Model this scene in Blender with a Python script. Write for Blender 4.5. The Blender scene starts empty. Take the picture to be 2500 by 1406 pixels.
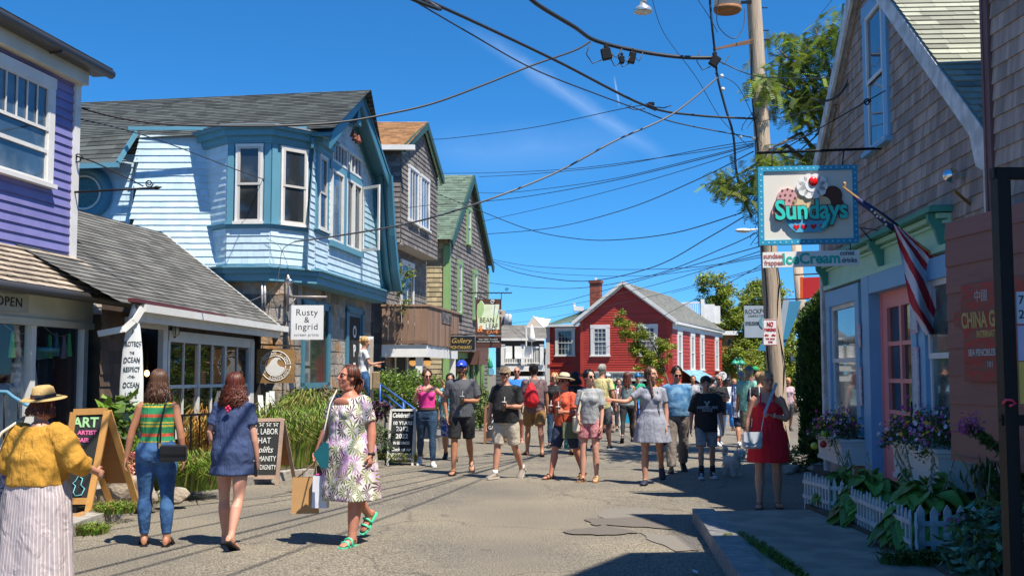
# main street scene
import bpy,bmesh,math,random
from mathutils import Vector,Matrix
R=math.radians
rnd=random.Random(7)
S=bpy.context.scene
COL=S.collection
F=2700.0;W0,H0=2500.0,1406.0;CAMZ=1.62;PITCH=math.atan(207.0/F)
cd=bpy.data.cameras.new('camera');cd.sensor_width=36;cd.lens=36*F/W0
cd.clip_end=3000;cd.clip_start=0.1
cam=bpy.data.objects.new('camera',cd);COL.objects.link(cam)
cam.location=(0,0,CAMZ);cam.rotation_euler=(R(90)+PITCH,0,0);S.camera=cam
S.render.resolution_x=1024;S.render.resolution_y=575
SH=Vector((-0.34,0.42,-1.0))
sun_dir=(-SH).normalized()
elev=math.asin(sun_dir.z);azim=math.atan2(sun_dir.x,sun_dir.y)
wd=bpy.data.worlds.new('World');S.world=wd;wd.use_nodes=True
nt=wd.node_tree;N=nt.nodes;L=nt.links;N.clear()
out=N.new('ShaderNodeOutputWorld');bg=N.new('ShaderNodeBackground')
sky=N.new('ShaderNodeTexSky');sky.sky_type='NISHITA';sky.sun_disc=False
sky.sun_elevation=elev;sky.sun_rotation=azim;sky.altitude=1500
sky.air_density=1.0;sky.dust_density=0.0;sky.ozone_density=4.0
hs=N.new('ShaderNodeHueSaturation');hs.inputs['Saturation'].default_value=1.10;hs.inputs['Value'].default_value=1.0
hs.inputs['Hue'].default_value=0.5
g_=N.new('ShaderNodeTexCoord');vm=N.new('ShaderNodeVectorMath');vm.operation='MULTIPLY_ADD';vm.inputs[1].default_value=(1,1,1.0);vm.inputs[2].default_value=(0,0,0.05)
L.new(g_.outputs['Generated'],vm.inputs[0]);L.new(vm.outputs[0],sky.inputs['Vector'])
tn=N.new('ShaderNodeMixRGB');tn.blend_type='MULTIPLY';tn.inputs[0].default_value=1.0;tn.inputs[2].default_value=(0.31,0.50,0.63,1)
L.new(sky.outputs[0],tn.inputs[1]);L.new(tn.outputs[0],hs.inputs['Color'])
tc=N.new('ShaderNodeTexCoord')
def dirv(px,py):
 u=(px-1250)/F;v=(703-py)/F;c,s=math.cos(PITCH),math.sin(PITCH)
 return Vector((u,c-v*s,s+v*c)).normalized()
def streak(a,b,width,strength,nscale):
 A,B=dirv(*a),dirv(*b);T=(B-A).normalized();M=(A+B)/2;Nn=M.cross(T).normalized()
 def dot(vec,off=None):
  d=N.new('ShaderNodeVectorMath');d.operation='DOT_PRODUCT';d.inputs[1].default_value=vec
  L.new(tc.outputs['Generated'],d.inputs[0]);return d.outputs['Value']
 nz=N.new('ShaderNodeTexNoise');nz.inputs['Scale'].default_value=nscale;nz.inputs['Detail'].default_value=5
 L.new(tc.outputs['Generated'],nz.inputs['Vector'])
 def m(op,a,b=None,clamp=False):
  n=N.new('ShaderNodeMath');n.operation=op;n.use_clamp=clamp
  for i,x in enumerate((a,b)):
   if x is None:continue
   if isinstance(x,(int,float)):n.inputs[i].default_value=x
   else:L.new(x,n.inputs[i])
  return n.outputs[0]
 dn=dot(Nn);dt=m('SUBTRACT',dot(T),M.dot(T));hl=(B-A).length/2
 wob=m('MULTIPLY',m('SUBTRACT',nz.outputs[0],0.5),width*1.2)
 dn=m('ABSOLUTE',m('ADD',dn,wob))
 taper=m('SUBTRACT',1.0,m('POWER',m('MINIMUM',m('ABSOLUTE',m('DIVIDE',dt,hl)),1.0),2.0),True)
 edge=m('SUBTRACT',1.0,m('DIVIDE',dn,width),True)
 mott=m('ADD',m('MULTIPLY',nz.outputs[0],0.9),0.15)
 return m('MULTIPLY',m('MULTIPLY',m('MULTIPLY',m('POWER',edge,1.3),taper),mott),strength)
col=hs.outputs[0]
for st in(streak((1130,60),(1640,400),0.010,0.17,34),streak((1000,385),(1560,345),0.03,0.08,12),streak((1499,185),(1512,262),0.0012,0.3,50)):
 mx=N.new('ShaderNodeMixRGB');L.new(st,mx.inputs[0]);L.new(col,mx.inputs[1]);mx.inputs[2].default_value=(5.5,6.2,7.0,1)
 col=mx.outputs[0]
L.new(col,bg.inputs['Color']);bg.inputs['Strength'].default_value=0.15
L.new(bg.outputs[0],out.inputs['Surface'])
sl=bpy.data.lights.new('sun','SUN');sl.energy=4.3;sl.angle=R(0.5);sl.color=(1.0,0.93,0.81)
so=bpy.data.objects.new('sun',sl);COL.objects.link(so);so.rotation_euler=SH.to_track_quat('-Z','Y').to_euler()
S.view_settings.view_transform='Standard';S.view_settings.look='None';S.view_settings.exposure=0.95;S.view_settings.gamma=1
S.cycles.max_bounces=5;S.cycles.diffuse_bounces=3;S.cycles.glossy_bounces=3;S.cycles.transmission_bounces=4
S.cycles.transparent_max_bounces=12;S.cycles.caustics_reflective=False;S.cycles.caustics_refractive=False
S.cycles.use_denoising=True
def P(px,py,Y):
 d=dirv(px,py);t=Y/d.y
 return Vector((d.x*t,Y,CAMZ+d.z*t))
def gz(y):
 if y<28:return 0.0
 if y>47:return-0.52
 t=(y-28)/19;return-0.52*t*t*(3-2*t)
def kx(px):return(px-1250)/F
class MB:
 def __init__(s):s.v=[];s.f=[];s.m=[];s.t=[];s.sm=[];s.T=None
 def add(s,pts,faces,mi=0,tone=None,smooth=False):
  b=len(s.v)
  if s.T is not None:pts=[s.T@Vector(p)for p in pts]
  s.v.extend(tuple(p)for p in pts)
  tn=rnd.random()if tone is None else tone
  for f in faces:
   s.f.append(tuple(b+i for i in f));s.m.append(mi);s.t.append(tn);s.sm.append(smooth)
 def quad(s,a,b,c,d,mi=0,tone=None):s.add([a,b,c,d],[(0,1,2,3)],mi,tone)
 def box(s,c,size,mi=0,rz=0.0,tone=None,M=None,bev=0.0):
  x,y,z=size[0]/2,size[1]/2,size[2]/2
  Mt=M if M is not None else Matrix.Rotation(rz,3,'Z')
  c=Vector(c)
  if bev>0 and min(x,y,z)>bev*1.2:
   pts=[];
   for sx in(-1,1):
    for sy in(-1,1):
     for sz in(-1,1):
      pts+=[c+Mt@Vector((sx*x,sy*(y-bev),sz*(z-bev))),c+Mt@Vector((sx*(x-bev),sy*y,sz*(z-bev))),c+Mt@Vector((sx*(x-bev),sy*(y-bev),sz*z))]
   bm=bmesh.new();vs=[bm.verts.new(p)for p in pts];bmesh.ops.convex_hull(bm,input=vs)
   bm.verts.index_update();s.add([v.co.copy()for v in bm.verts],[tuple(v.index for v in f.verts)for f in bm.faces],mi,tone);bm.free();return
  pts=[c+Mt@Vector((sx*x,sy*y,sz*z))for sx in(-1,1)for sy in(-1,1)for sz in(-1,1)]
  s.add(pts,[(0,1,3,2),(4,6,7,5),(0,4,5,1),(2,3,7,6),(0,2,6,4),(1,5,7,3)],mi,tone)
 def bar(s,a,b,w,h,mi=0,up=(0,0,1),tone=None):
  a,b=Vector(a),Vector(b);d=(b-a);ln=d.length
  if ln<1e-6:return
  d.normalize();up=Vector(up)
  if abs(d.dot(up))>0.98:up=Vector((1,0,0))
  sd=d.cross(up).normalized();u2=sd.cross(d)
  M=Matrix((sd,d,u2)).transposed()
  s.box((a+b)/2,(w,ln,h),mi,tone=tone,M=M)
 def prism(s,poly,mapf,d0,d1,mi=0,tone=None):
  n=len(poly);pts=[mapf(a,b,d0)for a,b in poly]+[mapf(a,b,d1)for a,b in poly]
  s.add(pts,[tuple(range(n)),tuple(range(2*n-1,n-1,-1))]+[(i,i+n,(i+1)%n+n,(i+1)%n)for i in range(n)],mi,tone)
 def tube(s,pts,r,n=8,mi=0,caps=True,smooth=True,tone=None,ry=None):
  pts=[Vector(p)for p in pts];k=len(pts)
  rr=r if isinstance(r,(list,tuple))else[r]*k
  rows=[];prev=None
  for i,p in enumerate(pts):
   d=(pts[min(i+1,k-1)]-pts[max(i-1,0)])
   if d.length<1e-9:d=Vector((0,0,1))
   d.normalize()
   if prev is None:
    a=Vector((0,0,1))if abs(d.z)<0.9 else Vector((1,0,0));u=d.cross(a).normalized()
   else:
    u=prev-d*prev.dot(d)
    u=u.normalized()if u.length>1e-6 else d.orthogonal().normalized()
   prev=u;w=d.cross(u)
   rows.append([p+(u*math.cos(2*math.pi*j/n)+w*math.sin(2*math.pi*j/n))*rr[i]for j in range(n)])
  s.rings(rows,mi,caps,smooth,tone)
 def rings(s,rows,mi=0,caps=True,smooth=True,tone=None):
  n=len(rows[0]);k=len(rows);pts=[p for r_ in rows for p in r_]
  fs=[(i*n+j,i*n+(j+1)%n,(i+1)*n+(j+1)%n,(i+1)*n+j)for i in range(k-1)for j in range(n)]
  if caps:fs+=[tuple(range(n-1,-1,-1)),tuple((k-1)*n+j for j in range(n))]
  s.add(pts,fs,mi,tone,smooth)
 def lathe(s,prof,c=(0,0,0),n=20,mi=0,smooth=True,M=None,caps=True):
  M=M or Matrix.Identity(3);c=Vector(c)
  rows=[[c+M@Vector((r_*math.cos(2*math.pi*j/n),r_*math.sin(2*math.pi*j/n),z))for j in range(n)]for r_,z in prof]
  s.rings(rows,mi,caps,smooth)
 def ell(s,c,rad,mi=0,M=None,n=12,k=8,smooth=True,tone=None):
  M=M or Matrix.Identity(3);c=Vector(c);rows=[]
  for i in range(k+1):
   a=math.pi*i/k;ca,sa=math.cos(a),max(math.sin(a),0.02)
   rows.append([c+M@Vector((rad[0]*sa*math.cos(2*math.pi*j/n),rad[1]*sa*math.sin(2*math.pi*j/n),-rad[2]*ca))for j in range(n)])
  s.rings(rows,mi,True,smooth,tone)
 def build(s,name,mats,parent=None,base=None,mods=()):
  me=bpy.data.meshes.new(name)
  off=Vector((0,0,0))
  if parent is not None:
   r_=parent
   while r_ is not None:off+=r_.location;r_=r_.parent
  elif base is not None:off=Vector(base)
  me.from_pydata([(v[0]-off.x,v[1]-off.y,v[2]-off.z)for v in s.v],[],s.f)
  if not isinstance(mats,(list,tuple)):mats=[mats]
  for m_ in mats:me.materials.append(m_)
  me.polygons.foreach_set('material_index',s.m);me.polygons.foreach_set('use_smooth',s.sm)
  at=me.attributes.new('tone','FLOAT','FACE');at.data.foreach_set('value',s.t)
  me.update()
  bm=bmesh.new();bm.from_mesh(me);bmesh.ops.recalc_face_normals(bm,faces=bm.faces)if len(s.f)<60000 and not getattr(s,'nonorm',False)else None
  bm.to_mesh(me);bm.free()
  o=bpy.data.objects.new(name,me);COL.objects.link(o)
  if parent is not None:o.parent=parent
  elif base is not None:o.location=off
  return o
def tag(o,label=None,cat=None,group=None,kind=None):
 if label:o['label']=label
 if cat:o['category']=cat
 if group:o['group']=group
 if kind:o['kind']=kind
 return o
def thing(name,loc,label,cat,group=None):
 o=bpy.data.objects.new(name,None);COL.objects.link(o);o.location=loc;o.empty_display_size=0.2
 return tag(o,label,cat,group)
def part(name,mats,parent,fn,base=None):
 m=MB();fn(m);return m.build(name,mats,parent,base)
def bx(name,mats,parent,c,size,rz=0.0,bev=0.0):
 m=MB();m.box(c,size,0,rz,bev=bev);return m.build(name,mats,parent)
def frame(o,u,out):
 o,u,n=Vector(o),Vector(u).normalized(),Vector(out)
 n=(n-u*n.dot(u)).normalized()
 return lambda s,z,d=0.0:o+u*s+Vector((0,0,z))+n*d
def bilin(p00,p10,p01,p11,outv=(0,0,1)):
 a,b,c,d=map(Vector,(p00,p10,p01,p11));n=(b-a).cross(c-a).normalized()
 if n.dot(Vector(outv))<0:n=-n
 Ls=(b-a).length;Lt=((c-a).length+(d-b).length)/2
 def f(s,t,dd=0.0):
  x,y=s/Ls,t/Lt
  return a*(1-x)*(1-y)+b*x*(1-y)+c*(1-x)*y+d*x*y+n*dd
 return f,Ls,Lt
def clip(poly,axis,val,keep_gt):
 o_=[]
 for i in range(len(poly)):
  a,b=poly[i],poly[(i+1)%len(poly)]
  ia=(a[axis]>=val)==keep_gt or a[axis]==val;ib=(b[axis]>=val)==keep_gt or b[axis]==val
  if ia:o_.append(a)
  if ia!=ib:
   t=(val-a[axis])/(b[axis]-a[axis]);o_.append((a[0]+(b[0]-a[0])*t,a[1]+(b[1]-a[1])*t))
 return o_
def courses(mb,f,poly,ch,cw=None,t=0.018,mi=0,holes=(),jit=0.0,back=True,wob=0.0,mib=None,gap=.0015):
 z0=min(p[1]for p in poly);z1=max(p[1]for p in poly)
 if back and len(poly)==4:
  q=[f(a,b,0.0)for a,b in poly];nn=(q[1]-q[0]).cross(q[3]-q[0])
  if nn.length>0 and abs((q[2]-q[0]).dot(nn.normalized()))>.004:back=False
 if back:
  n=len(poly);mb.add([f(a,b,0.0)for a,b in poly],[tuple(range(n))],mi if mib is None else mib,0.3)
 i=0;z=z0
 while z<z1-1e-4:
  zt=min(z+ch,z1)
  band=clip(clip(poly,1,z,True),1,zt,False)if len(poly)>2 else[]
  if len(band)>=3:
   s0=min(p[0]for p in band);s1=max(p[0]for p in band)
   cuts=[s0]
   if cw:
    x=s0-rnd.random()*cw
    while x<s1:
     x+=cw*rnd.uniform(0.6,1.4)
     if s0<x<s1:cuts.append(x)
   else:
    x=s0
    while x+4.5<s1:x+=rnd.uniform(2.5,4.2);cuts.append(x)
   for h in holes:
    if h[3]>z and h[1]<zt:
     for e in(h[0],h[2]):
      if s0<e<s1:cuts.append(e)
   cuts=sorted(set(cuts))+[s1]
   for k in range(len(cuts)-1):
    a,b=cuts[k],cuts[k+1]
    if b-a<0.004:continue
    mid=(a+b)/2;zm=(z+zt)/2
    if any(h[0]<mid<h[2]and h[1]<zm<h[3]for h in holes):continue
    cell=clip(clip(band,0,a,True),0,b,False)
    if len(cell)<3:continue
    dj=rnd.uniform(-jit,jit);tt=t+abs(dj)*0.3;dz=dj*0.5 if cw else 0
    gap_=gap if cw else 0.0
    pts=[];bot=[]
    for(s_,z_)in cell:
     s2=min(max(s_,a+gap_),b-gap_)
     fr=(z_-z)/(zt-z);d=0.003+tt*(1-fr)
     zz=z_+(dz if fr<0.01 else 0)
     pts.append(f(s2,zz,d))
     if fr<0.01:bot.append((s2,zz,d))
    tn=rnd.random();mb.add(pts,[tuple(range(len(pts)))],mi,tn)
    if len(bot)>=2:
     bot.sort();A,B=bot[0],bot[-1]
     mb.add([f(*A),f(*B),f(B[0],B[1],0.0),f(A[0],A[1],0.0)],[(0,1,2,3)],mi,tn)
  z+=ch;i+=1
def copy_thing(o,loc,rz=None,label=None):
 c=o.copy();COL.objects.link(c);c.location=loc
 if rz is not None:c.rotation_euler=(0,0,rz)
 if label:c['label']=label
 def rec(src,dst):
  for ch in list(src.children):
   d=ch.copy();COL.objects.link(d);d.parent=dst;rec(ch,d)
 rec(o,c);return c
MATS={}
def mat(name,base,rough=0.6,var=0.12,scale=4.0,tone=0.0,bump=0.0,bscale=60.0,metal=0.0,stretch=(1,1,1),spec=0.5,c2=None,c2amt=0.5,c2scale=2.0,c2th=.42,sss=0.0,emit=0,hue=0.0,coat=0.0,trans=0.0,fold=0.0):
 if name in MATS:return MATS[name]
 m=bpy.data.materials.new(name);m.use_nodes=True;nt=m.node_tree;n=nt.nodes;l=nt.links
 b=n['Principled BSDF'];b.inputs['Roughness'].default_value=rough;b.inputs['Metallic'].default_value=metal
 b.inputs['Specular IOR Level'].default_value=spec
 tc_=n.new('ShaderNodeTexCoord');mp=n.new('ShaderNodeMapping');mp.inputs['Scale'].default_value=stretch
 l.new(tc_.outputs['Object'],mp.inputs['Vector'])
 def noise(sc,det=5):
  z=n.new('ShaderNodeTexNoise');z.inputs['Scale'].default_value=sc;z.inputs['Detail'].default_value=det
  l.new(mp.outputs[0],z.inputs['Vector']);return z.outputs[0]
 def M_(op,a,bb,cl=False):
  q=n.new('ShaderNodeMath');q.operation=op;q.use_clamp=cl
  for i,x in enumerate((a,bb)):
   if isinstance(x,(int,float)):q.inputs[i].default_value=x
   else:l.new(x,q.inputs[i])
  return q.outputs[0]
 hsv=n.new('ShaderNodeHueSaturation')
 if c2 is not None:
  mx=n.new('ShaderNodeMixRGB');mx.inputs[1].default_value=(*base,1);mx.inputs[2].default_value=(*c2,1)
  fac=M_('MULTIPLY',M_('MULTIPLY',M_('SUBTRACT',noise(c2scale,8),c2th),6.0,True),c2amt);l.new(fac,mx.inputs[0])
  l.new(mx.outputs[0],hsv.inputs['Color'])
 else:hsv.inputs['Color'].default_value=(*base,1)
 val=M_('ADD',M_('MULTIPLY',M_('SUBTRACT',noise(scale),0.5),var*2.6),1.0)
 if tone or hue:
  at=n.new('ShaderNodeAttribute');at.attribute_name='tone'
  if tone:val=M_('MULTIPLY',val,M_('ADD',M_('MULTIPLY',M_('SUBTRACT',at.outputs['Fac'],0.5),tone*2),1.0))
  if hue:l.new(M_('ADD',M_('MULTIPLY',M_('SUBTRACT',at.outputs['Fac'],0.5),hue),0.5),hsv.inputs['Hue'])
 l.new(val,hsv.inputs['Value']);l.new(hsv.outputs[0],b.inputs['Base Color'])
 if bump:
  bp=n.new('ShaderNodeBump');bp.inputs['Strength'].default_value=min(1,bump);bp.inputs['Distance'].default_value=0.01 if bump<=1 else 0.01*bump
  l.new(noise(bscale,4),bp.inputs['Height']);l.new(bp.outputs[0],b.inputs['Normal'])
 if fold:
  mf=n.new('ShaderNodeMapping');mf.inputs['Scale'].default_value=(1,1,.38);l.new(tc_.outputs['Object'],mf.inputs['Vector']);zf=n.new('ShaderNodeTexNoise');zf.inputs['Scale'].default_value=11;zf.inputs['Detail'].default_value=3;zf.inputs['Distortion'].default_value=1.2;l.new(mf.outputs[0],zf.inputs['Vector'])
  bf_=n.new('ShaderNodeBump');bf_.inputs['Strength'].default_value=min(1,fold);bf_.inputs['Distance'].default_value=.05;l.new(zf.outputs[0],bf_.inputs['Height'])
  if bump:l.new(bp.outputs[0],bf_.inputs['Normal'])
  l.new(bf_.outputs[0],b.inputs['Normal'])
 if sss:b.inputs['Subsurface Weight'].default_value=sss;b.inputs['Subsurface Radius'].default_value=(0.02,0.008,0.004)
 if coat:b.inputs['Coat Weight'].default_value=coat
 if emit:b.inputs['Emission Color'].default_value=(*base,1);b.inputs['Emission Strength'].default_value=emit
 if trans:
  tr=n.new('ShaderNodeBsdfTranslucent');ad=n.new('ShaderNodeMixShader');ad.inputs[0].default_value=trans
  l.new(hsv.outputs[0],tr.inputs['Color']);l.new(b.outputs[0],ad.inputs[1]);l.new(tr.outputs[0],ad.inputs[2])
  l.new(ad.outputs[0],n['Material Output'].inputs['Surface'])
 MATS[name]=m;return m
def glassm(name,tint=(0.9,0.95,0.95),refl=0.25):
 if name in MATS:return MATS[name]
 m=bpy.data.materials.new(name);m.use_nodes=True;n=m.node_tree.nodes;l=m.node_tree.links;n.remove(n['Principled BSDF'])
 t=n.new('ShaderNodeBsdfTransparent');t.inputs[0].default_value=(*tint,1);g=n.new('ShaderNodeBsdfGlossy');g.inputs['Roughness'].default_value=0.02
 ge=n.new('ShaderNodeNewGeometry');dt=n.new('ShaderNodeVectorMath');dt.operation='DOT_PRODUCT';l.new(ge.outputs['Normal'],dt.inputs[0]);l.new(ge.outputs['Incoming'],dt.inputs[1])
 def q_(op,a,b=0.0):
  k=n.new('ShaderNodeMath');k.operation=op
  for i,x in enumerate((a,b)):
   if isinstance(x,(int,float)):k.inputs[i].default_value=x
   else:l.new(x,k.inputs[i])
  return k.outputs[0]
 ad=n.new('ShaderNodeMath');ad.operation='ADD';ad.inputs[1].default_value=refl*.5;ad.use_clamp=True
 l.new(q_('MULTIPLY',q_('POWER',q_('SUBTRACT',1.0,q_('ABSOLUTE',dt.outputs['Value'])),4.0),.6),ad.inputs[0]);mx=n.new('ShaderNodeMixShader');l.new(ad.outputs[0],mx.inputs[0]);l.new(t.outputs[0],mx.inputs[1]);l.new(g.outputs[0],mx.inputs[2])
 l.new(mx.outputs[0],n['Material Output'].inputs['Surface']);MATS[name]=m;return m
FONTS={}
def text(parent,body,o,right,up,size,m,align='CENTER',ext=0.002,shear=0.0,bold=0.0,xs=1.0,space=1.0,name='lettering',line=1.0,rot=0.0,link=True):
 c=bpy.data.curves.new(name,'FONT');c.body=body;c.size=size;c.align_x=align;c.align_y='CENTER'
 c.extrude=ext;c.shear=shear;c.offset=bold;c.space_character=space;c.space_line=line;c.resolution_u=3
 c.materials.append(m)
 tmp=bpy.data.objects.new(name,c);me=bpy.data.meshes.new_from_object(tmp)
 bpy.data.objects.remove(tmp);me.name=name
 if not me.materials:me.materials.append(m)
 right=Vector(right).normalized();up=Vector(up);up=(up-right*up.dot(right)).normalized()
 if rot:
  q=Matrix.Rotation(rot,3,right.cross(up));right=q@right;up=q@up
 nn=right.cross(up);off=Vector(o)
 if parent is not None:
  r_=parent
  while r_ is not None:off=off-r_.location;r_=r_.parent
 M=Matrix((right*xs,up,nn)).transposed().to_4x4();M.translation=off
 me.transform(M)
 if not link:return me
 ob=bpy.data.objects.new(name,me);COL.objects.link(ob)
 if parent is not None:ob.parent=parent
 return ob
def ring_text(parent,s,c,right,up,rad,a0,step,size,m,inward=False,ext=0.002,bold=0.0):
 """letters set round a circle, one object"""
 right=Vector(right).normalized();up=Vector(up).normalized();bm=bmesh.new()
 for i,ch in enumerate(s):
  if ch==' ':continue
  a=a0+i*step
  pos=Vector(c)+right*math.cos(a)*rad+up*math.sin(a)*rad
  me=text(parent,ch,pos,right,up,size,m,ext=ext,bold=bold,rot=(a-math.pi/2)if not inward else(a+math.pi/2),link=False)
  bm.from_mesh(me);bpy.data.meshes.remove(me)
 me=bpy.data.meshes.new('lettering');bm.to_mesh(me);bm.free();me.materials.append(m)
 ob=bpy.data.objects.new('lettering',me);COL.objects.link(ob);ob.parent=parent;return ob
WHITE=mat('white_paint',(0.74,0.73,0.70),0.5,0.06,3,bump=0.15,bscale=30,c2=(0.45,0.42,0.36),c2amt=0.25,c2scale=3)
CREAM=mat('cream_paint',(0.62,0.60,0.50),0.5,0.08,3,c2=(0.4,0.37,0.28),c2amt=0.3)
BLACKM=mat('black_metal',(0.008,0.008,0.009),0.5,0.2,8,bump=0.15,spec=.25)
DARK=mat('dark_interior',(0.012,0.011,0.011),0.8,0.2)
GLASS=mat('window_glass_dark',(0.022,0.026,0.030),0.05,0.4,1.5,spec=0.9,c2=(.10,.105,.10),c2amt=.7,c2scale=1.8,c2th=.5)  # paler patches in the colour stand for reflections
GLASSB=mat('window_glass_sky',(0.05,0.09,0.14),0.04,0.5,1.2,spec=1.0,c2=(.20,.24,.26),c2amt=.7,c2scale=1.6,c2th=.5)  # sky reflection painted into the pane as paler patches
PANEG=glassm('shop_glass',refl=0.10)
TEAL=mat('teal_trim_paint',(0.105,0.275,0.36),0.5,0.08,3,bump=0.1)
TEALD=mat('deep_teal_paint',(0.055,0.185,0.25),0.45,0.1,3)
STONEK=mat('kerb_granite',(0.30,0.28,0.25),0.85,0.25,9,tone=0.2,bump=1.5,bscale=14,c2=(0.2,0.17,0.13),c2amt=0.5,c2scale=5)
WOODG=mat('weathered_wood',(0.20,0.155,0.12),0.8,0.25,3,tone=0.25,bump=0.4,bscale=20,stretch=(6,6,0.7))
BARK=mat('tree_bark',(0.14,0.105,0.08),0.9,0.3,8,bump=1.5,bscale=20,stretch=(3,3,0.6))
def asphalt():
 m=bpy.data.materials.new('road_asphalt');m.use_nodes=True;n=m.node_tree.nodes;l=m.node_tree.links;b=n['Principled BSDF']
 g=n.new('ShaderNodeNewGeometry')
 def nz(sc,d=3,t='ShaderNodeTexNoise'):
  z=n.new(t);z.inputs['Scale'].default_value=sc
  if t=='ShaderNodeTexNoise':z.inputs['Detail'].default_value=d
  l.new(g.outputs['Position'],z.inputs['Vector']);return z
 sp=nz(70,2);cr=n.new('ShaderNodeValToRGB');e=cr.color_ramp.elements
 e[0].position=0.34;e[0].color=(0.075,0.066,0.05,1);e[1].position=0.68;e[1].color=(0.37,0.325,0.25,1)
 e2=e.new(0.5);e2.color=(0.175,0.153,0.118,1);l.new(sp.outputs[0],cr.inputs[0])
 big=nz(0.55,6);r2=n.new('ShaderNodeValToRGB');r2.color_ramp.elements[0].position=0.3;r2.color_ramp.elements[0].color=(0.72,0.73,0.76,1)
 r2.color_ramp.elements[1].position=0.7;r2.color_ramp.elements[1].color=(1.15,1.12,1.05,1);l.new(big.outputs[0],r2.inputs[0])
 mx=n.new('ShaderNodeMixRGB');mx.blend_type='MULTIPLY';mx.inputs[0].default_value=1;l.new(cr.outputs[0],mx.inputs[1]);l.new(r2.outputs[0],mx.inputs[2])
 dn=nz(1.3,6);av=n.new('ShaderNodeVectorMath');av.operation='ADD';sc=n.new('ShaderNodeVectorMath');sc.operation='SCALE';sc.inputs['Scale'].default_value=0.8
 l.new(dn.outputs['Color'],sc.inputs[0]);l.new(g.outputs['Position'],av.inputs[0]);l.new(sc.outputs[0],av.inputs[1])
 v=n.new('ShaderNodeTexVoronoi');v.feature='DISTANCE_TO_EDGE';v.inputs['Scale'].default_value=0.33;l.new(av.outputs[0],v.inputs['Vector'])
 c3=n.new('ShaderNodeValToRGB');c3.color_ramp.elements[0].position=0.0;c3.color_ramp.elements[0].color=(0.36,0.36,0.36,1);c3.color_ramp.elements[1].position=0.006;c3.color_ramp.elements[1].color=(1,1,1,1)
 l.new(v.outputs['Distance'],c3.inputs[0]);m2=n.new('ShaderNodeMixRGB');m2.blend_type='MULTIPLY';m2.inputs[0].default_value=0.75
 l.new(mx.outputs[0],m2.inputs[1]);l.new(c3.outputs[0],m2.inputs[2])
 o_=nz(2.3,3);c4=n.new('ShaderNodeValToRGB');c4.color_ramp.elements[0].position=0.27;c4.color_ramp.elements[0].color=(0.55,0.54,0.54,1);c4.color_ramp.elements[1].position=0.33;c4.color_ramp.elements[1].color=(1,1,1,1)
 l.new(o_.outputs[0],c4.inputs[0]);m3=n.new('ShaderNodeMixRGB');m3.blend_type='MULTIPLY';m3.inputs[0].default_value=0.7;l.new(m2.outputs[0],m3.inputs[1]);l.new(c4.outputs[0],m3.inputs[2])
 l.new(m3.outputs[0],b.inputs['Base Color']);b.inputs['Roughness'].default_value=0.85
 bp=n.new('ShaderNodeBump');bp.inputs['Strength'].default_value=0.7;bp.inputs['Distance'].default_value=0.01;l.new(sp.outputs[0],bp.inputs['Height']);l.new(bp.outputs[0],b.inputs['Normal'])
 return m
ASPH=asphalt()
def sheet(xs,ys,zf):
 m=MB();pts=[(x,y,zf(x,y))for y in ys for x in xs];nx=len(xs)
 m.add(pts,[(j*nx+i,j*nx+i+1,(j+1)*nx+i+1,(j+1)*nx+i)for j in range(len(ys)-1)for i in range(nx-1)]);return m
SOIL=mat('bare_soil',(0.10,0.08,0.055),0.95,0.3,6,bump=1,bscale=30)
ys=[-40,0]+[28+i for i in range(21)]+[60,120,300,1500]
m=sheet([-900,-60,-8,0,8,60,900],ys,lambda x,y:gz(y)-0.03);tag(m.build('ground',mat('far_ground',(0.14,0.12,0.09),0.95,0.3,0.3)),kind='structure')
LB=[(-4.3,-6),(-4.42,8),(-4.42,12.3),(-4.3,15),(-3.75,16.3),(-3.1,17.6),(-2.25,19.4),(-1.95,22),(-1.7,28),(-1.5,34),(-1.2,42),(-1.3,47),(-4,62),(-4,90)]
RB=[(8.5,-6),(8.5,8),(8.5,19),(6.6,20),(7.0,28),(8.5,36),(10,44),(12.5,52),(15,62),(22,90)]
def interp(tab,y):
 for a,b in zip(tab,tab[1:]):
  if a[1]<=y<=b[1]:t=(y-a[1])/(b[1]-a[1]);return a[0]+(b[0]-a[0])*t
 return tab[-1][0]
m=MB();yy=[-6+i*0.7 for i in range(138)];pts=[]
for y in yy:
 a,b=interp(LB,y),interp(RB,y)
 for i in range(9):x=a+(b-a)*i/8;pts.append((x,y,gz(y)+0.03*math.sin(0.9*x)*math.sin(0.5*y)*0.3))
m.add(pts,[(j*9+i,j*9+i+1,(j+1)*9+i+1,(j+1)*9+i)for j in range(len(yy)-1)for i in range(8)],smooth=True)
tag(m.build('road',ASPH),kind='structure')
def G(px,py,z=0.0):
 d=dirv(px,py);t=(z-CAMZ)/d.z;return Vector((d.x*t,d.y*t,z))
PATCH=mat('road_patch_asphalt',(0.130,0.112,0.094),0.9,0.25,40,bump=0.6,bscale=90)
PATCHL=mat('road_patch_pale',(0.185,0.165,0.138),0.9,0.2,40,bump=0.6,bscale=90)
def patchz(name,pix,mt,z):
 base=[G(*p)for p in pix];pts=[]
 for i in range(len(base)):
  a,b=base[i],base[(i+1)%len(base)]
  for k in range(5):
   q=a.lerp(b,k/5);pts.append((q.x+rnd.uniform(-.02,.02),q.y+rnd.uniform(-.03,.03),z+0.03*math.sin(0.9*q.x)*math.sin(0.5*q.y)*0.3))
 m=MB();m.add(pts,[tuple(range(len(pts)))]);return tag(m.build(name,mt),kind='structure')
patchz('road',[(1466,1243),(1562,1240),(1640,1262),(1640,1290),(1500,1272),(1462,1262)],PATCHL,0.006)
patchz('road',[(1425,1268),(1545,1264),(1600,1266),(1640,1292),(1480,1282),(1452,1284)],PATCH,0.012)
patchz('road',[(1372,1297),(1445,1290),(1475,1282),(1560,1300),(1500,1307),(1400,1306)],PATCH,0.014)
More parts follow.
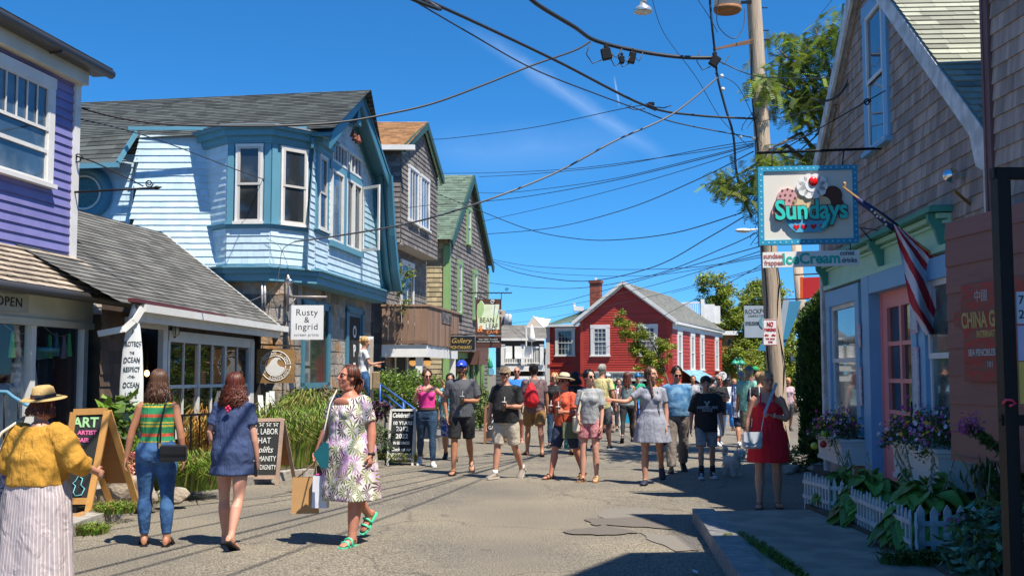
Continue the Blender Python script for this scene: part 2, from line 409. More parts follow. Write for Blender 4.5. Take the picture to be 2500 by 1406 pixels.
patchz('road',[(1560,1300),(1700,1312),(1705,1342),(1655,1345),(1590,1320)],PATCHL,0.010)
def kerb_run(pts,w,h,name,label_grp,mt,step=(0.7,1.2)):
 m=MB()
 for a,b in zip(pts,pts[1:]):
  a,b=Vector((*a,0)),Vector((*b,0));ln=(b-a).length;d=(b-a)/ln;s=0
  while s<ln-0.05:
   e=min(ln,s+rnd.uniform(*step));p,q=a+d*s,a+d*(e-0.015)
   hh=h+rnd.uniform(-.012,.012);g0=gz(p.y)
   m.bar(p+Vector((0,0,g0+hh/2-.02)),q+Vector((0,0,g0+hh/2-.02)),w+rnd.uniform(-.01,.01),hh+0.04);s=e
 return tag(m.build(name,mt),kind='structure')
kerb_run([(-4.35,2),(-4.47,8),(-4.5,12.3),(-4.37,15),(-3.83,16.3),(-3.2,17.6)],0.22,0.12,'kerb','',STONEK)
kerb_run([(-2.95,18.2),(-2.33,19.5),(-2.03,22),(-1.78,28),(-1.58,34),(-1.28,42)],0.16,0.09,'kerb','',STONEK)
PAVE=mat('old_paving',(0.27,0.25,0.215),0.9,0.2,5,tone=0.2,bump=0.8,bscale=25,c2=(0.12,0.15,0.05),c2amt=0.6,c2scale=2.2)
m=MB();pts=[]
LBs=[y for y in[2,6,10,12.3,13.5,15,16.3,17.6,19.4,22,28,34,42,47]]
for a,b in zip(LBs,LBs[1:]):
 xa,xb=interp(LB,a)-0.19,interp(LB,b)-0.19
 m.quad((xa,a,gz(a)+0.1),(xb,b,gz(b)+0.1),(xb-3.4,b,gz(b)+0.1),(xa-3.4,a,gz(a)+0.1))
tag(m.build('pavement',PAVE),kind='structure')
CONC=mat('concrete_slab',(0.36,0.30,0.225),0.85,0.15,2,bump=0.5,bscale=70,c2=(0.15,0.14,0.12),c2amt=0.5,c2scale=3)
m=MB();edge=[(1.98,12.15),(1.93,11.6),(1.86,10.5),(1.78,9.5),(1.70,8.4),(1.62,7),(1.5,4),(1.4,1)]
pts=[(x+.2,y,0.13)for x,y in edge]+[(9,1,0.13),(9,12.3,0.13),(3.4,12.45,0.11)]
m.add(pts+[(p[0],p[1],-0.05)for p in pts],[tuple(range(len(pts)))]+[(i,(i+1)%len(pts),(i+1)%len(pts)+len(pts),i+len(pts))for i in range(len(pts))])
tag(m.build('pavement',CONC),kind='structure')
kerb_run([(1.98+.1,12.2),(1.96,10.5),(1.80,8.4),(1.6,4),(1.5,1)],0.24,0.145,'kerb','',mat('kerb_granite_blue',(0.27,0.265,0.25),0.85,0.3,12,tone=0.15,bump=2,bscale=16,c2=(0.13,0.12,0.11),c2amt=0.4,c2scale=7),(1.4,2.2))
m=MB();bed=[(3.30,12.6),(3.34,9.2),(3.2,8.2),(3.0,7.0),(3.0,5.2),(5.6,5.2),(5.6,19),(5.0,19),(4.3,14.5)]
m.add([(x,y,0.15)for x,y in bed]+[(x,y,-.04)for x,y in bed],[tuple(range(9))]+[(i,(i+1)%9,(i+1)%9+9,i+9)for i in range(9)])
tag(m.build('bed_ground',SOIL),kind='structure')
m=MB();bed=[(-4.75,12.2),(-4.55,14.6),(-4.2,16.0),(-3.3,17.6),(-2.5,19.3),(-2.3,20.9),(-3.4,21.3),(-5.6,18.5),(-5.9,13.6)]
m.add([(x,y,0.16)for x,y in bed]+[(x,y,-.04)for x,y in bed],[tuple(range(9))]+[(i,(i+1)%9,(i+1)%9+9,i+9)for i in range(9)])
tag(m.build('bed_ground',SOIL),kind='structure')
m=MB();m.box((-3.0,24.9,0.37),(1.7,6.6,0.80),rz=-0.12);m.box((-2.05,23.6,0.25),(0.5,2.2,0.5),rz=-.12);m.box((-1.75,23.5,0.12),(0.45,2.2,0.26),rz=-.12)
tag(m.build('terrace_floor',mat('terrace_stone',(0.30,0.28,0.25),0.9,0.2,3,bump=1,bscale=12,c2=(0.25,0.15,0.07),c2amt=0.4)),kind='structure')
def window(parent,f,s0,z0,s1,z1,casing,sash,cw=0.09,proud=0.05,sw=0.04,cols=1,rows=2,gl=None,sill=True,name='window',munt=0.016,split=0.5,dmunt=None,plain_low=False):
 """double-hung window set on a wall frame f: casing, sill, two sashes, glass, muntins"""
 m=MB();w,h=s1-s0,z1-z0
 def bxx(a,b,c,d,d0,d1,mm):mm.prism([(a,b),(c,b),(c,d),(a,d)],f,d0,d1)
 bxx(s0,z0,s0+cw,z1,0,proud,m);bxx(s1-cw,z0,s1,z1,0,proud,m);bxx(s0-.01,z1-cw,s1+.01,z1+.004,0,proud+.006,m)
 if sill:bxx(s0-.03,z0-.035,s1+.03,z0+.02,0,proud+.045,m)
 w_=m.build(name,casing,parent)
 a0,a1,b0,b1=s0+cw,s1-cw,z0+.02,z1-cw
 ms=MB();mid=b0+(b1-b0)*split
 for(lo,hi,dd)in((mid-sw/2,b1,0.040),(b0,mid+sw/2,0.028))if rows==2 else((b0,b1,0.034),):
  for r in((a0,lo,a0+sw,hi),(a1-sw,lo,a1,hi),(a0+sw,lo,a1-sw,lo+sw),(a0+sw,hi-sw,a1-sw,hi)):bxx(*r,dd-.012,dd+.016,ms)
  if(cols>1 or dmunt)and not(plain_low and lo==b0):
   nr=dmunt or 2
   for i in range(1,cols):
    x=a0+sw+(a1-a0-2*sw)*i/cols;bxx(x-munt/2,lo+sw,x+munt/2,hi-sw,dd-.008,dd+.010,ms)
   for i in range(1,nr):
    y=lo+(hi-lo)*i/nr;bxx(a0+sw,y-munt/2,a1-sw,y+munt/2,dd-.009,dd+.009,ms)
 s_=ms.build('sash',sash,w_)
 mg=MB();mg.add([f(a0+.005,b0,.027),f(a1-.005,b0,.027),f(a1-.005,b1,.027),f(a0+.005,b1,.027)],[(0,1,2,3)]);mg.build('glass',gl or GLASS,w_)
 return w_
def rect(s0,z0,s1,z1):return[(s0,z0),(s1,z0),(s1,z1),(s0,z1)]
def slabm(mb,f,r,d0,d1,mi=0):mb.prism(rect(*r),f,d0,d1,mi)
def slab(name,mt,parent,f,r,d0,d1):
 m=MB();slabm(m,f,r,d0,d1);return m.build(name,mt,parent)
ROOFD=mat('dark_roof_shingle',(0.060,0.068,0.066),0.85,0.25,3,tone=0.50,bump=0.8,bscale=120)
ROOFG=mat('grey_roof_shingle',(0.125,0.122,0.112),0.85,0.25,1.5,tone=0.38,bump=0.8,bscale=120)
PURP=mat('purple_clapboard',(0.20,0.19,0.43),0.5,0.08,2,tone=0.06,bump=0.15,bscale=25,c2=(0.10,0.09,0.25),c2amt=0.25,c2scale=4)
CEDAR=mat('pale_wood_shingle',(0.36,0.30,0.235),0.85,0.18,4,tone=0.3,bump=0.5,bscale=30,stretch=(4,4,1))
house=thing('shop_building',(-7.5,12,0),'purple clapboard shop with white corner board and big display window','shop')
pu=Vector((0.137,1,0)).normalized();pn=Vector((1,-0.137,0))
c0=Vector((-5.9,14.8,0));f=frame(c0-pu*9,pu,pn)
m=MB();courses(m,f,rect(0,3.1,8.93,5.55),0.118,None,0.02,holes=[(6.1,4.1,8.25,5.35)]);
side=frame(c0,(-1,.137,0),(.137,1,0));courses(m,side,rect(.08,0.1,4,5.6),.118,None,.02)
m.build('wall',PURP,house)
mb=MB();slabm(mb,f,(8.86,3.02,9.0,5.62),0,.045);slabm(mb,frame(c0,(-1,.137,0),(.137,1,0)),(0,3.02,.12,5.62),0,.03);mb.build('corner_board',WHITE,house)
mb=MB();slabm(mb,f,(0,5.5,8.98,5.68),0.0,.16);mb.build('eave_board',CREAM,house)
mb=MB();pts=[f(0,5.74,.30),f(9.32,5.74,.30)];mb.tube(pts,0.065,10);mb.box(f(4.6,5.70,.20),(.2,9.2,.04),rz=math.atan2(-pu.x,pu.y))
for s in(8.0,5.5,3):mb.box(f(s,5.72,.24),(.2,.03,.12),rz=math.atan2(-pu.x,pu.y))
mb.build('gutter',mat('grey_gutter',(.055,.05,.047),.45,.1),house)
rf,ls,lt=bilin(f(-1,5.79,.33),f(9.3,5.79,.33),f(-1,6.9,-3.2),f(9.3,6.9,-3.2));mb=MB();courses(mb,rf,rect(0,0,ls,lt),.14,.3,.02)
slabm(mb,frame(f(-1,0),pu,pn),(0,5.765,10.3,5.785),-.1,.30);mb.build('roof',ROOFD,house)
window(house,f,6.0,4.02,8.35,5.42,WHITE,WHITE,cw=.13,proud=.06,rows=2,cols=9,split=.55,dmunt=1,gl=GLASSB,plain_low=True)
mb=MB();slabm(mb,f,(6.15,4.42,8.2,4.47),.03,.055);mb.build('window_bar',WHITE,house)
g0=Vector((-5.52,14.5,0))-pu*.12;fg=frame(g0-pu*9,pu,pn)
r0,r1=P(-60,655,12.6),P(345,742,14.75)
ea,eb=f(0,2.66,.72),f(9.55,2.58,.78)
rf,ls,lt=bilin(ea,eb,f(0,3.18,.03),f(9.0,3.16,.03));mb=MB();courses(mb,rf,rect(0,0,ls,lt),.125,.13,.026,jit=.012)
rf2,l2,t2=bilin(eb,f(9.6,2.6,-1.5),f(9.0,3.16,.03),f(9.02,3.16,-1.5),outv=(0.1,1,1));courses(mb,rf2,rect(0,0,l2,t2),.125,.13,.026)
mb.build('pent_roof',CEDAR,house)
mb=MB();mb.tube([ea+Vector((.05,0,-.05)),eb+Vector((.05,0.02,-.05))],.058,10);mb.build('gutter',MATS['grey_gutter'],house)
mb=MB();slabm(mb,fg,(0,2.24,9.05,2.60),-.02,.06);slabm(mb,fg,(0,2.18,9.05,2.26),-.02,.09);mb.build('fascia',CREAM,house)
mb=MB();mb.add([f(0,2.60,.70),f(9.5,2.55,.74),f(9.4,2.62,-.1),f(0,2.62,-.1)],[(0,1,2,3)]);mb.build('soffit',mat('soffit_green',(.36,.52,.46),.6),house)
mb=MB()
for s in(8.92,7.72,6.2,4.6):slabm(mb,fg,(s-.05,.1,s+.05,2.2),-.04,.05)
slabm(mb,fg,(0,.1,9.0,.62),-.03,.03);slabm(mb,fg,(0,.6,9.0,.70),-.04,.08);mb.build('window_frame',WHITE,house)
mb=MB();mb.add([fg(0,.7,-.01),fg(8.9,.7,-.01),fg(8.9,2.2,-.01),fg(0,2.2,-.01)],[(0,1,2,3)]);mb.build('shop_window',PANEG,house)
mb=MB();slabm(mb,fg,(0,.66,8.9,.70),-.9,-.03);mb.add([fg(0,.1,-1.0),fg(9,.1,-1.0),fg(9,2.6,-1.0),fg(0,2.6,-1.0)],[(0,1,2,3)]);mb.add([fg(9,.1,-1.0),fg(9,.1,-.02),fg(9,2.5,-.02),fg(9,2.5,-1.0)],[(0,1,2,3)])
mb.build('display_recess',mat('display_backing',(.05,.045,.045),.8,.5,2,c2=(.16,.05,.06),c2amt=.7,c2scale=1.2),house)
sg=thing('open_sign',fg(7.25,2.42,.1),'grey rectangular sign lettered OPEN on the purple shop fascia','sign')
slab('sign_board',mat('sign_grey',(.42,.42,.38),.5),sg,fg,(6.78,2.32,7.52,2.52),.065,.09)
text(sg,'OPEN',fg(7.13,2.42,.094),pu,(0,0,1),.15,BLACKM,xs=1.25,space=1.1)
dm=mat('white_cotton',(.66,.68,.72),.8,.1,3,bump=.5,bscale=8,stretch=(5,5,.6))
def hang_dress(s,zt,zb,w0,w1,mt,label,nm='hanging_dress'):
 m=MB();rows=[]
 for i in range(12):
  t=i/11;w=w0*(1-t)+w1*t**.8;w=w*(1 if i else .35)
  rows.append([fg(s+math.cos(a)*w*(1+.06*math.sin(a*9)),zt+(zb-zt)*t,-.35+math.sin(a)*w*.45*(1+.1*math.sin(a*7)))for a in[2*math.pi*j/32 for j in range(32)]])
 m.rings(rows);o=m.build(nm,mt,base=fg(s,zb,-.35));tag(o,label,'dress')
hang_dress(8.2,1.88,.72,.14,.34,dm,'white sundress hanging in the purple shop window')
hang_dress(8.62,1.90,.75,.16,.22,mat('navy_cotton',(.02,.03,.06),.8),'navy dress hanging beside the white sundress')
hang_dress(7.8,1.5,.72,.18,.30,mat('pale_linen',(.55,.57,.60),.8),'pale linen dress low behind the window post')
t=thing('tote_bag',fg(7.1,1.5,-.2),'blue tote bag with a cream owl shape hanging in the shop window','bag')
def tote(m):
 m.prism([(6.72,1.45),(7.42,1.42),(7.36,1.98),(6.8,2.0)],fg,-.28,-.18)
 m.tube([fg(6.95,1.97,-.22),fg(7.0,2.2,-.22),fg(7.1,2.35,-.22),fg(7.2,2.2,-.22),fg(7.22,1.97,-.22)],.016,6)
part('bag_body',mat('tote_blue',(.06,.15,.28),.8),t,tote)
part('owl_patch',mat('owl_cream',(.62,.58,.5),.8,.3,30),t,lambda m:m.prism([(6.96,1.55),(7.2,1.55),(7.25,1.72),(7.24,1.9),(7.18,1.85),(7.0,1.85),(6.93,1.9),(6.92,1.7)],fg,-.178,-.168))
part('eyes',BLACKM,t,lambda m:[m.ell(fg(s,1.75,-.166),(.02,.03,.03))for s in(7.03,7.14)])
hm=MB();hm.lathe([(.02,1.86),(.25,1.84),(.24,1.80),(.13,1.79),(.12,1.72),(.02,1.7)],fg(8.15,.08,-.15)*1,24);o=hm.build('sun_hat',mat('hat_teal',(.03,.16,.22),.7),base=fg(8.15,1.8,-.15));tag(o,'dark teal sun hat in the purple shop window above the dress','hat')
hm=MB();hm.ell(fg(6.85,.92,-.25),(.2,.3,.1));o=hm.build('cushion',mat('cushion_blue',(.35,.45,.48),.9),base=fg(6.85,.8,-.25));tag(o,'pale blue round cushion on the window ledge','cushion')
for i,(s,cc,nm)in enumerate(((7.55,(.15,.6,.2),'bright green'),(7.66,(.5,.42,.36),'beige'),(8.35,(.1,.35,.15),'dark green'),(8.5,(.08,.2,.28),'slate blue'),(8.68,(.25,.2,.3),'mauve'),(8.8,(.08,.5,.2),'emerald'))):
 hm=MB();hm.lathe([(.012,.3),(.025,.26),(.02,.24),(.045,.02),(.04,0)],fg(s,1.80+.03*(i%2),-.12),10);o=hm.build('tassel',mat('tassel%d'%i,cc,.8),base=fg(s,1.8,-.12));tag(o,nm+' tassel hanging on a string in the shop window','tassel','tassels on a string in the window')
hm=MB();hm.tube([fg(7.3+1.7*i/12,2.22-.14*math.sin(math.pi*(i%6)/6),-.12)for i in range(13)],.006,5);o=hm.build('garland_string',mat('string_tan',(.4,.3,.2),.8),base=fg(8,2.1,-.12));tag(o,'thin string the tassels hang from in the shop window','string')
def scroll(m,c,right,up,r,turns=1.6,rad=.009,k=26,dirn=1):
 pts=[]
 for i in range(k):
  a=dirn*turns*2*math.pi*i/(k-1);rr=r*(1-.75*i/(k-1));pts.append(Vector(c)+Vector(right)*math.cos(a)*rr+Vector(up)*math.sin(a)*rr)
 m.tube(pts,rad,6)
br=thing('sign_bracket',P(175,470,14.7),'empty black wrought iron bracket with scroll ends on the purple corner','sign bracket')
def fbr(m):
 q=lambda x,y:P(x,y,14.7)
 m.tube([q(175,350),q(173,505)],.018,6);m.tube([q(174,470),q(375,459)],.016,6);m.tube([q(375,459),q(382,459),q(396,457)],[.016,.03,.004],8)
 m.tube([q(176,378),q(230,396),q(290,424),q(350,455)],.010,6);scroll(m,q(190,388),(1,0,0),(0,0,1),.07);scroll(m,q(364,448),(1,0,0),(0,0,1),.055,dirn=-1)
part('iron_arm',BLACKM,br,fbr)
shop=thing('shop_building',(-6,17,0),'low shop with grey shingle roof, white gutter and multi-pane shop window','shop')
eL,eR=Vector((-4.78,14.2,2.48)),Vector((-4.30,20.6,2.46));su=(eR-eL).normalized();sn=Vector((su.y,-su.x,0))
rl=Vector((-8.0,15.2,4.33))-su*2;rr=P(398,570,20.8)
rf,ls,lt=bilin(eL-su*.6,eR,rl,rr);mb=MB();courses(mb,rf,rect(0,0,ls,lt),.125,.30,.012,gap=0);mb.build('roof',ROOFG,shop)
fe=frame(eL-su*1,su,sn)
mb=MB();mb.bar(eL+Vector((.02,0,-.03)),eR+Vector((.06,0.1,-.03)),.12,.1,0);mb.bar(eL+Vector((-.06,0,-.12)),eR+Vector((-.04,0.0,-.12)),.05,.16);mb.bar(eR+Vector((0,.02,-.05)),rr+Vector((0,.02,-.05)),.03,.12)
mb.build('gutter',WHITE,shop)
mb=MB();mb.bar(eL+Vector((-.01,-.3,.055)),eL+su*3.2+Vector((-.01,0,.035)),.1,.05);mb.build('flashing',mat('maroon_flashing',(.10,.02,.02),.6),shop)
fs=frame(Vector((eL.x-.38,eL.y-.1,0)),su,sn);SL=6.35
SHD=mat('brown_wall_board',(.10,.062,.042),.8,.25,3,tone=.3,bump=.5,bscale=20,stretch=(3,3,.6))
mb=MB();courses(mb,fs,rect(-.2,.1,SL,2.42),.15,.14,.015,holes=[(.62,.1,1.72,2.28),(2.0,.8,5.75,2.12)],back=False)
mb.add([fs(SL,.1),fs(SL,.1,-3),fs(SL,4,-3),fs(SL,2.5)],[(0,1,2,3)]);mb.build('wall',SHD,shop)
mb=MB();slabm(mb,fs,(.52,.1,.66,2.36),-.02,.06);slabm(mb,fs,(1.7,.1,1.86,2.34),-.02,.06);slabm(mb,fs,(.5,2.24,1.88,2.36),-.02,.055)
slabm(mb,fs,(5.75,.1,5.95,2.2),-.02,.06);slabm(mb,fs,(1.95,2.08,5.95,2.24),-.02,.05);slabm(mb,fs,(1.95,.66,5.95,.80),-.02,.07)
for s in(1.98,3.22,4.45,5.74):slabm(mb,fs,(s-.04,.8,s+.04,2.1),-.02,.04)
for a in(2.6,3.84,5.1):slabm(mb,fs,(a-.014,.8,a+.014,2.1),.0,.03)
slabm(mb,fs,(1.98,1.40,5.74,1.45),-.0,.028);mb.build('window_frame',WHITE,shop)
mb=MB();mb.add([fs(2.0,.8,.008),fs(5.72,.8,.008),fs(5.72,2.1,.008),fs(2.0,2.1,.008)],[(0,1,2,3)]);mb.build('shop_window',glassm('shop_glass_dark',(.85,.88,.9),.16),shop)
WARM=mat('warm_interior',(.19,.12,.075),.8,.5,1.6,c2=(.04,.05,.05),c2amt=.8,c2scale=1.7)
mb=MB();SA=.56;mb.add([fs(SA,.1,-2.2),fs(SL,.1,-2.2),fs(SL,2.4,-2.2),fs(SA,2.4,-2.2)],[(0,1,2,3)]);mb.add([fs(SA,.1,-2.2),fs(SA,2.4,-2.2),fs(SA,2.4,0),fs(SA,.1,0)],[(0,1,2,3)]);mb.add([fs(SA,.12,0),fs(SL,.12,0),fs(SL,.12,-2.2),fs(SA,.12,-2.2)],[(0,1,2,3)])
for k in range(8):mb.box(fs(2.3+k*.45,.8+rnd.random()*.3,-.7),(.3,.3,.5+rnd.random()*.4),rz=.2)
mb.build('interior',WARM,shop)
BULB=mat('bulb_glow',(1.0,.5,.12),.4,0,emit=9)
for a,b in((2.25,1.62),(2.85,1.55)):
 t=thing('pendant_lamp',fs(a,b,-.4),'small glowing bulb hanging inside the surf shop window, '+('nearer the door' if a<2.5 else 'nearer the middle pane'),'lamp','bulbs inside the surf shop')
 part('bulb',BULB,t,lambda m:m.ell(fs(a,b,-.4),(.035,.035,.045)));part('cord',BLACKM,t,lambda m:m.tube([fs(a,b+.04,-.4),fs(a,2.4,-.4)],.006,5))
dp=thing('downpipe',fs(-.35,2.2,.3),'white elbowed downpipe between the two shop roofs','downpipe')
part('pipe',WHITE,dp,lambda m:[m.bar(P(345,752,14.1),P(325,785,14.0),.08,.08),m.bar(P(326,783,14.0),P(300,806,13.95),.08,.08),m.bar(P(303,803,13.95),P(240,815,13.9),.075,.075)])
cl=thing('cage_lamp',P(427,800,16.2),'caged bulkhead lamp under the surf shop eave','lamp')
part('cap',BLACKM,cl,lambda m:m.lathe([(.07,.08),(.085,0),(.08,-.02)],P(427,790,16.2),14))
part('lens',mat('lamp_lens',(.5,.5,.42),.2),cl,lambda m:m.lathe([(.06,-.02),(.062,-.14),(.03,-.19)],P(427,790,16.2),14))
part('cage',BLACKM,cl,lambda m:[m.tube([P(427,790,16.2)+Vector((math.cos(a)*.068,math.sin(a)*.068,-.02)),P(427,790,16.2)+Vector((math.cos(a)*.068,math.sin(a)*.068,-.15)),P(427,790,16.2)+Vector((0,0,-.21))],.005,4)for a in(0,1.05,2.1,3.14,4.2,5.2)])
sb=thing('surfboard',P(322,1060,14.0),'white surfboard painted with ocean slogans standing beside the shop door','surfboard')
sbf=frame(P(322,910,14.05)*1,(1,.15,0),(.1,-1,0));o0=P(322,910,14.05)
def fsb(m):
 zc=lambda py:P(322,py,14.05).z-o0.z
 prof=[(-.0,zc(740)),(.04,zc(760)),(.09,zc(800)),(.125,zc(860)),(.145,zc(930)),(.15,zc(990)),(.13,zc(1060)),(.08,zc(1115)),(.02,zc(1135))]
 rows=[]
 for w,z in prof:rows.append([sbf(math.cos(a)*max(w,.01)*1.0,z,math.sin(a)*.03)for a in[2*math.pi*j/20 for j in range(20)]])
 m.rings(rows)
part('board',mat('board_white',(.70,.71,.70),.35,.04),sb,fsb)
INK=mat('ink_dark',(.02,.03,.035),.7)
for wtxt,py,sz in(('J',808,.08),('PROTECT',840,.085),('THE',862,.05),('OCEAN',879,.095),('RESPECT',902,.085),('~THE~',920,.05),('OCEAN',940,.095),('LOVE',965,.10),('THE',985,.05),('OCEAN',1003,.085),('by',1022,.05)):
 text(sb,wtxt,sbf(0,P(322,py,14.05).z-o0.z,.031),(1,.15,0),(0,0,1),sz,INK,xs=.62,bold=.001)
pp=thing('sign_post',P(628,1050,20.3),'dark timber post and arm carrying the wave sign','post')
part('post',mat('dark_timber',(.035,.025,.02),.8),pp,lambda m:[m.bar(P(628,800,20.2),P(630,1120,20.2),.11,.11),m.bar(P(624,840,20.2),P(735,845,20.2),.03,.03)])
sg=thing('hanging_sign',P(673,892,20.15),'square brown wooden sign with a white wave inside two rings','sign')
so_=P(673,893,20.15);sR=Vector((1,0,0));sf=frame(so_,sR,(0,-1,0))
part('board',mat('sign_wood',(.30,.165,.055),.6,.2,3,tone=.2,bump=.3,stretch=(.6,3,8)),sg,lambda m:[slabm(m,sf,(-.345,-.31+i*.155,.345,-.31+(i+1)*.155-.006),-.03,.01)for i in range(4)])
def fring(m):
 for r_ in(.27,.185):
  m.tube([sf(math.cos(a)*r_,math.sin(a)*r_,.014)for a in[2*math.pi*j/40 for j in range(41)]],.0085,6)
 w=[(-.17,-.03),(-.12,.03),(-.07,.11),(0,.155),(.07,.15),(.10,.10),(.06,.12),(.03,.09),(.03,.04),(.08,-.01),(.17,-.03)]
 w+=[(math.cos(a)*.172,math.sin(a)*.172)for a in[-.2-(math.pi-.4)*j/14 for j in range(15)]]
 m.prism(w,sf,.012,.018)
part('wave_emblem',WHITE,sg,fring)
ring_text(sg,'ONE OCEAN + ONE LOVE',sf(0,0,.014),sR,(0,0,1),.228,3.6,-.245,.068,WHITE,bold=.002)
ring_text(sg,'SHOP',sf(0,0,.014),sR,(0,0,1),.228,-2.0,.26,.068,WHITE,inward=True,bold=.002)
part('chain',BLACKM,sg,lambda m:[m.tube([sf(x,.31,0),sf(x,.36,0)],.008,5)for x in(-.25,.25)])
rl_=thing('iron_railing',P(480,1120,15.4),'black iron railing in front of the surf shop window','railing')
ra,rb=Vector((-4.75,15.6,0)),Vector((-4.15,17.0,0))
def frail(m):
 for z in(.28,1.02):m.bar(ra+Vector((0,0,z)),rb+Vector((0,0,z)),.035,.03)
 for i in range(9):q=ra.lerp(rb,i/8);m.bar(q+Vector((0,0,.12)),q+Vector((0,0,1.02)),.022,.022)
part('rail_panel',BLACKM,rl_,frail);part('post',BLACKM,rl_,lambda m:[m.bar(q+Vector((0,0,0)),q+Vector((0,0,1.08)),.05,.05)for q in(ra,rb)])
hr_=thing('handrail',P(60,1000,12.2),'pale blue bent handrail before the purple shop window','railing')
part('rail',mat('rail_pale_blue',(.12,.28,.42),.35),hr_,lambda m:m.tube([P(-40,955,12.4),P(18,957,12.4),P(34,970,12.35),P(90,1002,12.1)],.022,8));part('spindle',BLACKM,hr_,lambda m:[m.tube([P(x,958,12.4),P(x,1100,12.4)],.01,5)for x in(10,45)])
BLUEL=mat('pale_blue_shingle',(0.51,0.65,0.73),0.55,0.06,3,tone=0.10,bump=0.25,bscale=30,hue=.01)
STONE=mat('granite_block',(0.30,0.27,0.235),0.9,0.35,9,tone=0.4,bump=2.5,bscale=14,c2=(0.45,0.21,0.05),c2amt=0.8,c2scale=1.7,c2th=.485);MORT=mat('mortar',(.36,.32,.26),.9,.2,9)
bh=thing('house',(-5,24,0),'pale blue shingled house with bay window over a rough stone ground floor','house')
du=Vector((.127,1,0)).normalized();dn=Vector((1,-.127,0))
W=lambda Y,off=0.0:Vector((-6.64+off+.127*Y,Y,0))
fw=frame(W(21.2),du,dn);SY=lambda Y:(Y-21.2)*math.hypot(1,.127)
gab=[(SY(21.2),3.6),(SY(27.15),3.6),(SY(26.6),4.6),(SY(26.1),6.25),(SY(23.6),7.6),(SY(21.55),6.25),(SY(21.3),4.8)]
hol=[(SY(22.62),4.3,SY(25.0),5.86),(SY(22.62),5.98,SY(25.0),6.48)]
mb=MB();courses(mb,fw,gab,.135,.16,.016,holes=hol,jit=.003)
prof=[(21.15,3.55),(21.25,4.0),(21.36,4.6),(21.45,5.2),(21.52,5.75),(21.58,6.3)]
for(y0,z0),(y1,z1)in zip(prof,prof[1:]):
 g_,ls,lt=bilin((-7.45,y0,z0),(-5.3,y0,z0),(-7.35,y1,z1),(-5.3,y1,z1),outv=(0,-1,0));n_=max(1,round(lt/.135));courses(mb,g_,rect(0,0,ls,lt),lt/n_+1e-5,.16,.016,jit=.003)
g_=frame((-9.9,21.75,0),(1,0,0),(0,-1,0));courses(mb,g_,rect(0,3.4,2.6,5.95),.135,.16,.016)
g_,ls,lt=bilin((-7.65,21.8,3.6),(-7.45,21.15,3.6),(-7.4,21.8,6.0),(-7.35,21.56,6.2),outv=(-1,-.3,0));courses(mb,g_,rect(0,0,ls,lt),.135,.16,.014)
mb.build('wall',BLUEL,bh)
mb=MB();apx=Vector((-3.05,23.55,7.72));rle=Vector((-11.2,24.9,7.72))
g_,ls,lt=bilin((-11.2,21.9,6.1),(-3.45,21.2,6.36),rle,apx);courses(mb,g_,rect(0,0,ls,lt),.13,.28,.013,gap=0)
g_,ls,lt=bilin((-11.2,21.25,5.58),(-7.62,21.2,5.68),(-11.2,21.95,6.12),(-7.36,21.5,6.32));courses(mb,g_,rect(0,0,ls,lt),.13,.28,.013,gap=0)
g_,ls,lt=bilin((-3.0,26.15,6.36),(-11,27.0,6.36),apx,rle);courses(mb,g_,rect(0,0,ls,lt),.13,.28,.013,gap=0)
g_,ls,lt=bilin((-2.85,27.25,3.66),(-11,28,3.66),(-3.0,26.12,6.36),(-11,27,6.36),outv=(0,1,0));courses(mb,g_,rect(0,0,ls,lt),.13,.28,.013,gap=0)
mb.build('roof',ROOFD,bh)
def rake(m,pts,w0,w1,th):
 for(a,b)in zip(pts,pts[1:]):
  A,B=fw(a[0],a[1],0),fw(b[0],b[1],0);A0,B0=fw(a[0],a[1],w0),fw(b[0],b[1],w0);A1,B1=fw(a[0],a[1],w1),fw(b[0],b[1],w1)
  tz=Vector((0,0,-th));m.add([A0,B0,B1,A1,A0+tz,B0+tz,B1+tz,A1+tz],[(0,1,2,3),(4,7,6,5),(0,4,5,1),(3,2,6,7),(0,3,7,4),(1,5,6,2)])
mb=MB()
rk=[(SY(21.35),6.30),(SY(23.6),7.70),(SY(26.2),6.33)];rake(mb,rk,0,.42,.07)
rake(mb,[(SY(21.35),6.2),(SY(23.6),7.6),(SY(26.2),6.23)],.36,.40,.22);rake(mb,[(SY(21.35),6.2),(SY(23.6),7.6),(SY(26.2),6.23)],0.0,.05,.2)
low=[(SY(26.22),6.30),(SY(26.62),4.9),(SY(26.95),4.15),(SY(27.35),3.62)]
for(a,b)in zip(low,low[1:]):
 for(q0,q1,w)in((0,.44,.07),(.34,.47,.18),(.17,.24,.14),(0,.07,.28)):
  mb.prism([(a[0]-w,a[1]),(b[0]-w,b[1]),b,a],fw,q0,q1)
mb.build('rake_board',TEALD,bh)
mb=MB()
def cornice(m,pts,z,prof):
 """profile pieces (out0, out1, z0, z1) run along plan points, outward to the right of travel"""
 for(o0,o1,za,zb)in prof:
  n=len(pts);nor=[]
  for i in range(n):
   d=Vector((0,0,0))
   if i>0:e=(pts[i]-pts[i-1]).normalized();d+=Vector((e.y,-e.x,0))
   if i<n-1:e=(pts[i+1]-pts[i]).normalized();d+=Vector((e.y,-e.x,0))
   d.normalize()
   if 0<i<n-1:e=(pts[i+1]-pts[i]).normalized();d=d/max(.5,d.dot(Vector((e.y,-e.x,0))))
   nor.append(d)
  for i in range(n-1):
   a,b=pts[i],pts[i+1];na,nb=nor[i],nor[i+1];q=[]
   for zz in(za,zb):
    q+=[a+na*o0+Vector((0,0,z+zz)),b+nb*o0+Vector((0,0,z+zz)),b+nb*o1+Vector((0,0,z+zz)),a+na*o1+Vector((0,0,z+zz))]
   m.add(q,[(0,3,2,1),(4,5,6,7),(0,1,5,4),(2,3,7,6),(1,2,6,5),(3,0,4,7)])
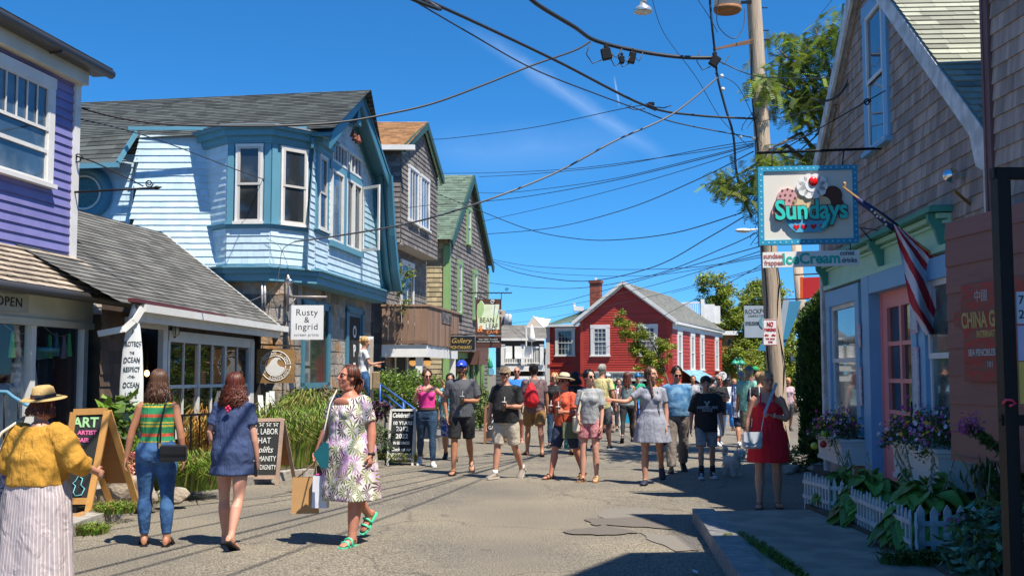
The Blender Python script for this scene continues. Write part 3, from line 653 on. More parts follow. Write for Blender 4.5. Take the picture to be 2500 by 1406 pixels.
bay=[Vector((-6.12,21.62,0)),Vector((-5.44,20.95,0)),Vector((-4.6,20.9,0)),Vector((-3.88,21.65,0)),Vector((-3.78,22.5,0))]
CP=[(-.05,.10,.10,.2),(-.05,.05,-.04,.1),(-.3,-.02,-.06,.12),(-.05,.16,.2,.235)]
lowb=[Vector((-5.75,21.2,0)),Vector((-5.44,20.95,0)),Vector((-4.6,20.9,0)),Vector((-3.88,21.65,0)),Vector((-3.80,22.35,0)),W(27.3)]
cornice(mb,lowb,3.4,CP);cornice(mb,[Vector((-9.5,21.12,0)),Vector((-5.75,21.12,0))],3.4,CP)
cornice(mb,bay,6.2,[(-.05,.06,-.16,-.06),(-.05,.14,-.06,.06),(-.05,.22,.06,.11)])
cornice(mb,bay,4.38,[(-.03,.05,0,.055),(-.03,.08,.055,.075)]);cornice(mb,bay,6.0,[(-.03,.045,0,.05)])
mb.build('cornice',TEAL,bh)
mb=MB();cornice(mb,bay,6.2,[(-.05,.25,.11,.135)]);mb.add([p+Vector((0,0,6.33))for p in bay]+[Vector((-3.9,22.3,6.45)),Vector((-6.2,22.2,6.45))],[tuple(range(7))]);mb.build('bay_roof',mat('lead_grey',(.22,.25,.27),.5),bh)
mb=MB();tl=MB()
for i in range(4):
 a,b=bay[i],bay[i+1];g_=frame(a,b-a,Vector(((b-a).y,-(b-a).x,0)));ln=(b-a).length
 courses(mb,g_,rect(0,3.55,ln,4.38),.135,.16,.016,jit=.003);courses(mb,g_,rect(0,6.02,ln,6.16),.13,.16,.012)
 if i==0:courses(mb,g_,rect(0,4.38,ln,6.16),.135,.16,.016)
 else:tl.add([g_(0,4.4,0),g_(ln,4.4,0),g_(ln,6.05,0),g_(0,6.05,0)],[(0,1,2,3)])
 for s in(0,ln):
  if i:slabm(tl,g_,(max(0,s-.12),4.44,min(ln,s+.12),6.02),0,.03)
mb.build('bay_wall',BLUEL,bh);tl.build('bay_trim',TEAL,bh)
for i,(s0,s1)in((1,(.16,.69)),(2,(.20,.82)),(3,(.14,.66))):
 a,b=bay[i],bay[i+1];g_=frame(a,b-a,Vector(((b-a).y,-(b-a).x,0)))
 window(bh,g_,s0,4.47,s1,5.98,WHITE,mat('putty_sash',(.52,.49,.45),.5),cw=.045,proud=.05,sw=.045)
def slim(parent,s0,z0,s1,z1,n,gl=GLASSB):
 m=MB();slabm(m,fw,(s0,z0,s0+.06,z1),0,.06);slabm(m,fw,(s1-.06,z0,s1,z1),0,.06);slabm(m,fw,(s0+.06,z0,s1-.06,z0+.05),0,.06);slabm(m,fw,(s0+.06,z1-.05,s1-.06,z1),0,.06)
 for i in range(1,n):x=s0+(s1-s0)*i/n;slabm(m,fw,(x-.012,z0+.05,x+.012,z1-.05),.0,.045)
 w_=m.build('window',WHITE,parent);mg=MB();mg.add([fw(s0,z0,.015),fw(s1,z0,.015),fw(s1,z1,.015),fw(s0,z1,.015)],[(0,1,2,3)]);mg.build('glass',gl,w_)
slim(bh,SY(22.65),6.0,SY(23.75),6.46,5);slim(bh,SY(23.85),6.0,SY(24.95),6.46,4)
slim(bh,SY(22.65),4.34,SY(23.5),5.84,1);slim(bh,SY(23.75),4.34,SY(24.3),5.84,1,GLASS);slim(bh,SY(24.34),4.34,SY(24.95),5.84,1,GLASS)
mb=MB();slabm(mb,fw,(SY(22.55),5.84,SY(25.05),6.0),0,.05);slabm(mb,fw,(SY(22.55),4.22,SY(25.05),4.34),0,.09);slabm(mb,fw,(SY(23.5),4.34,SY(23.75),5.84),0,.05);mb.build('window_trim',TEAL,bh)
hg=fw(SY(25.0),0,.06);sf2=frame(hg,Vector((.42,-.35,0)),Vector((-.4,-.45,0)))
mb=MB();w2=.56
for r in((0,4.36,.05,5.84),(w2-.05,4.36,w2,5.84),(.05,4.36,w2-.05,4.42),(.05,5.78,w2-.05,5.84)):slabm(mb,sf2,r,-.02,.02)
op=mb.build('open_sash',WHITE,bh);mg=MB();mg.add([sf2(.04,4.4),sf2(w2-.04,4.4),sf2(w2-.04,5.8),sf2(.04,5.8)],[(0,1,2,3)]);mg.build('glass',glassm('clear_pane',(.75,.86,.85),.05),op)
hg=fw(SY(22.68),0,.06);
rw=frame((-8.60,21.73,0),(1,0,0),(0,-1,0));zc=P(200,470,21.7).z;xc=P(205,470,21.7).x
def ringw(m,r0,r1,d0,d1):
 rows=[];K=36
 for rr_,dd in((r0,d0),(r0,d1),(r1,d1),(r1,d0),(r0,d0)):rows.append([Vector((xc+math.cos(2*math.pi*j/K)*rr_,21.73-dd,zc+math.sin(2*math.pi*j/K)*rr_))for j in range(K)])
 m.rings(rows,caps=False)
mb=MB();ringw(mb,.34,.56,0,.05);rwn=mb.build('round_window',TEAL,bh);mb=MB();ringw(mb,.31,.35,0,.06);mb.build('frame',WHITE,rwn)
mb=MB();mb.add([Vector((xc+math.cos(2*math.pi*j/24)*.33,21.715,zc+math.sin(2*math.pi*j/24)*.33))for j in range(24)],[tuple(range(24))]);mb.build('glass',mat('seeded_glass',(.05,.12,.12),.15,.8,25),rwn)
mb=MB();mb.bar((-7.42,21.1,6.33),(-4.0,21.25,6.36),.05,.07);mb.bar((-7.62,21.15,5.68),(-7.38,21.45,6.33),.06,.08);mb.bar((-11,21.2,5.52),(-7.6,21.15,5.63),.05,.1);mb.build('eave_trim',TEAL,bh)
sw=frame(Vector((-6.98+.127*21.1,21.1,0)),du,dn);SS=lambda Y:(Y-21.1)*math.hypot(1,.127)
mb=MB();courses(mb,sw,rect(0,0,SS(27.4),3.5),.26,.42,.004,holes=[(SS(22.0),1.4,SS(23.75),3.0),(SS(25.15),.75,SS(26.6),3.08)],jit=.03,gap=.008,mib=1)
fr_=frame((-9.5,21.1,0),(1,0,0),(0,-1,0));courses(mb,fr_,rect(0,0,5.2,3.5),.26,.42,.004,jit=.03,gap=.008,mib=1);mb.build('stone_wall',[STONE,MORT],bh)
mb=MB();mb.add([Vector((-5.75,21.2,3.42)),Vector((-5.44,20.97,3.42)),Vector((-4.6,20.93,3.42)),Vector((-3.9,21.67,3.42)),Vector((-3.8,22.4,3.42)),W(27.3)+Vector((0,0,3.42)),W(27.3,-1)+Vector((0,0,3.42)),Vector((-5.7,22,3.42))],[tuple(range(8))]);mb.build('soffit',mat('soffit_sage',(.28,.36,.33),.6),bh)
mb=MB()
for r in((SS(21.95),1.35,SS(22.1),3.05),(SS(23.66),1.35,SS(23.85),3.05),(SS(21.95),2.93,SS(23.85),3.08),(SS(21.95),1.3,SS(23.85),1.42)):slabm(mb,sw,r,-.15,.05)
mb.build('window_frame',TEALD,bh);mb=MB()
for r in((SS(25.1),.7,SS(25.3),3.1),(SS(26.45),.7,SS(26.65),3.1),(SS(25.1),3.0,SS(26.65),3.14)):slabm(mb,sw,r,-.15,.05)
mb.build('door_frame',TEALD,bh)
mb=MB();mb.add([sw(SS(22.05),1.4,.012),sw(SS(23.7),1.4,.012),sw(SS(23.7),3,.012),sw(SS(22.05),3,.012)],[(0,1,2,3)]);mb.build('shop_window',mat('shop_glass_green',(.035,.05,.045),.04,.6,1.5,spec=1),bh)
mb=MB();slabm(mb,sw,(SS(25.3),.78,SS(26.45),3.0),-.02,.012);dr=mb.build('door',TEALD,bh);mb=MB();slabm(mb,sw,(SS(25.4),.9,SS(26.35),2.92),.012,.02);mb.build('door_panel',DARK,dr)
for ch,z in(('O',2.56),('P',2.12),('E',1.70),('N',1.28)):text(dr,ch,sw(SS(25.85),z,.022),du,(0,0,1),.38,WHITE,bold=.012)
for k,(z0,z1)in enumerate(((1.78,2.42),(1.15,1.72))):
 t=thing('framed_print',sw(SS(24.8),z0,.1),('upper' if k==0 else 'lower')+' white framed print on a stand beside the open door','picture','framed prints by the shop door')
 ff=frame(sw(SS(24.3),0,.55),Vector((1,.9,0)),Vector((.9,-1,0)));slab('frame',WHITE,t,ff,(0,z0,.36,z1),0,.03);slab('print',mat('print_grey%d'%k,(.25,.28,.33),.6,.8,9),t,ff,(.07,z0+.1,.29,z1-.1),.032,.034)
bc=thing('wind_chime',fw(SY(23.55),6.75,.25),'rusty bell wind chime hanging in the blue gable','wind chime')
part('bells',mat('rust',(.20,.06,.035),.7,.3,20),bc,lambda m:[m.lathe([(.015,.16),(.03,.12),(.05,.05),(.075,0)],fw(SY(23.55)+dx,6.62+dz,.25+dy),10)for dx,dy,dz in((-.1,0,.05),(.06,0,0),(0,.1,-.06),(.12,.05,-.05))])
part('bracket',TEALD,bc,lambda m:[m.prism([(SY(23.4),6.95),(SY(23.75),6.95),(SY(23.6),7.45)],fw,.1,.35),m.bar(fw(SY(23.5),6.95,.25),fw(SY(23.5),6.7,.25),.01,.01)])
sb_=thing('sign_bracket',P(703,735,21.0),'weathered steel pipe bracket above the screen print sign','sign bracket')
part('pipe',mat('flaky_pipe',(.35,.30,.28),.5,.3,12,metal=.3),sb_,lambda m:[m.tube([P(704,724,20.95),P(798,725,20.95)],.022,8),m.tube([P(703,700,21),P(703,760,21)],.025,8),m.tube([P(704,750,20.98),P(722,727,20.95)],.012,6)])
sg=thing('hanging_sign',P(749,787,20.9),'square white sign lettered for screen prints by the stone wall','sign')
so_=P(749,787,20.9);sf=frame(so_,(1,-.03,0),(0,-1,0));slab('board',mat('sign_white',(.78,.77,.75),.4,.03),sg,sf,(-.315,-.325,.315,.325),-.02,.012)
part('hook',BLACKM,sg,lambda m:[m.tube([sf(x,.325,0),sf(x,.45,0)],.008,6)for x in(-.2,.19)])
for tx,z,sz,sp in(('Rusty',.185,.175,1.08),('&',.045,.16,1),('Ingrid',-.085,.175,1.08),('screen prints',-.235,.078,1.12)):
 text(sg,tx,sf(0,z,.0125),(1,-.03,0),(0,0,1),sz,INK,space=sp,ext=.001)
fl=thing('flood_lamp',P(706,688,20.8),'silver flood lamp under the blue cornice','lamp')
part('shade',mat('brushed_steel',(.6,.6,.6),.25,.1,metal=1),fl,lambda m:m.lathe([(.02,.12),(.05,.08),(.085,0),(.08,0)],P(711,692,20.7),14,M=Matrix.Rotation(-.7,3,'Y')))
part('stem',WHITE,fl,lambda m:m.tube([P(703,672,20.85),P(706,684,20.8)],.02,6))
mt_=thing('electric_meter',P(645,710,20.95),'grey electric meter conduit on the stone wall','meter')
part('conduit',mat('conduit_grey',(.45,.45,.46),.4,metal=.4),mt_,lambda m:[m.tube([P(640+k*7,690,20.9),P(640+k*7,760,20.9)],.022,8)for k in(0,1)])
GSH=mat('weathered_shingle',(0.185,0.162,0.148),0.85,0.28,5,tone=0.34,bump=0.5,bscale=25,stretch=(5,5,.8),hue=.02)
YSH=mat('yellowed_shingle',(0.36,0.29,0.17),0.8,0.2,5,tone=0.25,bump=0.3,bscale=25)
ORR=mat('orange_roof_shingle',(0.36,0.195,0.085),0.85,0.15,4,tone=0.35,bump=0.4)
GRR=mat('green_roof_shingle',(0.115,0.165,0.125),0.85,0.15,4,tone=0.35,bump=0.4)
SAGE=mat('green_trim_paint',(0.22,0.36,0.14),0.5,0.08,4)
DGR=mat('dark_green_trim',(0.03,0.075,0.05),0.5,0.1)
DECKW=mat('deck_boards',(0.215,0.13,0.085),0.8,0.2,3,tone=0.35,bump=.4,bscale=20,stretch=(5,5,.6))
gb=thing('gallery_building',(-4,31,0),'weathered grey shingle building with tan roof and tall white windows','house')
gd=Vector((.144,1,0)).normalized();gn=Vector((1,-.144,0));g0_=Vector((-2.95,29,0));gf=frame(g0_,gd,gn);GL=4.62
mb=MB()
gp=[(0,5.05),(GL,5.05),(GL,7.6),(2.5,8.75),(0,7.6)]
hx0,hx1=.62,3.3
courses(mb,gf,gp,.135,.15,.018,jit=.006);cs=frame(g0_+Vector((-4.5,0,0)),(1,0,0),(0,-1,0));courses(mb,cs,rect(0,5.05,4.5,7.6),.135,.15,.018,jit=.006)
cs2=frame(Vector((-5.2,30.0,0)),(1,0,0),(0,-1,0));courses(mb,cs2,rect(0,0,2.02,5.0),.15,.17,.018,jit=.006)
lf=frame(Vector((-3.35,29.3,0)),gd,gn);courses(mb,lf,rect(0,0,4.9,5.05),.15,.17,.016,holes=[(.9,0,2.2,2.4),(1.5,3.2,3.1,4.85)]);mb.build('wall',GSH,gb)
mb=MB();mb.add([gf(0,5.04,.02),gf(GL,5.04,.02),gf(GL,5.04,-1),gf(0,5.04,-1.6),],[(0,1,2,3)]);mb.box((-4.0,29.5,5.02),(2.2,1.0,.05));mb.build('soffit',mat('soffit_grey',(.35,.32,.3),.7),gb)
mb=MB();rp=gf(2.5,8.82,.18)
r_,ls,lt=bilin((-8,28.75,7.58),(-2.75,28.75,7.58),(-8,rp.y,8.82),rp);courses(mb,r_,rect(0,0,ls,lt),.13,.2,.014)
r_,ls,lt=bilin((-2.1,33.75,7.62),(-8,33.75,7.62),rp,(-8,rp.y,8.82));courses(mb,r_,rect(0,0,ls,lt),.13,.2,.014);mb.build('roof',ORR,gb)
mb=MB();mb.bar(gf(-.25,7.5,.16),gf(2.5,8.72,.16),.05,.2);mb.bar(gf(2.5,8.72,.16),gf(GL+.2,7.5,.16),.05,.2);mb.build('rake_board',DGR,gb)
mb=MB();mb.bar(gf(-.2,7.40,.1),gf(2.5,8.60,.1),.04,.1);mb.bar(gf(2.5,8.60,.1),gf(GL+.16,7.40,.1),.04,.1);mb.build('rake_trim',mat('pale_green_trim',(.25,.42,.28),.5),gb)
mb=MB();mb.box((-4.6,28.72,7.52),(4.1,.14,.13));mb.build('gutter',WHITE,gb)
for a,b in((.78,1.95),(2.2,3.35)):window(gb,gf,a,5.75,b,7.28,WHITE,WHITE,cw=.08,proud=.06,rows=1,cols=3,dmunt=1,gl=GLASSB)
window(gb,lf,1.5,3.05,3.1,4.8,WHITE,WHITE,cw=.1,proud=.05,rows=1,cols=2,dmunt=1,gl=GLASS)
mb=MB();slabm(mb,lf,(.9,0,2.3,2.35),-.02,.012);mb.build('doorway',DARK,gb);mb=MB();[slabm(mb,lf,r,-.1,.06)for r in((.8,0,.95,2.5),(2.2,0,2.35,2.5),(.8,2.4,2.35,2.55))];mb.build('door_frame',CREAM,gb)
by=thing('balcony',(-2.6,30,2.4),'brown board balcony over white beams and posts on the gallery front','balcony')
bc0,bc1,bc2=Vector((-3.3,28.0,0)),Vector((-2.13,28.0,0)),Vector((-1.55,32.0,0));
b1=frame(bc0,bc1-bc0,(0,-1,0));l1=(bc1-bc0).length;b2=frame(bc1,bc2-bc1,(1,-.14,0));l2=(bc2-bc1).length
def boards(m,f,ln,z0,z1,w=.15):
 n=int(ln/w)
 for i in range(n):slabm(m,f,(i*ln/n+.006,z0+rnd.uniform(-.02,.02),(i+1)*ln/n-.006,z1),-.02,.015)
part('parapet',DECKW,by,lambda m:[boards(m,b1,l1,2.33,3.30),boards(m,b2,l2,2.33,3.30),slabm(m,b1,(-.02,3.30,l1+.04,3.35),-.1,.04),slabm(m,b2,(0,3.30,l2,3.35),-.1,.05),slabm(m,b1,(0,2.36,l1,2.44),.015,.035)])
part('beam',WHITE,by,lambda m:[slabm(m,b1,(0,2.02,l1,2.33),-.12,-.02),slabm(m,b2,(0.02,2.02,l2,2.33),-.12,-.02),m.add([bc0+Vector((0,.1,2.3)),bc1+Vector((0,.1,2.3)),bc2+Vector((0,0,2.3)),Vector((-3,33,2.3))],[(0,1,2,3)])])
for q,w in((Vector((-2.36,28.2,0)),.17),(Vector((-1.7,31.7,0)),.17)):part('post',WHITE,by,lambda m:m.box(q+Vector((0,0,1.0)),(w,w,2.04)))
part('poster',mat('balcony_poster',(.03,.05,.06),.4,.8,12,c2=(.3,.2,.12),c2amt=.7,c2scale=6),by,lambda m:m.prism(rect(1.6,2.95,2.9,3.25),b2,.016,.03))
for k,px in enumerate((1008,1043)):
 t=thing('globe_lamp',P(px,885,29.5),'amber lantern lamp hanging under the gallery balcony, %s the white post'%('left of' if k==0 else 'right of'),'lamp','lanterns under the balcony')
 part('globe',mat('amber_lamp',(.7,.35,.1),.3,emit=.5),t,lambda m:m.ell(P(px,885,29.5),(.10,.10,.09)));part('cap',BLACKM,t,lambda m:m.lathe([(.12,.0),(.05,.12),(.01,.3)],P(px,880,29.5),12))
sg=thing('gallery_sign',P(1125,838,31),'black sign with gold gallery lettering hanging from a twisted bar','sign')
so_=P(1125,838,30.8);sf=frame(so_,(1,0,0),(0,-1,0));slab('board',mat('sign_black',(.012,.012,.012),.4),sg,sf,(-.40,-.2,.40,.2),-.02,.012)
GOLD=mat('gold_leaf',(.62,.40,.10),.4,metal=.3)
part('border',mat('sign_edge',(.25,.25,.24),.4),sg,lambda m:[slabm(m,sf,r,.0,.018)for r in((-.41,-.21,.41,-.195),(-.41,.195,.41,.21),(-.41,-.195,-.395,.195),(.395,-.195,.41,.195))])
text(sg,'Gallery',sf(0,.07,.014),(1,0,0),(0,0,1),.19,GOLD,shear=.35);text(sg,'MONTANARO',sf(0,-.115,.014),(1,0,0),(0,0,1),.125,GOLD,bold=.001,xs=.74)
part('bar',BLACKM,sg,lambda m:[m.tube([P(1085,817,30.8),P(1225,815,30.8)],.015,6),scroll(m,P(1093,810,30.8),(1,0,0),(0,0,1),.09)])
def leafy(name,pts_fn,n,size,mt,mt2=None,seed=1,base=None,flat=False,asp=.55,curl=.15,keep=None):
 r_=random.Random(seed);m=MB();m.nonorm=True
 for i in range(n):
  p,dr=pts_fn(r_);s=size*r_.uniform(.6,1.3)
  a=Vector((r_.gauss(0,1),r_.gauss(0,1),r_.gauss(0,.6))).normalized()if dr is None else(Vector(dr)+Vector((r_.gauss(0,.35),r_.gauss(0,.35),r_.gauss(0,.35)))).normalized()
  sd=a.cross(Vector((r_.gauss(0,.4),r_.gauss(0,.4),1))).normalized();nn=a.cross(sd)
  b0=p;b1=p+a*s*.5+sd*s*asp*.5+nn*s*curl;b2=p+a*s;b3=p+a*s*.5-sd*s*asp*.5+nn*s*curl
  m.add([b0,b1,b2,b3],[(0,1,2),(0,2,3)],1 if(mt2 is not None and r_.random()<.35)else 0,r_.random())
 return m
LEAFG=mat('leaf_green',(0.085,0.135,0.025),0.5,0.3,1.2,tone=0.5,hue=.05,trans=.3)
LEAFY=mat('leaf_yellow_green',(0.20,0.23,0.035),0.5,0.3,1.0,tone=0.45,hue=.05,trans=.35)
LEAFD=mat('leaf_dark',(0.035,0.07,0.016),0.5,0.3,1.5,tone=0.5,hue=.04,trans=.2)
vine=thing('climbing_vine',P(975,700,27.5),'yellow-green vine trailing from the blue eave to the balcony','plant')
vp=[(972,655),(990,670),(1000,665),(985,690),(980,705),(995,735),(985,755),(975,720),(970,690),(1005,668)]
part('leaves',[LEAFY,LEAFG],vine,lambda m:m.__dict__.update(leafy('v',lambda r:(P(*[a+r.gauss(0,6)for a in r.choice(vp)],27.4+r.uniform(-.2,.2)),None),420,.09,LEAFY,LEAFG,3).__dict__))
part('stem',BARK,vine,lambda m:m.tube([P(a,b,27.45)for a,b in vp[:8]],.008,5))
cb=thing('cafe_building',(-3,38,0),'grey shingle gable with green window trim and mossy green roof','house')
cdv=Vector((.145,1,0)).normalized();c0_=Vector((-2.0,34.5,0));cf=frame(c0_,cdv,(1,-.145,0));CL=7.5;AP=(3.5,8.35)
mb=MB();courses(mb,cf,[(0,-.4),(CL,-.4),(CL,5.75),AP,(0,5.85)],.15,.17,.02,jit=.006);mb.build('wall',GSH,cb)
mb=MB();cs=frame(c0_+Vector((-4.5,0,0)),(1,0,0),(0,-1,0));courses(mb,cs,rect(0,-.2,4.5,5.9),.15,.17,.018);mb.build('side_wall',YSH,cb)
mb=MB();rp=cf(AP[0],8.45,.2);r_,ls,lt=bilin((-7,34.15,5.75),(-1.85,34.15,5.75),(-7,rp.y,8.45),rp);courses(mb,r_,rect(0,0,ls,lt),.13,.2,.014)
r_,ls,lt=bilin((-.75,42.2,5.7),(-7,42.2,5.7),rp,(-7,rp.y,8.45));courses(mb,r_,rect(0,0,ls,lt),.13,.2,.014);mb.build('roof',GRR,cb)
mb=MB();mb.bar(cf(-.3,5.62,.18),cf(AP[0],8.33,.18),.06,.26);mb.bar(cf(AP[0],8.33,.18),cf(CL+.3,5.55,.18),.06,.26);mb.build('rake_board',DGR,cb)
mb=MB();slabm(mb,cf,(0,-.2,.2,5.7),0,.05);slabm(mb,cf,(CL-.15,-.4,CL+.02,5.6),0,.05);mb.box(c0_+Vector((-.07,-.03,2.7)),(.16,.06,5.8));mb.build('corner_board',SAGE,cb)
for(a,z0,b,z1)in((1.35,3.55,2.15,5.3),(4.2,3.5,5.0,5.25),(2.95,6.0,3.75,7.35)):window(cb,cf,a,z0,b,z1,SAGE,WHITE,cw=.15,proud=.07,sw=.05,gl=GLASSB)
mb=MB();slabm(mb,cf,(.5,2.3,5.6,2.75),0,.35);slabm(mb,cf,(2.8,1.9,4.6,2.35),0,.5);mb.build('shop_canopy',mat('brown_canopy',(.12,.06,.045),.8,.2,tone=.2),cb)
mb=MB()
for s in(.4,1.3,2.1,2.9,3.9,5.0,6.0):slabm(mb,cf,(s,-.3,s+.2,2.3),0,.10)
slabm(mb,cf,(.4,2.1,6.2,2.32),0,.12);slabm(mb,cf,(.4,-.3,6.2,.3),0,.07);mb.build('shopfront',SAGE,cb)
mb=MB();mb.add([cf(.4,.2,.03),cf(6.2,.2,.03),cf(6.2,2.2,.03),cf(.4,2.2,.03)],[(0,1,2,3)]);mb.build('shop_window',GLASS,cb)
sg=thing('cafe_sign',P(1192,790,36),'tall brown cafe sign with a pale leaf panel hanging over the street','sign')
so_=P(1192,788,36);sf=frame(so_,(1,0,0),(0,-1,0));q=36/2700
X=lambda px:(px-1192)*q;Z=lambda py:(788-py)*q
BRS=mat('sign_brown',(.085,.035,.025),.5);slab('board',BRS,sg,sf,(X(1161),Z(818),X(1224),Z(730)),-.03,.012)
part('pale_panel',mat('sign_pale_green',(.62,.72,.42),.5,.2,3,c2=(.75,.78,.72),c2amt=.8,c2scale=1.5),sg,lambda m:m.prism([(X(1167),Z(804)),(X(1219),Z(804)),(X(1219),Z(743)),(X(1183),Z(743)),(X(1176),Z(733)),(X(1166),Z(743)),(X(1164),Z(760))],sf,.01,.018))
part('leaf_emblem',mat('sign_leaf',(.35,.52,.22),.5,.3,12),sg,lambda m:m.prism([(X(1168),Z(775)),(X(1175),Z(772)),(X(1182),Z(758)),(X(1181),Z(744)),(X(1174),Z(732)),(X(1167),Z(744)),(X(1164),Z(758))],sf,.018,.024))
part('scroll_emblem',WHITE,sg,lambda m:[scroll(m,sf(X(1202),Z(737),.02),(1,0,0),(0,0,1),.075,1.5,.012),scroll(m,sf(X(1221),Z(760),.02),(1,0,0),(0,0,1),.05,1.2,.01),scroll(m,sf(X(1222),Z(770),.02),(1,0,0),(0,0,1),.05,1.2,.01,dirn=-1)])
TXB=mat('text_brown',(.06,.03,.02),.6);text(sg,'BEAN',sf(X(1189),Z(782),.02),(1,0,0),(0,0,1),.23,TXB,xs=.85);text(sg,'LEAF',sf(X(1201),Z(797),.02),(1,0,0),(0,0,1),.23,TXB,xs=.85)
OR=mat('sign_orange',(.75,.25,.06),.5);text(sg,'&',sf(X(1171),Z(803),.022),(1,0,0),(0,0,1),.3,OR,shear=.3,bold=.006);text(sg,'CAFÉ',sf(X(1202),Z(811),.02),(1,0,0),(0,0,1),.15,OR,bold=.006,space=1.1)
slab('menu_board',BRS,sg,sf,(X(1161),Z(849),X(1224),Z(820)),-.03,.012);slab('menu_strip',BLACKM,sg,sf,(X(1161),Z(836),X(1223),Z(825)),.012,.018)
text(sg,'Soups • Salads • Sandwiches',sf(X(1192),Z(828),.02),(1,0,0),(0,0,1),.055,WHITE,bold=.001);text(sg,'Gourmet Beverages • Fine Pastries',sf(X(1192),Z(833.5),.02),(1,0,0),(0,0,1),.052,WHITE,bold=.001)
part('twisted_bar',BLACKM,sg,lambda m:[m.tube([P(1140+i*5.5,715+(.7 if i%2 else-.7),36)for i in range(21)],.022,6),scroll(m,P(1237,707,36),(1,0,0),(0,0,1),.06),scroll(m,P(1149,707,36),(1,0,0),(0,0,1),.06,dirn=-1),m.tube([P(1224,716,36),P(1224,732,36)],.012,5),m.tube([P(1165,716,36),P(1165,732,36)],.012,5)])
lp=thing('bubble_lamp',P(1197,905,33),'green capped clear globe lamp by the cafe corner','lamp')
part('cap',mat('lamp_green',(.03,.3,.18),.4),lp,lambda m:m.lathe([(.02,.3),(.05,.2),(.09,.05),(.07,0)],P(1197,898,33),12));part('globe',glassm('globe_glass',(.7,.75,.75),.3),lp,lambda m:m.ell(P(1197,908,33),(.12,.12,.13)));part('arm',BLACKM,lp,lambda m:m.tube([P(1197,890,33),P(1197,878,33),P(1185,878,33)],.012,5))
RED=mat('red_clapboard',(0.40,0.040,0.024),0.55,0.10,2,tone=0.12,bump=.2,bscale=25,c2=(.36,.024,.02),c2amt=.25,c2scale=1.5)
GRF=mat('grey_green_roof',(0.20,0.20,0.175),0.85,0.15,3,tone=0.25)
rb_=thing('shop_building',(5,50,-.5),'red clapboard shop with white windows, brick chimney and grey gable roof','shop')
A=Vector((2.987,48,0));u=Vector((.939,-.344,0));v=Vector((.344,.939,0));B=A+u*3.99;GZ=-.52
ff=frame(A,u,-v);fr2=frame(B,v,u)
AX=(1.95,5.42)
mb=MB();courses(mb,ff,[(0,1.66),(3.99,1.66),(3.99,3.92),AX,(0,3.92)],.105,None,.016,holes=[(.45,2.1,1.25,3.55),(2.55,2.1,3.35,3.55)])
courses(mb,fr2,rect(0,-.5,12.6,3.95),.16,.5,.018,holes=[(1.2,-.5,6.9,1.3)])
mb.quad(ff(-.05,GZ),ff(.22,GZ),ff(.22,1.7),ff(-.05,1.7));mb.build('wall',RED,rb_)
A2=A+v*.9-u*1.75;f2=frame(A2,u,-v);mb=MB();courses(mb,f2,rect(0,GZ,1.75,3.75),.15,.25,.014,holes=[(.35,2.4,1.2,3.6)]);slabm(mb,f2,(-.05,1.9,1.75,2.0),.01,.05);mb.build('wing_wall',RED,rb_)
slab('corner_board',WHITE,rb_,f2,(-.14,GZ,0.04,3.75),-.02,.03)
mb=MB();r_,ls,lt=bilin(f2(-.2,3.72,.2),f2(1.85,3.9,.2),f2(1.0,4.35,-1.4),f2(1.9,4.75,-1.4));courses(mb,r_,rect(0,0,ls,lt),.15,.3,.014);mb.build('wing_roof',GRR,rb_)
slab('wing_gutter',WHITE,rb_,f2,(-.2,3.66,1.8,3.76),.14,.22)
mb=MB();r_,ls,lt=bilin(ff(4.2,3.80,.25),B+v*12.8+u*.2+Vector((0,0,3.8)),ff(AX[0],5.5,.25),ff(AX[0],5.5,-9.5));courses(mb,r_,rect(0,0,ls,lt),.15,.3,.014)
r_,ls,lt=bilin(ff(-.25,3.80,-9),ff(-.25,3.80,.25),ff(AX[0],5.5,-9),ff(AX[0],5.5,.25));courses(mb,r_,rect(0,0,ls,lt),.15,.3,.014);mb.build('roof',GRF,rb_)
mb=MB()
for d in(.12,.26):mb.bar(ff(-.3,3.76-(.26-d)*.6,d),ff(AX[0],5.48-(.26-d)*.6,d),.05,.13);mb.bar(ff(AX[0],5.48-(.26-d)*.6,d),ff(4.25,3.76-(.26-d)*.6,d),.05,.13)
mb.bar(ff(4.15,3.74,.2),B+v*12.7+u*.12+Vector((0,0,3.74)),.1,.12);mb.bar(fr2(0,3.6,.03),fr2(12.6,3.6,.03),.06,.25);mb.build('rake_board',WHITE,rb_)
slab('corner_board',RED,rb_,ff,(3.8,1.6,4.02,3.95),.0,.04);slab('corner_board',RED,rb_,ff,(-.02,1.6,.12,3.95),.0,.04)
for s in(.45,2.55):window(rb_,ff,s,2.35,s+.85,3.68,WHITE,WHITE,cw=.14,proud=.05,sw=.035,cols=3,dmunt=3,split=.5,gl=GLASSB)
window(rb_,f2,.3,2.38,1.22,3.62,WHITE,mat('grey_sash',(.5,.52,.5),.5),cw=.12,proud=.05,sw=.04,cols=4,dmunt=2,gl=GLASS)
for s in(1.0,3.9,6.3,10.4):window(rb_,fr2,s,1.75,s+1.0,3.5,WHITE,WHITE,cw=.2,proud=.06,sw=.06,cols=1,gl=mat('curtained',(.25,.27,.27),.3,.3))
mb=MB();slabm(mb,ff,(.6,1.28,3.2,1.64),0,.08);slabm(mb,ff,(.55,1.62,3.25,1.68),0,.14);mb.build('shop_sign',mat('sign_offwhite',(.62,.62,.55),.5),rb_)
text(rb_,'The PEWTER Shop',ff(1.95,1.46,.085),u,(0,0,1),.25,mat('sign_grey_text',(.12,.13,.13),.6),bold=.003,xs=.95)
mb=MB();slabm(mb,ff,(.25,GZ,3.75,1.28),-.6,-.5);mb.build('shop_interior',DARK,rb_)
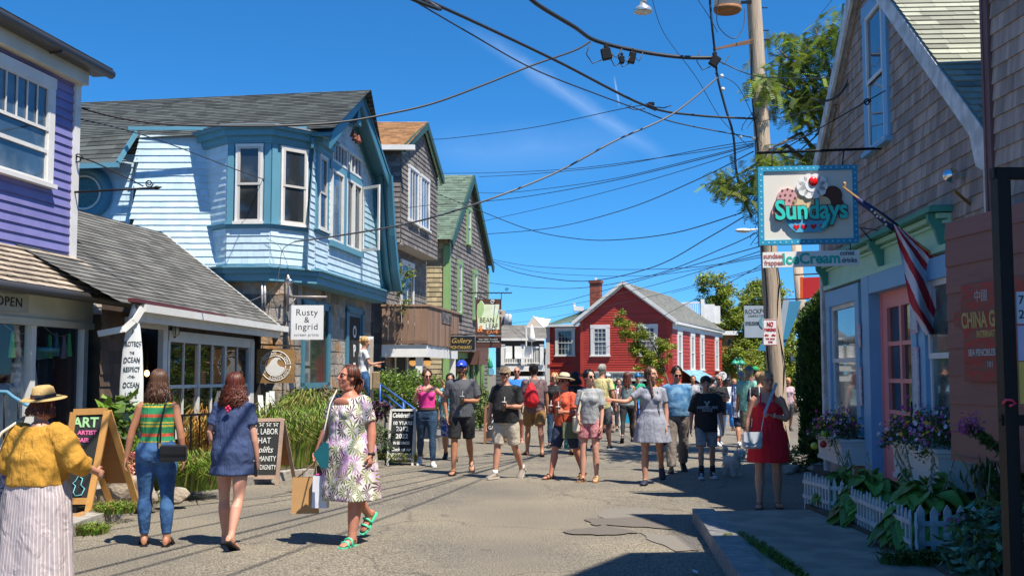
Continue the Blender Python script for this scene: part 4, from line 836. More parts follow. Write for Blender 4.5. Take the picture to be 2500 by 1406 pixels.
mb=MB();[slabm(mb,ff,r,-.1,.05)for r in((.55,GZ,.7,1.28),(1.3,GZ,1.6,1.28),(2.55,GZ,2.7,1.28),(3.15,GZ,3.3,1.28),(.7,GZ,1.3,.3))];slabm(mb,ff,(.7,.75,1.3,.8),0,.03);slabm(mb,ff,(.98,.3,1.02,1.28),0,.03);mb.build('shopfront',WHITE,rb_)
slab('front_panel',RED,rb_,ff,(.22,GZ,.56,1.7),-.1,.04);slab('front_panel',RED,rb_,ff,(3.3,GZ,3.99,1.7),-.1,.04)
CY=mat('cyan_door_paint',(.03,.36,.55),.5);mb=MB();slabm(mb,ff,(1.62,GZ,2.1,1.25),-.1,.02);d_=mb.build('door',CY,rb_);mb=MB();[slabm(mb,ff,(1.72,z,2.0,z+.35),.02,.03)for z in(.2,.7)];mb.build('door_pane',GLASS,d_)
mb=MB();r_,ls,lt=bilin(fr2(1.3,1.18,.95),fr2(6.9,1.18,.95),fr2(1.9,1.75,.02),fr2(6.3,1.75,.02),outv=(1,-.3,1));courses(mb,r_,rect(0,0,ls,lt),.12,.2,.014);mb.build('bow_roof',mat('pale_blue_roof',(.22,.42,.52),.7,.2,tone=.3),rb_)
mb=MB();slabm(mb,fr2,(1.5,.98,6.7,1.16),0,.8);slabm(mb,fr2,(1.5,GZ,6.7,-.1),0,.75)
for s in(1.5,2.6,3.8,5.0,6.45):slabm(mb,fr2,(s,-.1,s+.25,.98),0,.8)
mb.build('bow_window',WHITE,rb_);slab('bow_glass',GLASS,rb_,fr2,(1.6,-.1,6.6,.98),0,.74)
ch=part('chimney',mat('chimney_brick',(.27,.075,.045),.85,.3,30,tone=.3,bump=.5),rb_,lambda m:[courses(m,frame(ff(.06,0,-1.2),u,-v),rect(0,3.9,.45,5.62),.07,.2,.004,back=True),courses(m,frame(ff(.51,0,-1.2),v,u),rect(0,3.9,.45,5.62),.07,.2,.004,back=True),m.box(ff(.29,5.66,-1.42),(.54,.54,.12),rz=-.35)])
part('chimney_cap',WHITE,ch,lambda m:m.box(ff(.29,5.78,-1.42),(.1,.1,.14)))
wk=thing('roof_deck',P(1710,760,62),'white railed roof deck behind the red building','balcony')
q=lambda x,y:P(x,y,60)
part('rail',WHITE,wk,lambda m:[m.bar(q(1663,740),q(1713,738),.06,.08),m.bar(q(1663,768),q(1713,768),.06,.06)]+[m.bar(q(1666+i*5.2,740),q(1666+i*5.2,768),.05,.05)for i in range(10)])
part('panel',WHITE,wk,lambda m:[m.box((q(1728,765)),(.75,.1,1.0)),m.box(q(1745,768)+Vector((0,.6,0)),(.6,1.2,.95)),m.box(q(1715,755),(.2,.2,1.1))])
wk2=thing('roof_deck',P(1425,750,54),'small white parapet left of the brick chimney','balcony');part('parapet',WHITE,wk2,lambda m:[m.box(P(1412,754,54),(.5,.4,.22)),m.box(P(1402,750,54),(.12,.3,.4))])
ob_=thing('house',P(1775,880,62)*1,'orange-brown shingle house end beyond the red shop','house')
of=frame(Vector((P(1757,900,60).x,60,0)),(1,.1,0),(-.1,-1,0));wq=60/2700;mb=MB();courses(mb,of,rect(0,P(0,948,60).z,38*wq,P(0,818,60).z),.14,.18,.02);mb.build('wall',mat('orange_shingle',(.38,.17,.05),.8,.2,tone=.35),ob_)
mb=MB();slabm(mb,of,(-.05,P(0,818,60).z,43*wq,P(0,808,60).z),-2,.3);mb.build('eave',WHITE,ob_);slab('ground_floor',mat('grey_wall',(.3,.3,.28),.7),ob_,of,(0,-.6,38*wq,P(0,948,60).z),-1,-.1)
slab('shutter',mat('dark_shutter',(.03,.03,.03),.6),ob_,of,(22*wq,P(0,878,60).z,28*wq,P(0,828,60).z),.02,.05);slab('window',WHITE,ob_,of,(21*wq,P(0,940,60).z,28*wq,P(0,885,60).z),.02,.05)
sg=thing('round_sign',P(1764,917,50),'round white sign on the corner of the orange house','sign');part('disc',WHITE,sg,lambda m:m.lathe([(.19,-.02),(.19,.02)],P(1764,917,50),24,M=Matrix.Rotation(R(90),3,'X'),smooth=False));text(sg,'CAFE\n&\nCO',P(1764,917,49.97),(1,0,0),(0,0,1),.09,INK)
gh=thing('house',P(1280,880,47),'grey roofed low house behind the white deck','house')
gq=frame(Vector((-.7,48,0)),(1,0,0),(0,-1,0));mb=MB();courses(mb,gq,rect(0,-.6,2.1,3.2),.16,.2,.015);mb.build('wall',mat('dark_grey_wall',(.07,.065,.065),.8,tone=.2),gh)
mb=MB();r_,ls,lt=bilin((-.85,47.6,3.1),(1.5,47.6,3.1),(-.4,49.5,3.75),(1.5,49.5,3.75));courses(mb,r_,rect(0,0,ls,lt),.14,.3,.012);mb.build('roof',mat('tan_grey_roof',(.20,.185,.165),.85,tone=.2),gh);slab('eave',WHITE,gh,gq,(.1,3.0,2.1,3.1),.3,.5)
dk=thing('deck',(.4,44,1.9),'white balustrade deck beside the red building with a closed parasol','deck');dz=44/2700
DXf=lambda px:(px-1250)*dz;DZf=lambda py:CAMZ+(910-py)*dz;df=frame((0,44,0),(1,0,0),(0,-1,0))
part('floor',WHITE,dk,lambda m:[slabm(m,df,(DXf(1222),DZf(906),DXf(1330),DZf(891)),-2.5,0),slabm(m,df,(DXf(1225),DZf(930),DXf(1330),DZf(918)),-.3,0),slabm(m,df,(DXf(1226),GZ,DXf(1234),DZf(906)),-.2,-.05)])
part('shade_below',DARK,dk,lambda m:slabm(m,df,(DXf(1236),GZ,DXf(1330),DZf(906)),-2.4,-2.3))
part('rail',WHITE,dk,lambda m:[slabm(m,df,(DXf(1226),DZf(850),DXf(1320),DZf(846)),-.05,.05),slabm(m,df,(DXf(1226),DZf(888),DXf(1320),DZf(885)),-.04,.04)])
part('baluster_lattice',WHITE,dk,lambda m:[slabm(m,df,(DXf(1230+i*4.1),DZf(886),DXf(1232+i*4.1),DZf(849)),-.015,.015)for i in range(22)])
for x in(1223,1272,1318):part('post',WHITE,dk,lambda m:[slabm(m,df,(DXf(x),DZf(891),DXf(x+9),DZf(842)),-.08,.08),slabm(m,df,(DXf(x-1),DZf(843),DXf(x+10),DZf(841)),-.1,.1)])
um=thing('parasol',P(1297,860,43.3),'closed white parasol standing on the white deck','parasol');part('cloth',mat('parasol_cloth',(.72,.70,.66),.8,bump=.4,bscale=4),um,lambda m:m.lathe([(.02,DZf(797)),(.07,DZf(805)),(.13,DZf(825)),(.15,DZf(835)),(.05,DZf(836))],(DXf(1297),43.0,0),12));part('pole',WHITE,um,lambda m:m.tube([(DXf(1297),43.0,DZf(890)),(DXf(1297),43.0,DZf(795))],.02,6))
cn=thing('canopy',P(1310,790,45),'white framed canopy with slanted roof above the deck','canopy')
part('cloth',mat('canopy_cloth',(.66,.65,.62),.7),cn,lambda m:[m.add([P(1302,773,45.5),P(1345,779,47),P(1335,797,45),P(1325,798,44)],[(0,1,2,3)]),]);part('shaded_side',mat('canopy_shaded',(.28,.24,.20),.8),cn,lambda m:m.add([P(1302,773,45.5),P(1325,798,44),P(1283,798,44)],[(0,1,2)]))  # canopy side gets its shade from a darker cloth colour
part('frame',WHITE,cn,lambda m:[m.bar(P(1281,798,43.6),P(1325,798,43.6),.05,.05),m.bar(P(1285,798,43.6),P(1285,890,43.6),.05,.05),m.bar(P(1302,773,45.5),P(1328,800,43.9),.05,.05)])
for i,(xx,yy)in enumerate(((1245,875),(1262,872),(1290,876))):
 t=thing('deck_chair',P(xx,yy,43.6),'white plastic chair on the deck, %s'%('nearest the cafe sign' if i==0 else 'in the middle' if i==1 else 'under the parasol'),'chair','white chairs on the deck')
 c_=P(xx,884,43.0);part('back',WHITE,t,lambda m:m.box(c_+Vector((0,.15,.4)),(.36,.04,.45)));part('seat',WHITE,t,lambda m:m.box(c_+Vector((0,0,.15)),(.38,.36,.04)))
for i,(x0,x1,y,z,cc,lb)in enumerate(((-8,-2.5,58,3.2,(.2,.19,.18),'grey low house far behind the cafe building'),(13.5,19,72,3.0,(.45,.44,.42),'pale house half hidden behind the far trees'),(-.6,1.6,53,2.6,(.16,.15,.15),'dark shed behind the white deck'))):
 t=thing('house',((x0+x1)/2,y,-.5),lb,'house');hf_=frame((x0,y,0),(1,0,0),(0,-1,0));part('wall',mat('far_wall%d'%i,cc,.8),t,lambda m:courses(m,hf_,rect(0,-.6,x1-x0,z),.2,.4,.015));part('roof',ROOFG,t,lambda m:[m.prism([(-.2,z),(x1-x0+.2,z),((x1-x0)/2,z+1)],hf_,-5,.3)])
up=thing('utility_pole',P(1233,900,50),'distant utility pole with a grey transformer behind the deck','utility pole');part('pole',WOODG,up,lambda m:m.tube([P(1229,960,50),P(1228,758,50)],.13,8));part('transformer',mat('transformer_grey',(.5,.5,.5),.4),up,lambda m:m.lathe([(.18,0),(.18,.45),(.1,.5)],P(1240,793,49.8),12))
ic=thing('shop_building',(4.7,13.5,0),'grey shingled gable shop with blue window trim and green cornice','shop')
ru=Vector((.063,1,0)).normalized();rn=Vector((-1,.063,0));RX=lambda Y:3.729+.063*Y
ri=frame(Vector((RX(9.85),9.85,0)),ru,rn);SR=lambda Y:(Y-9.85)*math.hypot(1,.063)
GSR=mat('aged_cedar_shingle',(0.40,0.315,0.265),0.85,0.3,4,tone=0.28,bump=0.8,bscale=18,stretch=(6,6,.5),c2=(.27,.21,.18),c2amt=.5,c2scale=1.5)
BLU=mat('sky_blue_trim',(0.19,0.42,0.64),0.5,0.08,3,bump=.15);MINT=mat('mint_green_paint',(0.40,0.68,0.50),0.5,0.08,3,bump=.15);PINK=mat('coral_pink_door',(0.85,0.27,0.25),0.45,0.06,3)
TG=mat('cornice_green',(.06,.28,.21),.5)
hol=[(SR(14.5),.8,SR(16.4),2.85),(SR(12.2),.2,SR(14.3),2.85),(SR(10.3),.8,SR(11.9),2.85),(SR(13.05),4.45,SR(14.15),6.3)]
mb=MB();courses(mb,ri,[(0,.1),(SR(17),.1),(SR(17),4.7),(SR(14.0),6.98),(0,3.85)],.145,.15,.016,holes=hol,jit=.004,back=False)
far=frame(Vector((RX(17),17,0)),(1,-.063,0),(.063,1,0));near=frame(Vector((RX(9.85),9.85,0)),(1,-.063,0),(0,-1,0))
courses(mb,near,rect(0,.1,6,3.9),.145,.15,.016);courses(mb,far,rect(0,.1,6,4.7),.145,.15,.016)
mb.build('wall',GSR,ic)
mb=MB();e1=Vector((RX(9.5)-.13,9.45,3.58));ap=Vector((RX(14)-.13,14.0,7.10));e2=Vector((RX(17.3)-.13,17.35,4.55));bk=Vector((7,-.4,0))
r_,ls,lt=bilin(e1+bk,e1,ap+bk,ap,outv=(0,-1,1));courses(mb,r_,rect(0,0,ls,lt),.14,.3,.014,jit=.004)
mb.build('roof',mat('pale_roof_shingle',(.30,.31,.25),.85,.2,4,tone=.35,bump=.8,bscale=90),ic)
mb=MB();r_,ls,lt=bilin(e2,e2+bk,ap,ap+bk,outv=(0,1,1));courses(mb,r_,rect(0,0,ls,lt),.14,.3,.014);mb.build('rear_roof',MATS['pale_roof_shingle'],ic)
WT=mat('aged_white_trim',(.70,.70,.68),.6,.15,5,c2=(.3,.29,.27),c2amt=.5,c2scale=6)
mb=MB()
def rk2(a,b,off):
 mb.bar(a+Vector((0,0,-.12+off)),b+Vector((0,0,-.12+off)),.035,.2,up=(-1,0,0))
A_,B_,C_=ri(SR(9.5),3.62,.12),ri(SR(14),7.05,.12),ri(SR(17.35),4.50,.12)
for(a,b)in((A_,B_),(B_,C_)):
 d=(b-a).normalized();up=d.cross(Vector(rn)).normalized();up=up if up.z>0 else-up
 for(o0,th,w)in((0.0,.04,.2),(-.24,.26,.04)):
  M=Matrix((Vector(rn),d,up)).transposed();mb.box((a+b)/2+Vector(rn)*(o0/4)-up*.10,(.04 if o0==0 else .12,(b-a).length,.2 if o0==0 else .03),M=M)
slabm(mb,ri,(-.02,.1,.16,3.72),0,.05);slabm(mb,near,(0,.1,.16,3.8),0,.04);slabm(mb,ri,(SR(17)-.12,.1,SR(17)+.02,4.6),0,.05)
mb.prism([(-.33,3.32),(.14,3.5),(.3,3.85),(-.33,3.6)],ri,0.02,.12)
mb.build('rake_board',WT,ic)
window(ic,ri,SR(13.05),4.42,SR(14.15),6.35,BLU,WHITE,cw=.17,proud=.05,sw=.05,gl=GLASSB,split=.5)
mb=MB();slabm(mb,ri,(SR(10.95),3.23,SR(16.7),3.28),0,.25);slabm(mb,ri,(SR(11.0),3.28,SR(16.65),3.30),0,.22);mb.build('cornice_top',TG,ic)
mb=MB();slabm(mb,ri,(SR(11.0),2.85,SR(16.6),3.22),0,.05);slabm(mb,ri,(SR(11.0),3.17,SR(16.6),3.22),.05,.15);slabm(mb,ri,(SR(11.0),3.12,SR(16.6),3.15),.05,.09);slabm(mb,ri,(SR(11.0),2.85,SR(16.6),2.91),.05,.09);mb.build('frieze',MINT,ic)
for Y in(11.1,13.4,16.45):
 part('bracket',TG,ic,lambda m:m.prism([(0,3.22),(.17,3.22),(.16,3.14),(.10,3.06),(.06,2.92),(0,2.90)],frame(ri(SR(Y),0,.06),rn,ru),-.03,.03))
for(a,b)in((14.5,16.45),(10.3,11.95)):
 w_=window(ic,ri,SR(a),.82,SR(b),2.8,BLU,WHITE,cw=.22,proud=.09,sw=.06,gl=mat('shop_pane_reflective',(.10,.14,.13),.03,.9,2.2,spec=1,c2=(.35,.4,.36),c2amt=.8,c2scale=1.3),split=.55)
mb=MB();slabm(mb,ri,(SR(14.0),.15,SR(14.35),2.85),-.14,.09);slabm(mb,ri,(SR(12.1),.15,SR(12.3),2.85),-.12,.07);slabm(mb,ri,(SR(12.1),2.62,SR(14.35),2.85),-.14,.085)
slabm(mb,ri,(SR(11.95),.15,SR(12.1),2.85),0,.04);mb.build('door_surround',BLU,ic)
dr=part('door',PINK,ic,lambda m:[slabm(m,ri,(SR(13.92),.3,SR(14.0),2.62),-.12,-.05),slabm(m,ri,(SR(12.3),.3,SR(12.55),2.62),-.12,-.04),slabm(m,ri,(SR(13.72),.3,SR(13.92),2.62),-.12,-.06),slabm(m,ri,(SR(12.55),.3,SR(13.72),.75),-.12,-.06),slabm(m,ri,(SR(12.55),2.42,SR(13.72),2.62),-.12,-.06)]+[slabm(m,ri,(SR(12.55),z,SR(13.72),z+.05),-.11,-.065)for z in(1.12,1.5,1.95)]+[slabm(m,ri,(SR(13.12),.75,SR(13.2),2.42),-.11,-.062)])
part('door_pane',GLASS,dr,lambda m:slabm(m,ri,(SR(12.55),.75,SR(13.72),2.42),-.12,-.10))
part('handle',BLACKM,dr,lambda m:m.tube([ri(SR(12.45),1.25,-.04),ri(SR(12.42),1.3,.04),ri(SR(12.42),1.0,.05),ri(SR(12.45),.85,-.03)],.016,6))
PP=mat('pink_poster',(.60,.48,.52),.6,.3,40,c2=(.45,.12,.2),c2amt=.7,c2scale=14)
for i,(Y,z,w,h,nm)in enumerate(((14.44,1.95,.16,.30,'upper pink bordered poster beside the blue window'),(14.44,1.2,.16,.5,'lower pink bordered poster beside the blue window'),(12.02,2.05,.22,.42,'upper pink menu beside the pink door'),(12.02,1.15,.22,.75,'tall lower pink menu beside the pink door'))):
 t=part('poster',PP,None,lambda m:slabm(m,ri,(SR(Y)-w/2,z,SR(Y)+w/2,z+h),.10,.112),base=ri(SR(Y),z,.1));tag(t,nm,'poster')
 part('print',mat('poster_print',(.5,.55,.6),.6,.6,60),t,lambda m:slabm(m,ri,(SR(Y)-w/2+.03,z+.04,SR(Y)+w/2-.03,z+h-.04),.112,.114))
def flower_box(Y0,Y1,z0,z1,lab,seed):
 t=thing('flower_box',ri(SR((Y0+Y1)/2),z0,.3),lab,'planter');dd=.36;s0,s1=SR(Y0),SR(Y1)
 def fb(m):
  m.add([ri(s0+.02,z0+.04,.0),ri(s1-.02,z0+.04,.0),ri(s1-.02,z0+.04,dd-.02),ri(s0+.02,z0+.04,dd-.02),ri(s0,z1,.0),ri(s1,z1,.0),ri(s1,z1,dd),ri(s0,z1,dd)],[(0,1,2,3),(0,4,5,1),(1,5,6,2),(2,6,7,3),(3,7,4,0)])
  slabm(m,ri,(s0-.03,z1-.04,s1+.03,z1),-.0,dd+.03);slabm(m,ri,(s0,z0,s1,z0+.05),0,dd-.0);slabm(m,ri,(s0+.02,z0+.045,s1-.02,z0+.07),0,dd-.02)
  slabm(m,ri,(s0-.015,z1-.08,s1+.015,z1-.05),0,dd+.012)
 part('box',WHITE,t,fb)
 fl=thing('potted_flowers',ri((s0+s1)/2,z1,.2),'mixed petunias '+('in the small far flower box' if Y0>13 else 'spilling over the large near flower box'),'flowers')
 def area(r):
  s=r.uniform(s0-.06,s1+.06);d=r.uniform(.02,dd+.14);return ri(s,z1+abs(r.gauss(0,.10))-(.16*max(0,d-dd)/.14)+.02+.10*math.sin((s-s0)/(s1-s0)*3.14),d),None
 n=int(2600*(Y1-Y0)/1.3);mm=leafy('l',area,n,.042,LEAFG,LEAFD,seed);mm.build('leaves',[LEAFG,LEAFD],fl)
 rr=random.Random(seed+9)
 for nm,cc,k in(('pink_petals',(.55,.04,.25),46),('white_petals',(.72,.68,.74),34),('yellow_petals',(.75,.45,.03),26),('lilac_petals',(.45,.25,.5),26)):
  m=MB()
  for _ in range(int(k*(Y1-Y0))):
   p,_d=area(rr);p=p+Vector(rn)*.03+Vector((0,-.02,.06));no=(Vector(rn)+Vector((rr.gauss(0,.35),-.5+rr.gauss(0,.4),.5+rr.gauss(0,.3)))).normalized();a=no.orthogonal().normalized();b=no.cross(a);R_=rr.uniform(.016,.028)
   pts=[p-no*.008]+[p+(a*math.cos(j*math.pi/5)+b*math.sin(j*math.pi/5))*R_*(1 if j%2==0 else .72)for j in range(10)]
   m.add(pts,[(0,1+j,1+(j+1)%10)for j in range(10)])
  tag(m.build(nm,mat(nm,cc,.6,.15,30,trans=.2),fl),kind='stuff')
 return t
flower_box(14.5,15.95,.42,.76,'small white wooden flower box under the far blue window',11);flower_box(10.55,12.1,.50,.90,'large white wooden flower box nearest the camera',12)
for i,(px,py,c_,nm)in enumerate(((2013,1058,(.35,.6,.05),'green'),(1988,1088,(.55,.55,.05),'yellow'),(2010,1084,(.6,.03,.03),'red'))):
 m=MB();q=P(px,py,15.0);m.ell(q,(.048,.048,.048),n=16,k=10);tag(m.build('ornament_ball',mat('ball_'+nm,c_,.3),base=q),nm+' ball ornament hanging by the small flower box','ornament',None)
for i,px in enumerate((2218,2252)):
 t=thing('small_flag',P(px,1060,11.2),('left' if i==0 else 'right')+' of the two small American flags stuck in the big flower box','flag',None);q=P(px,1035,11.2)
 part('stick',mat('flag_stick',(.4,.3,.2),.6),t,lambda m:m.tube([q,q+Vector((.05,0,-.22))],.005,5));f_=frame(q+Vector((0,-.005,0)),(1,-.3,-.15),(0,-1,0))
 part('stripes',mat('flag_red',(.45,.015,.03),.7),t,lambda m:[m.prism(rect(.0,-.02-k*.024,.17,-.008-k*.024),f_,0,.003)for k in range(5)]);part('white_cloth',WHITE,t,lambda m:m.prism(rect(0,-.13,.17,0),f_,-.003,0));part('canton',mat('flag_navy',(.01,.02,.09),.7),t,lambda m:m.prism(rect(0,-.07,.08,.003),f_,.003,.006))
ar=thing('sign_bracket',P(2165,362,13.5),'long black iron arm carrying the ice cream signs','sign bracket')
part('arm',BLACKM,ar,lambda m:[m.tube([P(1848,374,13.5),P(2168,362,13.5)],.017,8),m.tube([P(2166,345,13.5),P(2166,380,13.5)],.03,8),m.tube([P(1900,372,13.5),P(2116,248,13.2),P(2190,205,13.1)],.007,6),m.tube([P(2096,555,13.45),P(2175,568,12.6)],.008,5),m.tube([P(2100,556,13.45),P(2128,588,12.9)],.008,5)]+[scroll(m,P(a,b,13.2),(1,0,0),(0,0,1),.045)for a,b in((2187,190),(2117,250))])
sg=thing('hanging_sign',P(1972,500,13.4),'big ice cream sundae sign with dotted blue frame','sign');SO=P(1971.5,501,13.4);sr=Vector((1,.02,.028));sf=frame(SO,sr,(0,-1,0));q=13.4/2700
fx=lambda px:(px-1971.5)*q;fz=lambda py:(501-py)*q;sp=lambda px,py,d=0:sf(fx(px),fz(py),d)
CYF=mat('cyan_frame_paint',(.025,.30,.50),.45,.05);DOT=mat('pale_cyan_dot',(.30,.62,.78),.45)
part('panel',mat('cream_panel',(.70,.67,.60),.5,.04),sg,lambda m:m.prism([(fx(1862),fz(586)),(fx(2084),fz(586)),(fx(2084),fz(414)),(fx(1862),fz(414))],sf,-.035,.01))
part('frame',CYF,sg,lambda m:[m.prism([(fx(a),fz(b)),(fx(c),fz(b)),(fx(c),fz(d)),(fx(a),fz(d))],sf,-.04,.03)for a,b,c,d in((1849,598,1862,404),(2083,598,2095,404),(1862,598,2083,586),(1862,416,2083,404))])
def dots(m):
 D=lambda x,y:m.prism([(fx(x)+.011*math.cos(a),fz(y)+.011*math.sin(a))for a in[j*math.pi/5 for j in range(10)]],sf,.03,.033)
 for i in range(17):D(1858+i*14.3,410);D(1858+i*14.3,592)
 for i in range(12):D(1855.5,424+i*14);D(2089,424+i*14)
part('dot_print',DOT,sg,dots)
def circ(m,x,y,r,d0,d1,n=20,sy=1):m.prism([(fx(x)+r*q*math.cos(2*math.pi*j/n),fz(y)+r*q*sy*math.sin(2*math.pi*j/n))for j in range(n)],sf,d0,d1)
PK=mat('strawberry_pink',(.62,.33,.34),.5,.05)
part('pink_scoop',PK,sg,lambda m:[circ(m,1919,485,25,.01,.05),circ(m,1893,518,12,.01,.045),circ(m,1903,503,12,.01,.042),circ(m,1905,500,18,.01,.04)])
part('pink_spots',mat('berry_spot',(.16,.06,.05),.5),sg,lambda m:[circ(m,x,y,3,.05,.053,8)for x,y in((1907,465),(1920,462),(1932,466),(1902,478),(1914,476),(1927,477),(1938,484),(1912,489),(1924,490),(1934,496),(1900,492),(1907,503),(1890,514),(1895,524))])
part('vanilla_scoop',mat('vanilla',(.66,.50,.30),.5,.05),sg,lambda m:[circ(m,1965,492,32,.01,.046),circ(m,1945,500,16,.01,.05),circ(m,1983,502,17,.01,.05),circ(m,2008,500,18,.01,.052),circ(m,1990,480,25,.01,.044)])
part('chocolate_scoop',mat('chocolate',(.10,.03,.02),.45,.1),sg,lambda m:[circ(m,2031,480,24,.01,.048),circ(m,2046,500,12,.01,.047),circ(m,2052,516,13,.01,.045)])
part('whipped_cream',mat('cream_white',(.8,.8,.8),.5,.03),sg,lambda m:[circ(m,1980,453,18,.05,.075)]+[circ(m,1980+27*math.cos(a),456+20*math.sin(a),12,.05,.07,16)for a in[j*math.pi/5 for j in range(10)]])
part('cherry',mat('cherry_red',(.75,.01,.01),.25,.05),sg,lambda m:m.ell(sp(1982,445,.075),(.058,.03,.058),n=20,k=12))
part('bowl',mat('bowl_blue',(.09,.40,.62),.45,.05),sg,lambda m:m.prism([(fx(a),fz(b))for a,b in((1908,528),(2038,528),(2022,556),(2000,569),(1940,569),(1924,556))],sf,.01,.05))
def heart(m,x,y,s):m.prism([(fx(x+s*a),fz(y+s*b))for a,b in((0,1),(-1.1,-.1),(-1,-.7),(-.55,-.9),(0,-.45),(.55,-.9),(1,-.7),(1.1,-.1))],sf,.05,.056)
part('hearts',mat('heart_red',(.6,.01,.02),.4),sg,lambda m:[heart(m,x,556,7)for x in(1940,1959,1982,2005)])
TQ=mat('turquoise_letter',(.04,.60,.52),.4,.05);BRN=mat('letter_shadow_brown',(.13,.05,.035),.5)
text(sg,'Sundays',sp(1977,516,.056),sr,(0,0,1),.33,BRN,ext=.006,bold=.020,space=.98,xs=.86);text(sg,'Sundays',sp(1977,516,.066),sr,(0,0,1),.33,TQ,ext=.006,bold=.008,space=.98,xs=.86)
part('letter_tail',[TQ],sg,lambda m:m.tube([sp(2020,525,.07),sp(2018,540,.07),sp(2010,552,.07),sp(2004,562,.07)],[.02,.024,.03,.036],8))
part('chain',BLACKM,sg,lambda m:[m.tube([sp(x,405),P(x,370,13.5)],.008,5)for x in(1885,2060)])
s2=thing('hanging_sign',P(1975,633,13.4),'long white board lettered for ice cream cones, sundaes and drinks','sign');part('board',mat('sign_white',(.78,.77,.75),.4),s2,lambda m:m.prism([(fx(1858),fz(653)),(fx(2097),fz(653)),(fx(2097),fz(615)),(fx(1858),fz(615))],sf,-.02,.012))
text(s2,'IceCream',sp(1977,634,.014),sr,(0,0,1),.185,mat('turq_dark',(.02,.42,.36),.5),bold=.006,xs=.98);TB=mat('text_blue_grey',(.06,.12,.18),.6);TR=mat('text_rose',(.42,.16,.14),.6)
for tx,x,y,mm in(('sundaes',1884,625,TR),('frappes',1884,642,TR),('cones',2066,622,TB),('drinks',2071,640,TB)):text(s2,tx,sp(x,y,.014),sr,(0,0,1),.085,mm,bold=.002,xs=.9)
part('hook',BLACKM,s2,lambda m:[m.tube([sp(x,597),sp(x,616)],.006,5)for x in(1880,2075)])
wl=thing('flood_lamp',P(2350,430,10.8),'silver bulb flood lamp on a white fitting on the shingle wall','lamp');Mx=Matrix.Rotation(R(90),3,'Y')
part('shade',mat('lamp_silver',(.75,.75,.75),.18,.1,metal=1),wl,lambda m:m.lathe([(.02,.06),(.055,.04),(.075,-.04),(.06,-.06)],P(2318,429,10.6),18,M=Mx.transposed()@Matrix.Rotation(0,3,'X')));part('neck',WHITE,wl,lambda m:m.tube([P(2325,429,10.6),P(2358,431,10.65)],[.035,.022],10));part('mount',WHITE,wl,lambda m:[m.tube([P(2356,431,10.65),P(2368,432,10.7)],.02,8),m.tube([P(2366,431,10.7),P(2384,431,10.75)],[.055,.06],14),m.bar(P(2380,412,10.8),P(2384,450,10.8),.07,.03)])
br_=thing('pole_holder',P(2360,495,10.6),'empty brass rod sticking out of the shingle wall','rod');part('rod',mat('brass',(.35,.22,.08),.35,.2,20,metal=.8),br_,lambda m:m.tube([P(2328,465,10.3),P(2395,520,10.6)],.016,8))
fp=thing('flag',P(2240,640,11.6),'large American flag on a wooden pole over the shop door','flag')
part('pole',mat('pole_wood',(.40,.22,.08),.4,.2,10),fp,lambda m:[m.tube([P(2058,457,12.0),P(2340,668,11.3)],.013,8),m.lathe([(.005,0),(.02,.02),(.012,.035),(.022,.05),(.012,.07)],P(2062,460,12.0),10)])
def flagmesh(m):
 NR,NC=91,80;LE=[(2180,546),(2196,610),(2210,680),(2222,750),(2258,818)];RE=[(2208,562),(2268,612),(2316,680),(2322,750),(2326,812)]
 def at(E,v):i=min(3,int(v*4));t=v*4-i;return Vector((E[i][0]+(E[i+1][0]-E[i][0])*t,E[i][1]+(E[i+1][1]-E[i][1])*t,0))
 pts=[P(*at(LE,j/(NC-1)).lerp(at(RE,j/(NC-1)),i/(NR-1)).xy,11.55+.09*math.sin(i/NR*12+j/NC*3)*(j/NC)**.6)for i in range(NR)for j in range(NC)]
 for i in range(NR-1):
  for j in range(NC-1):
   k=int(((i+.5)/NR*1.0-(j+.5)/NC*.75+2)*5.4)%2;m.add([pts[i*NC+j],pts[i*NC+j+1],pts[(i+1)*NC+j+1],pts[(i+1)*NC+j]],[(0,1,2,3)],k,smooth=True)
part('stripes',[mat('flag_red',(.45,.015,.03),.7),mat('flag_white',(.62,.60,.64),.7)],fp,flagmesh)
part('canton',mat('flag_navy',(.01,.02,.09),.7),fp,lambda m:m.tube([P(2084,478,11.94),P(2100,492,11.9),P(2130,512,11.83),P(2150,528,11.8),P(2186,556,11.7)],[.018,.032,.036,.045,.05],9))
part('star_print',WHITE,fp,lambda m:[m.ell(P(x,y,11.75-.07),(.014,.006,.014),n=8,k=5)for x,y in((2128,512),(2136,520),(2150,531),(2160,537),(2163,548),(2142,528))])
cg=thing('shop_building',(4.4,8.4,0),'brown boarded shop front and shingled wall at the right edge','shop')
BW=mat('brown_painted_board',(.25,.105,.08),.6,.12,2,tone=.1,bump=.4,bscale=12,stretch=(1,1,8))
p0=Vector((3.79,9.6,0));bf=frame(p0,(.0926,-1,0),(-1,-.0926,0));mb=MB();courses(mb,bf,rect(0,.89,3.4,2.92),.235,None,.012);mb.box((4.3,9.62,1.9),(1.0,.03,2.03));mb.box((4.4,8.0,.9),(1.0,3.2,.04),rz=.09);mb.build('board_wall',BW,cg)
mb=MB();lf_=frame(Vector((4.18,9.5,0)),(.04,-1,0),(-1,-.04,0));courses(mb,lf_,[(0,.05),(11,.05),(11,4.5),(8.5,8),(5.4,11.2),(3.07,8.85),(1.7,5.8),(0,7.6)],.145,.16,.016)  # gable outline out of view, shaped for its shadow on the road
ef=frame(Vector((4.18,9.52,0)),(1,0,0),(0,1,0));courses(mb,ef,rect(0,.05,5,7.6),.145,.16,.016);mb.build('wall',GSR,cg)
mb=MB();slabm(mb,lf_,(-.06,.9,.06,7.6),0,.04);slabm(mb,ef,(-.05,.9,.05,7.6),0,.04);mb.build('corner_board',mat('brown_trim',(.16,.075,.07),.6),cg)
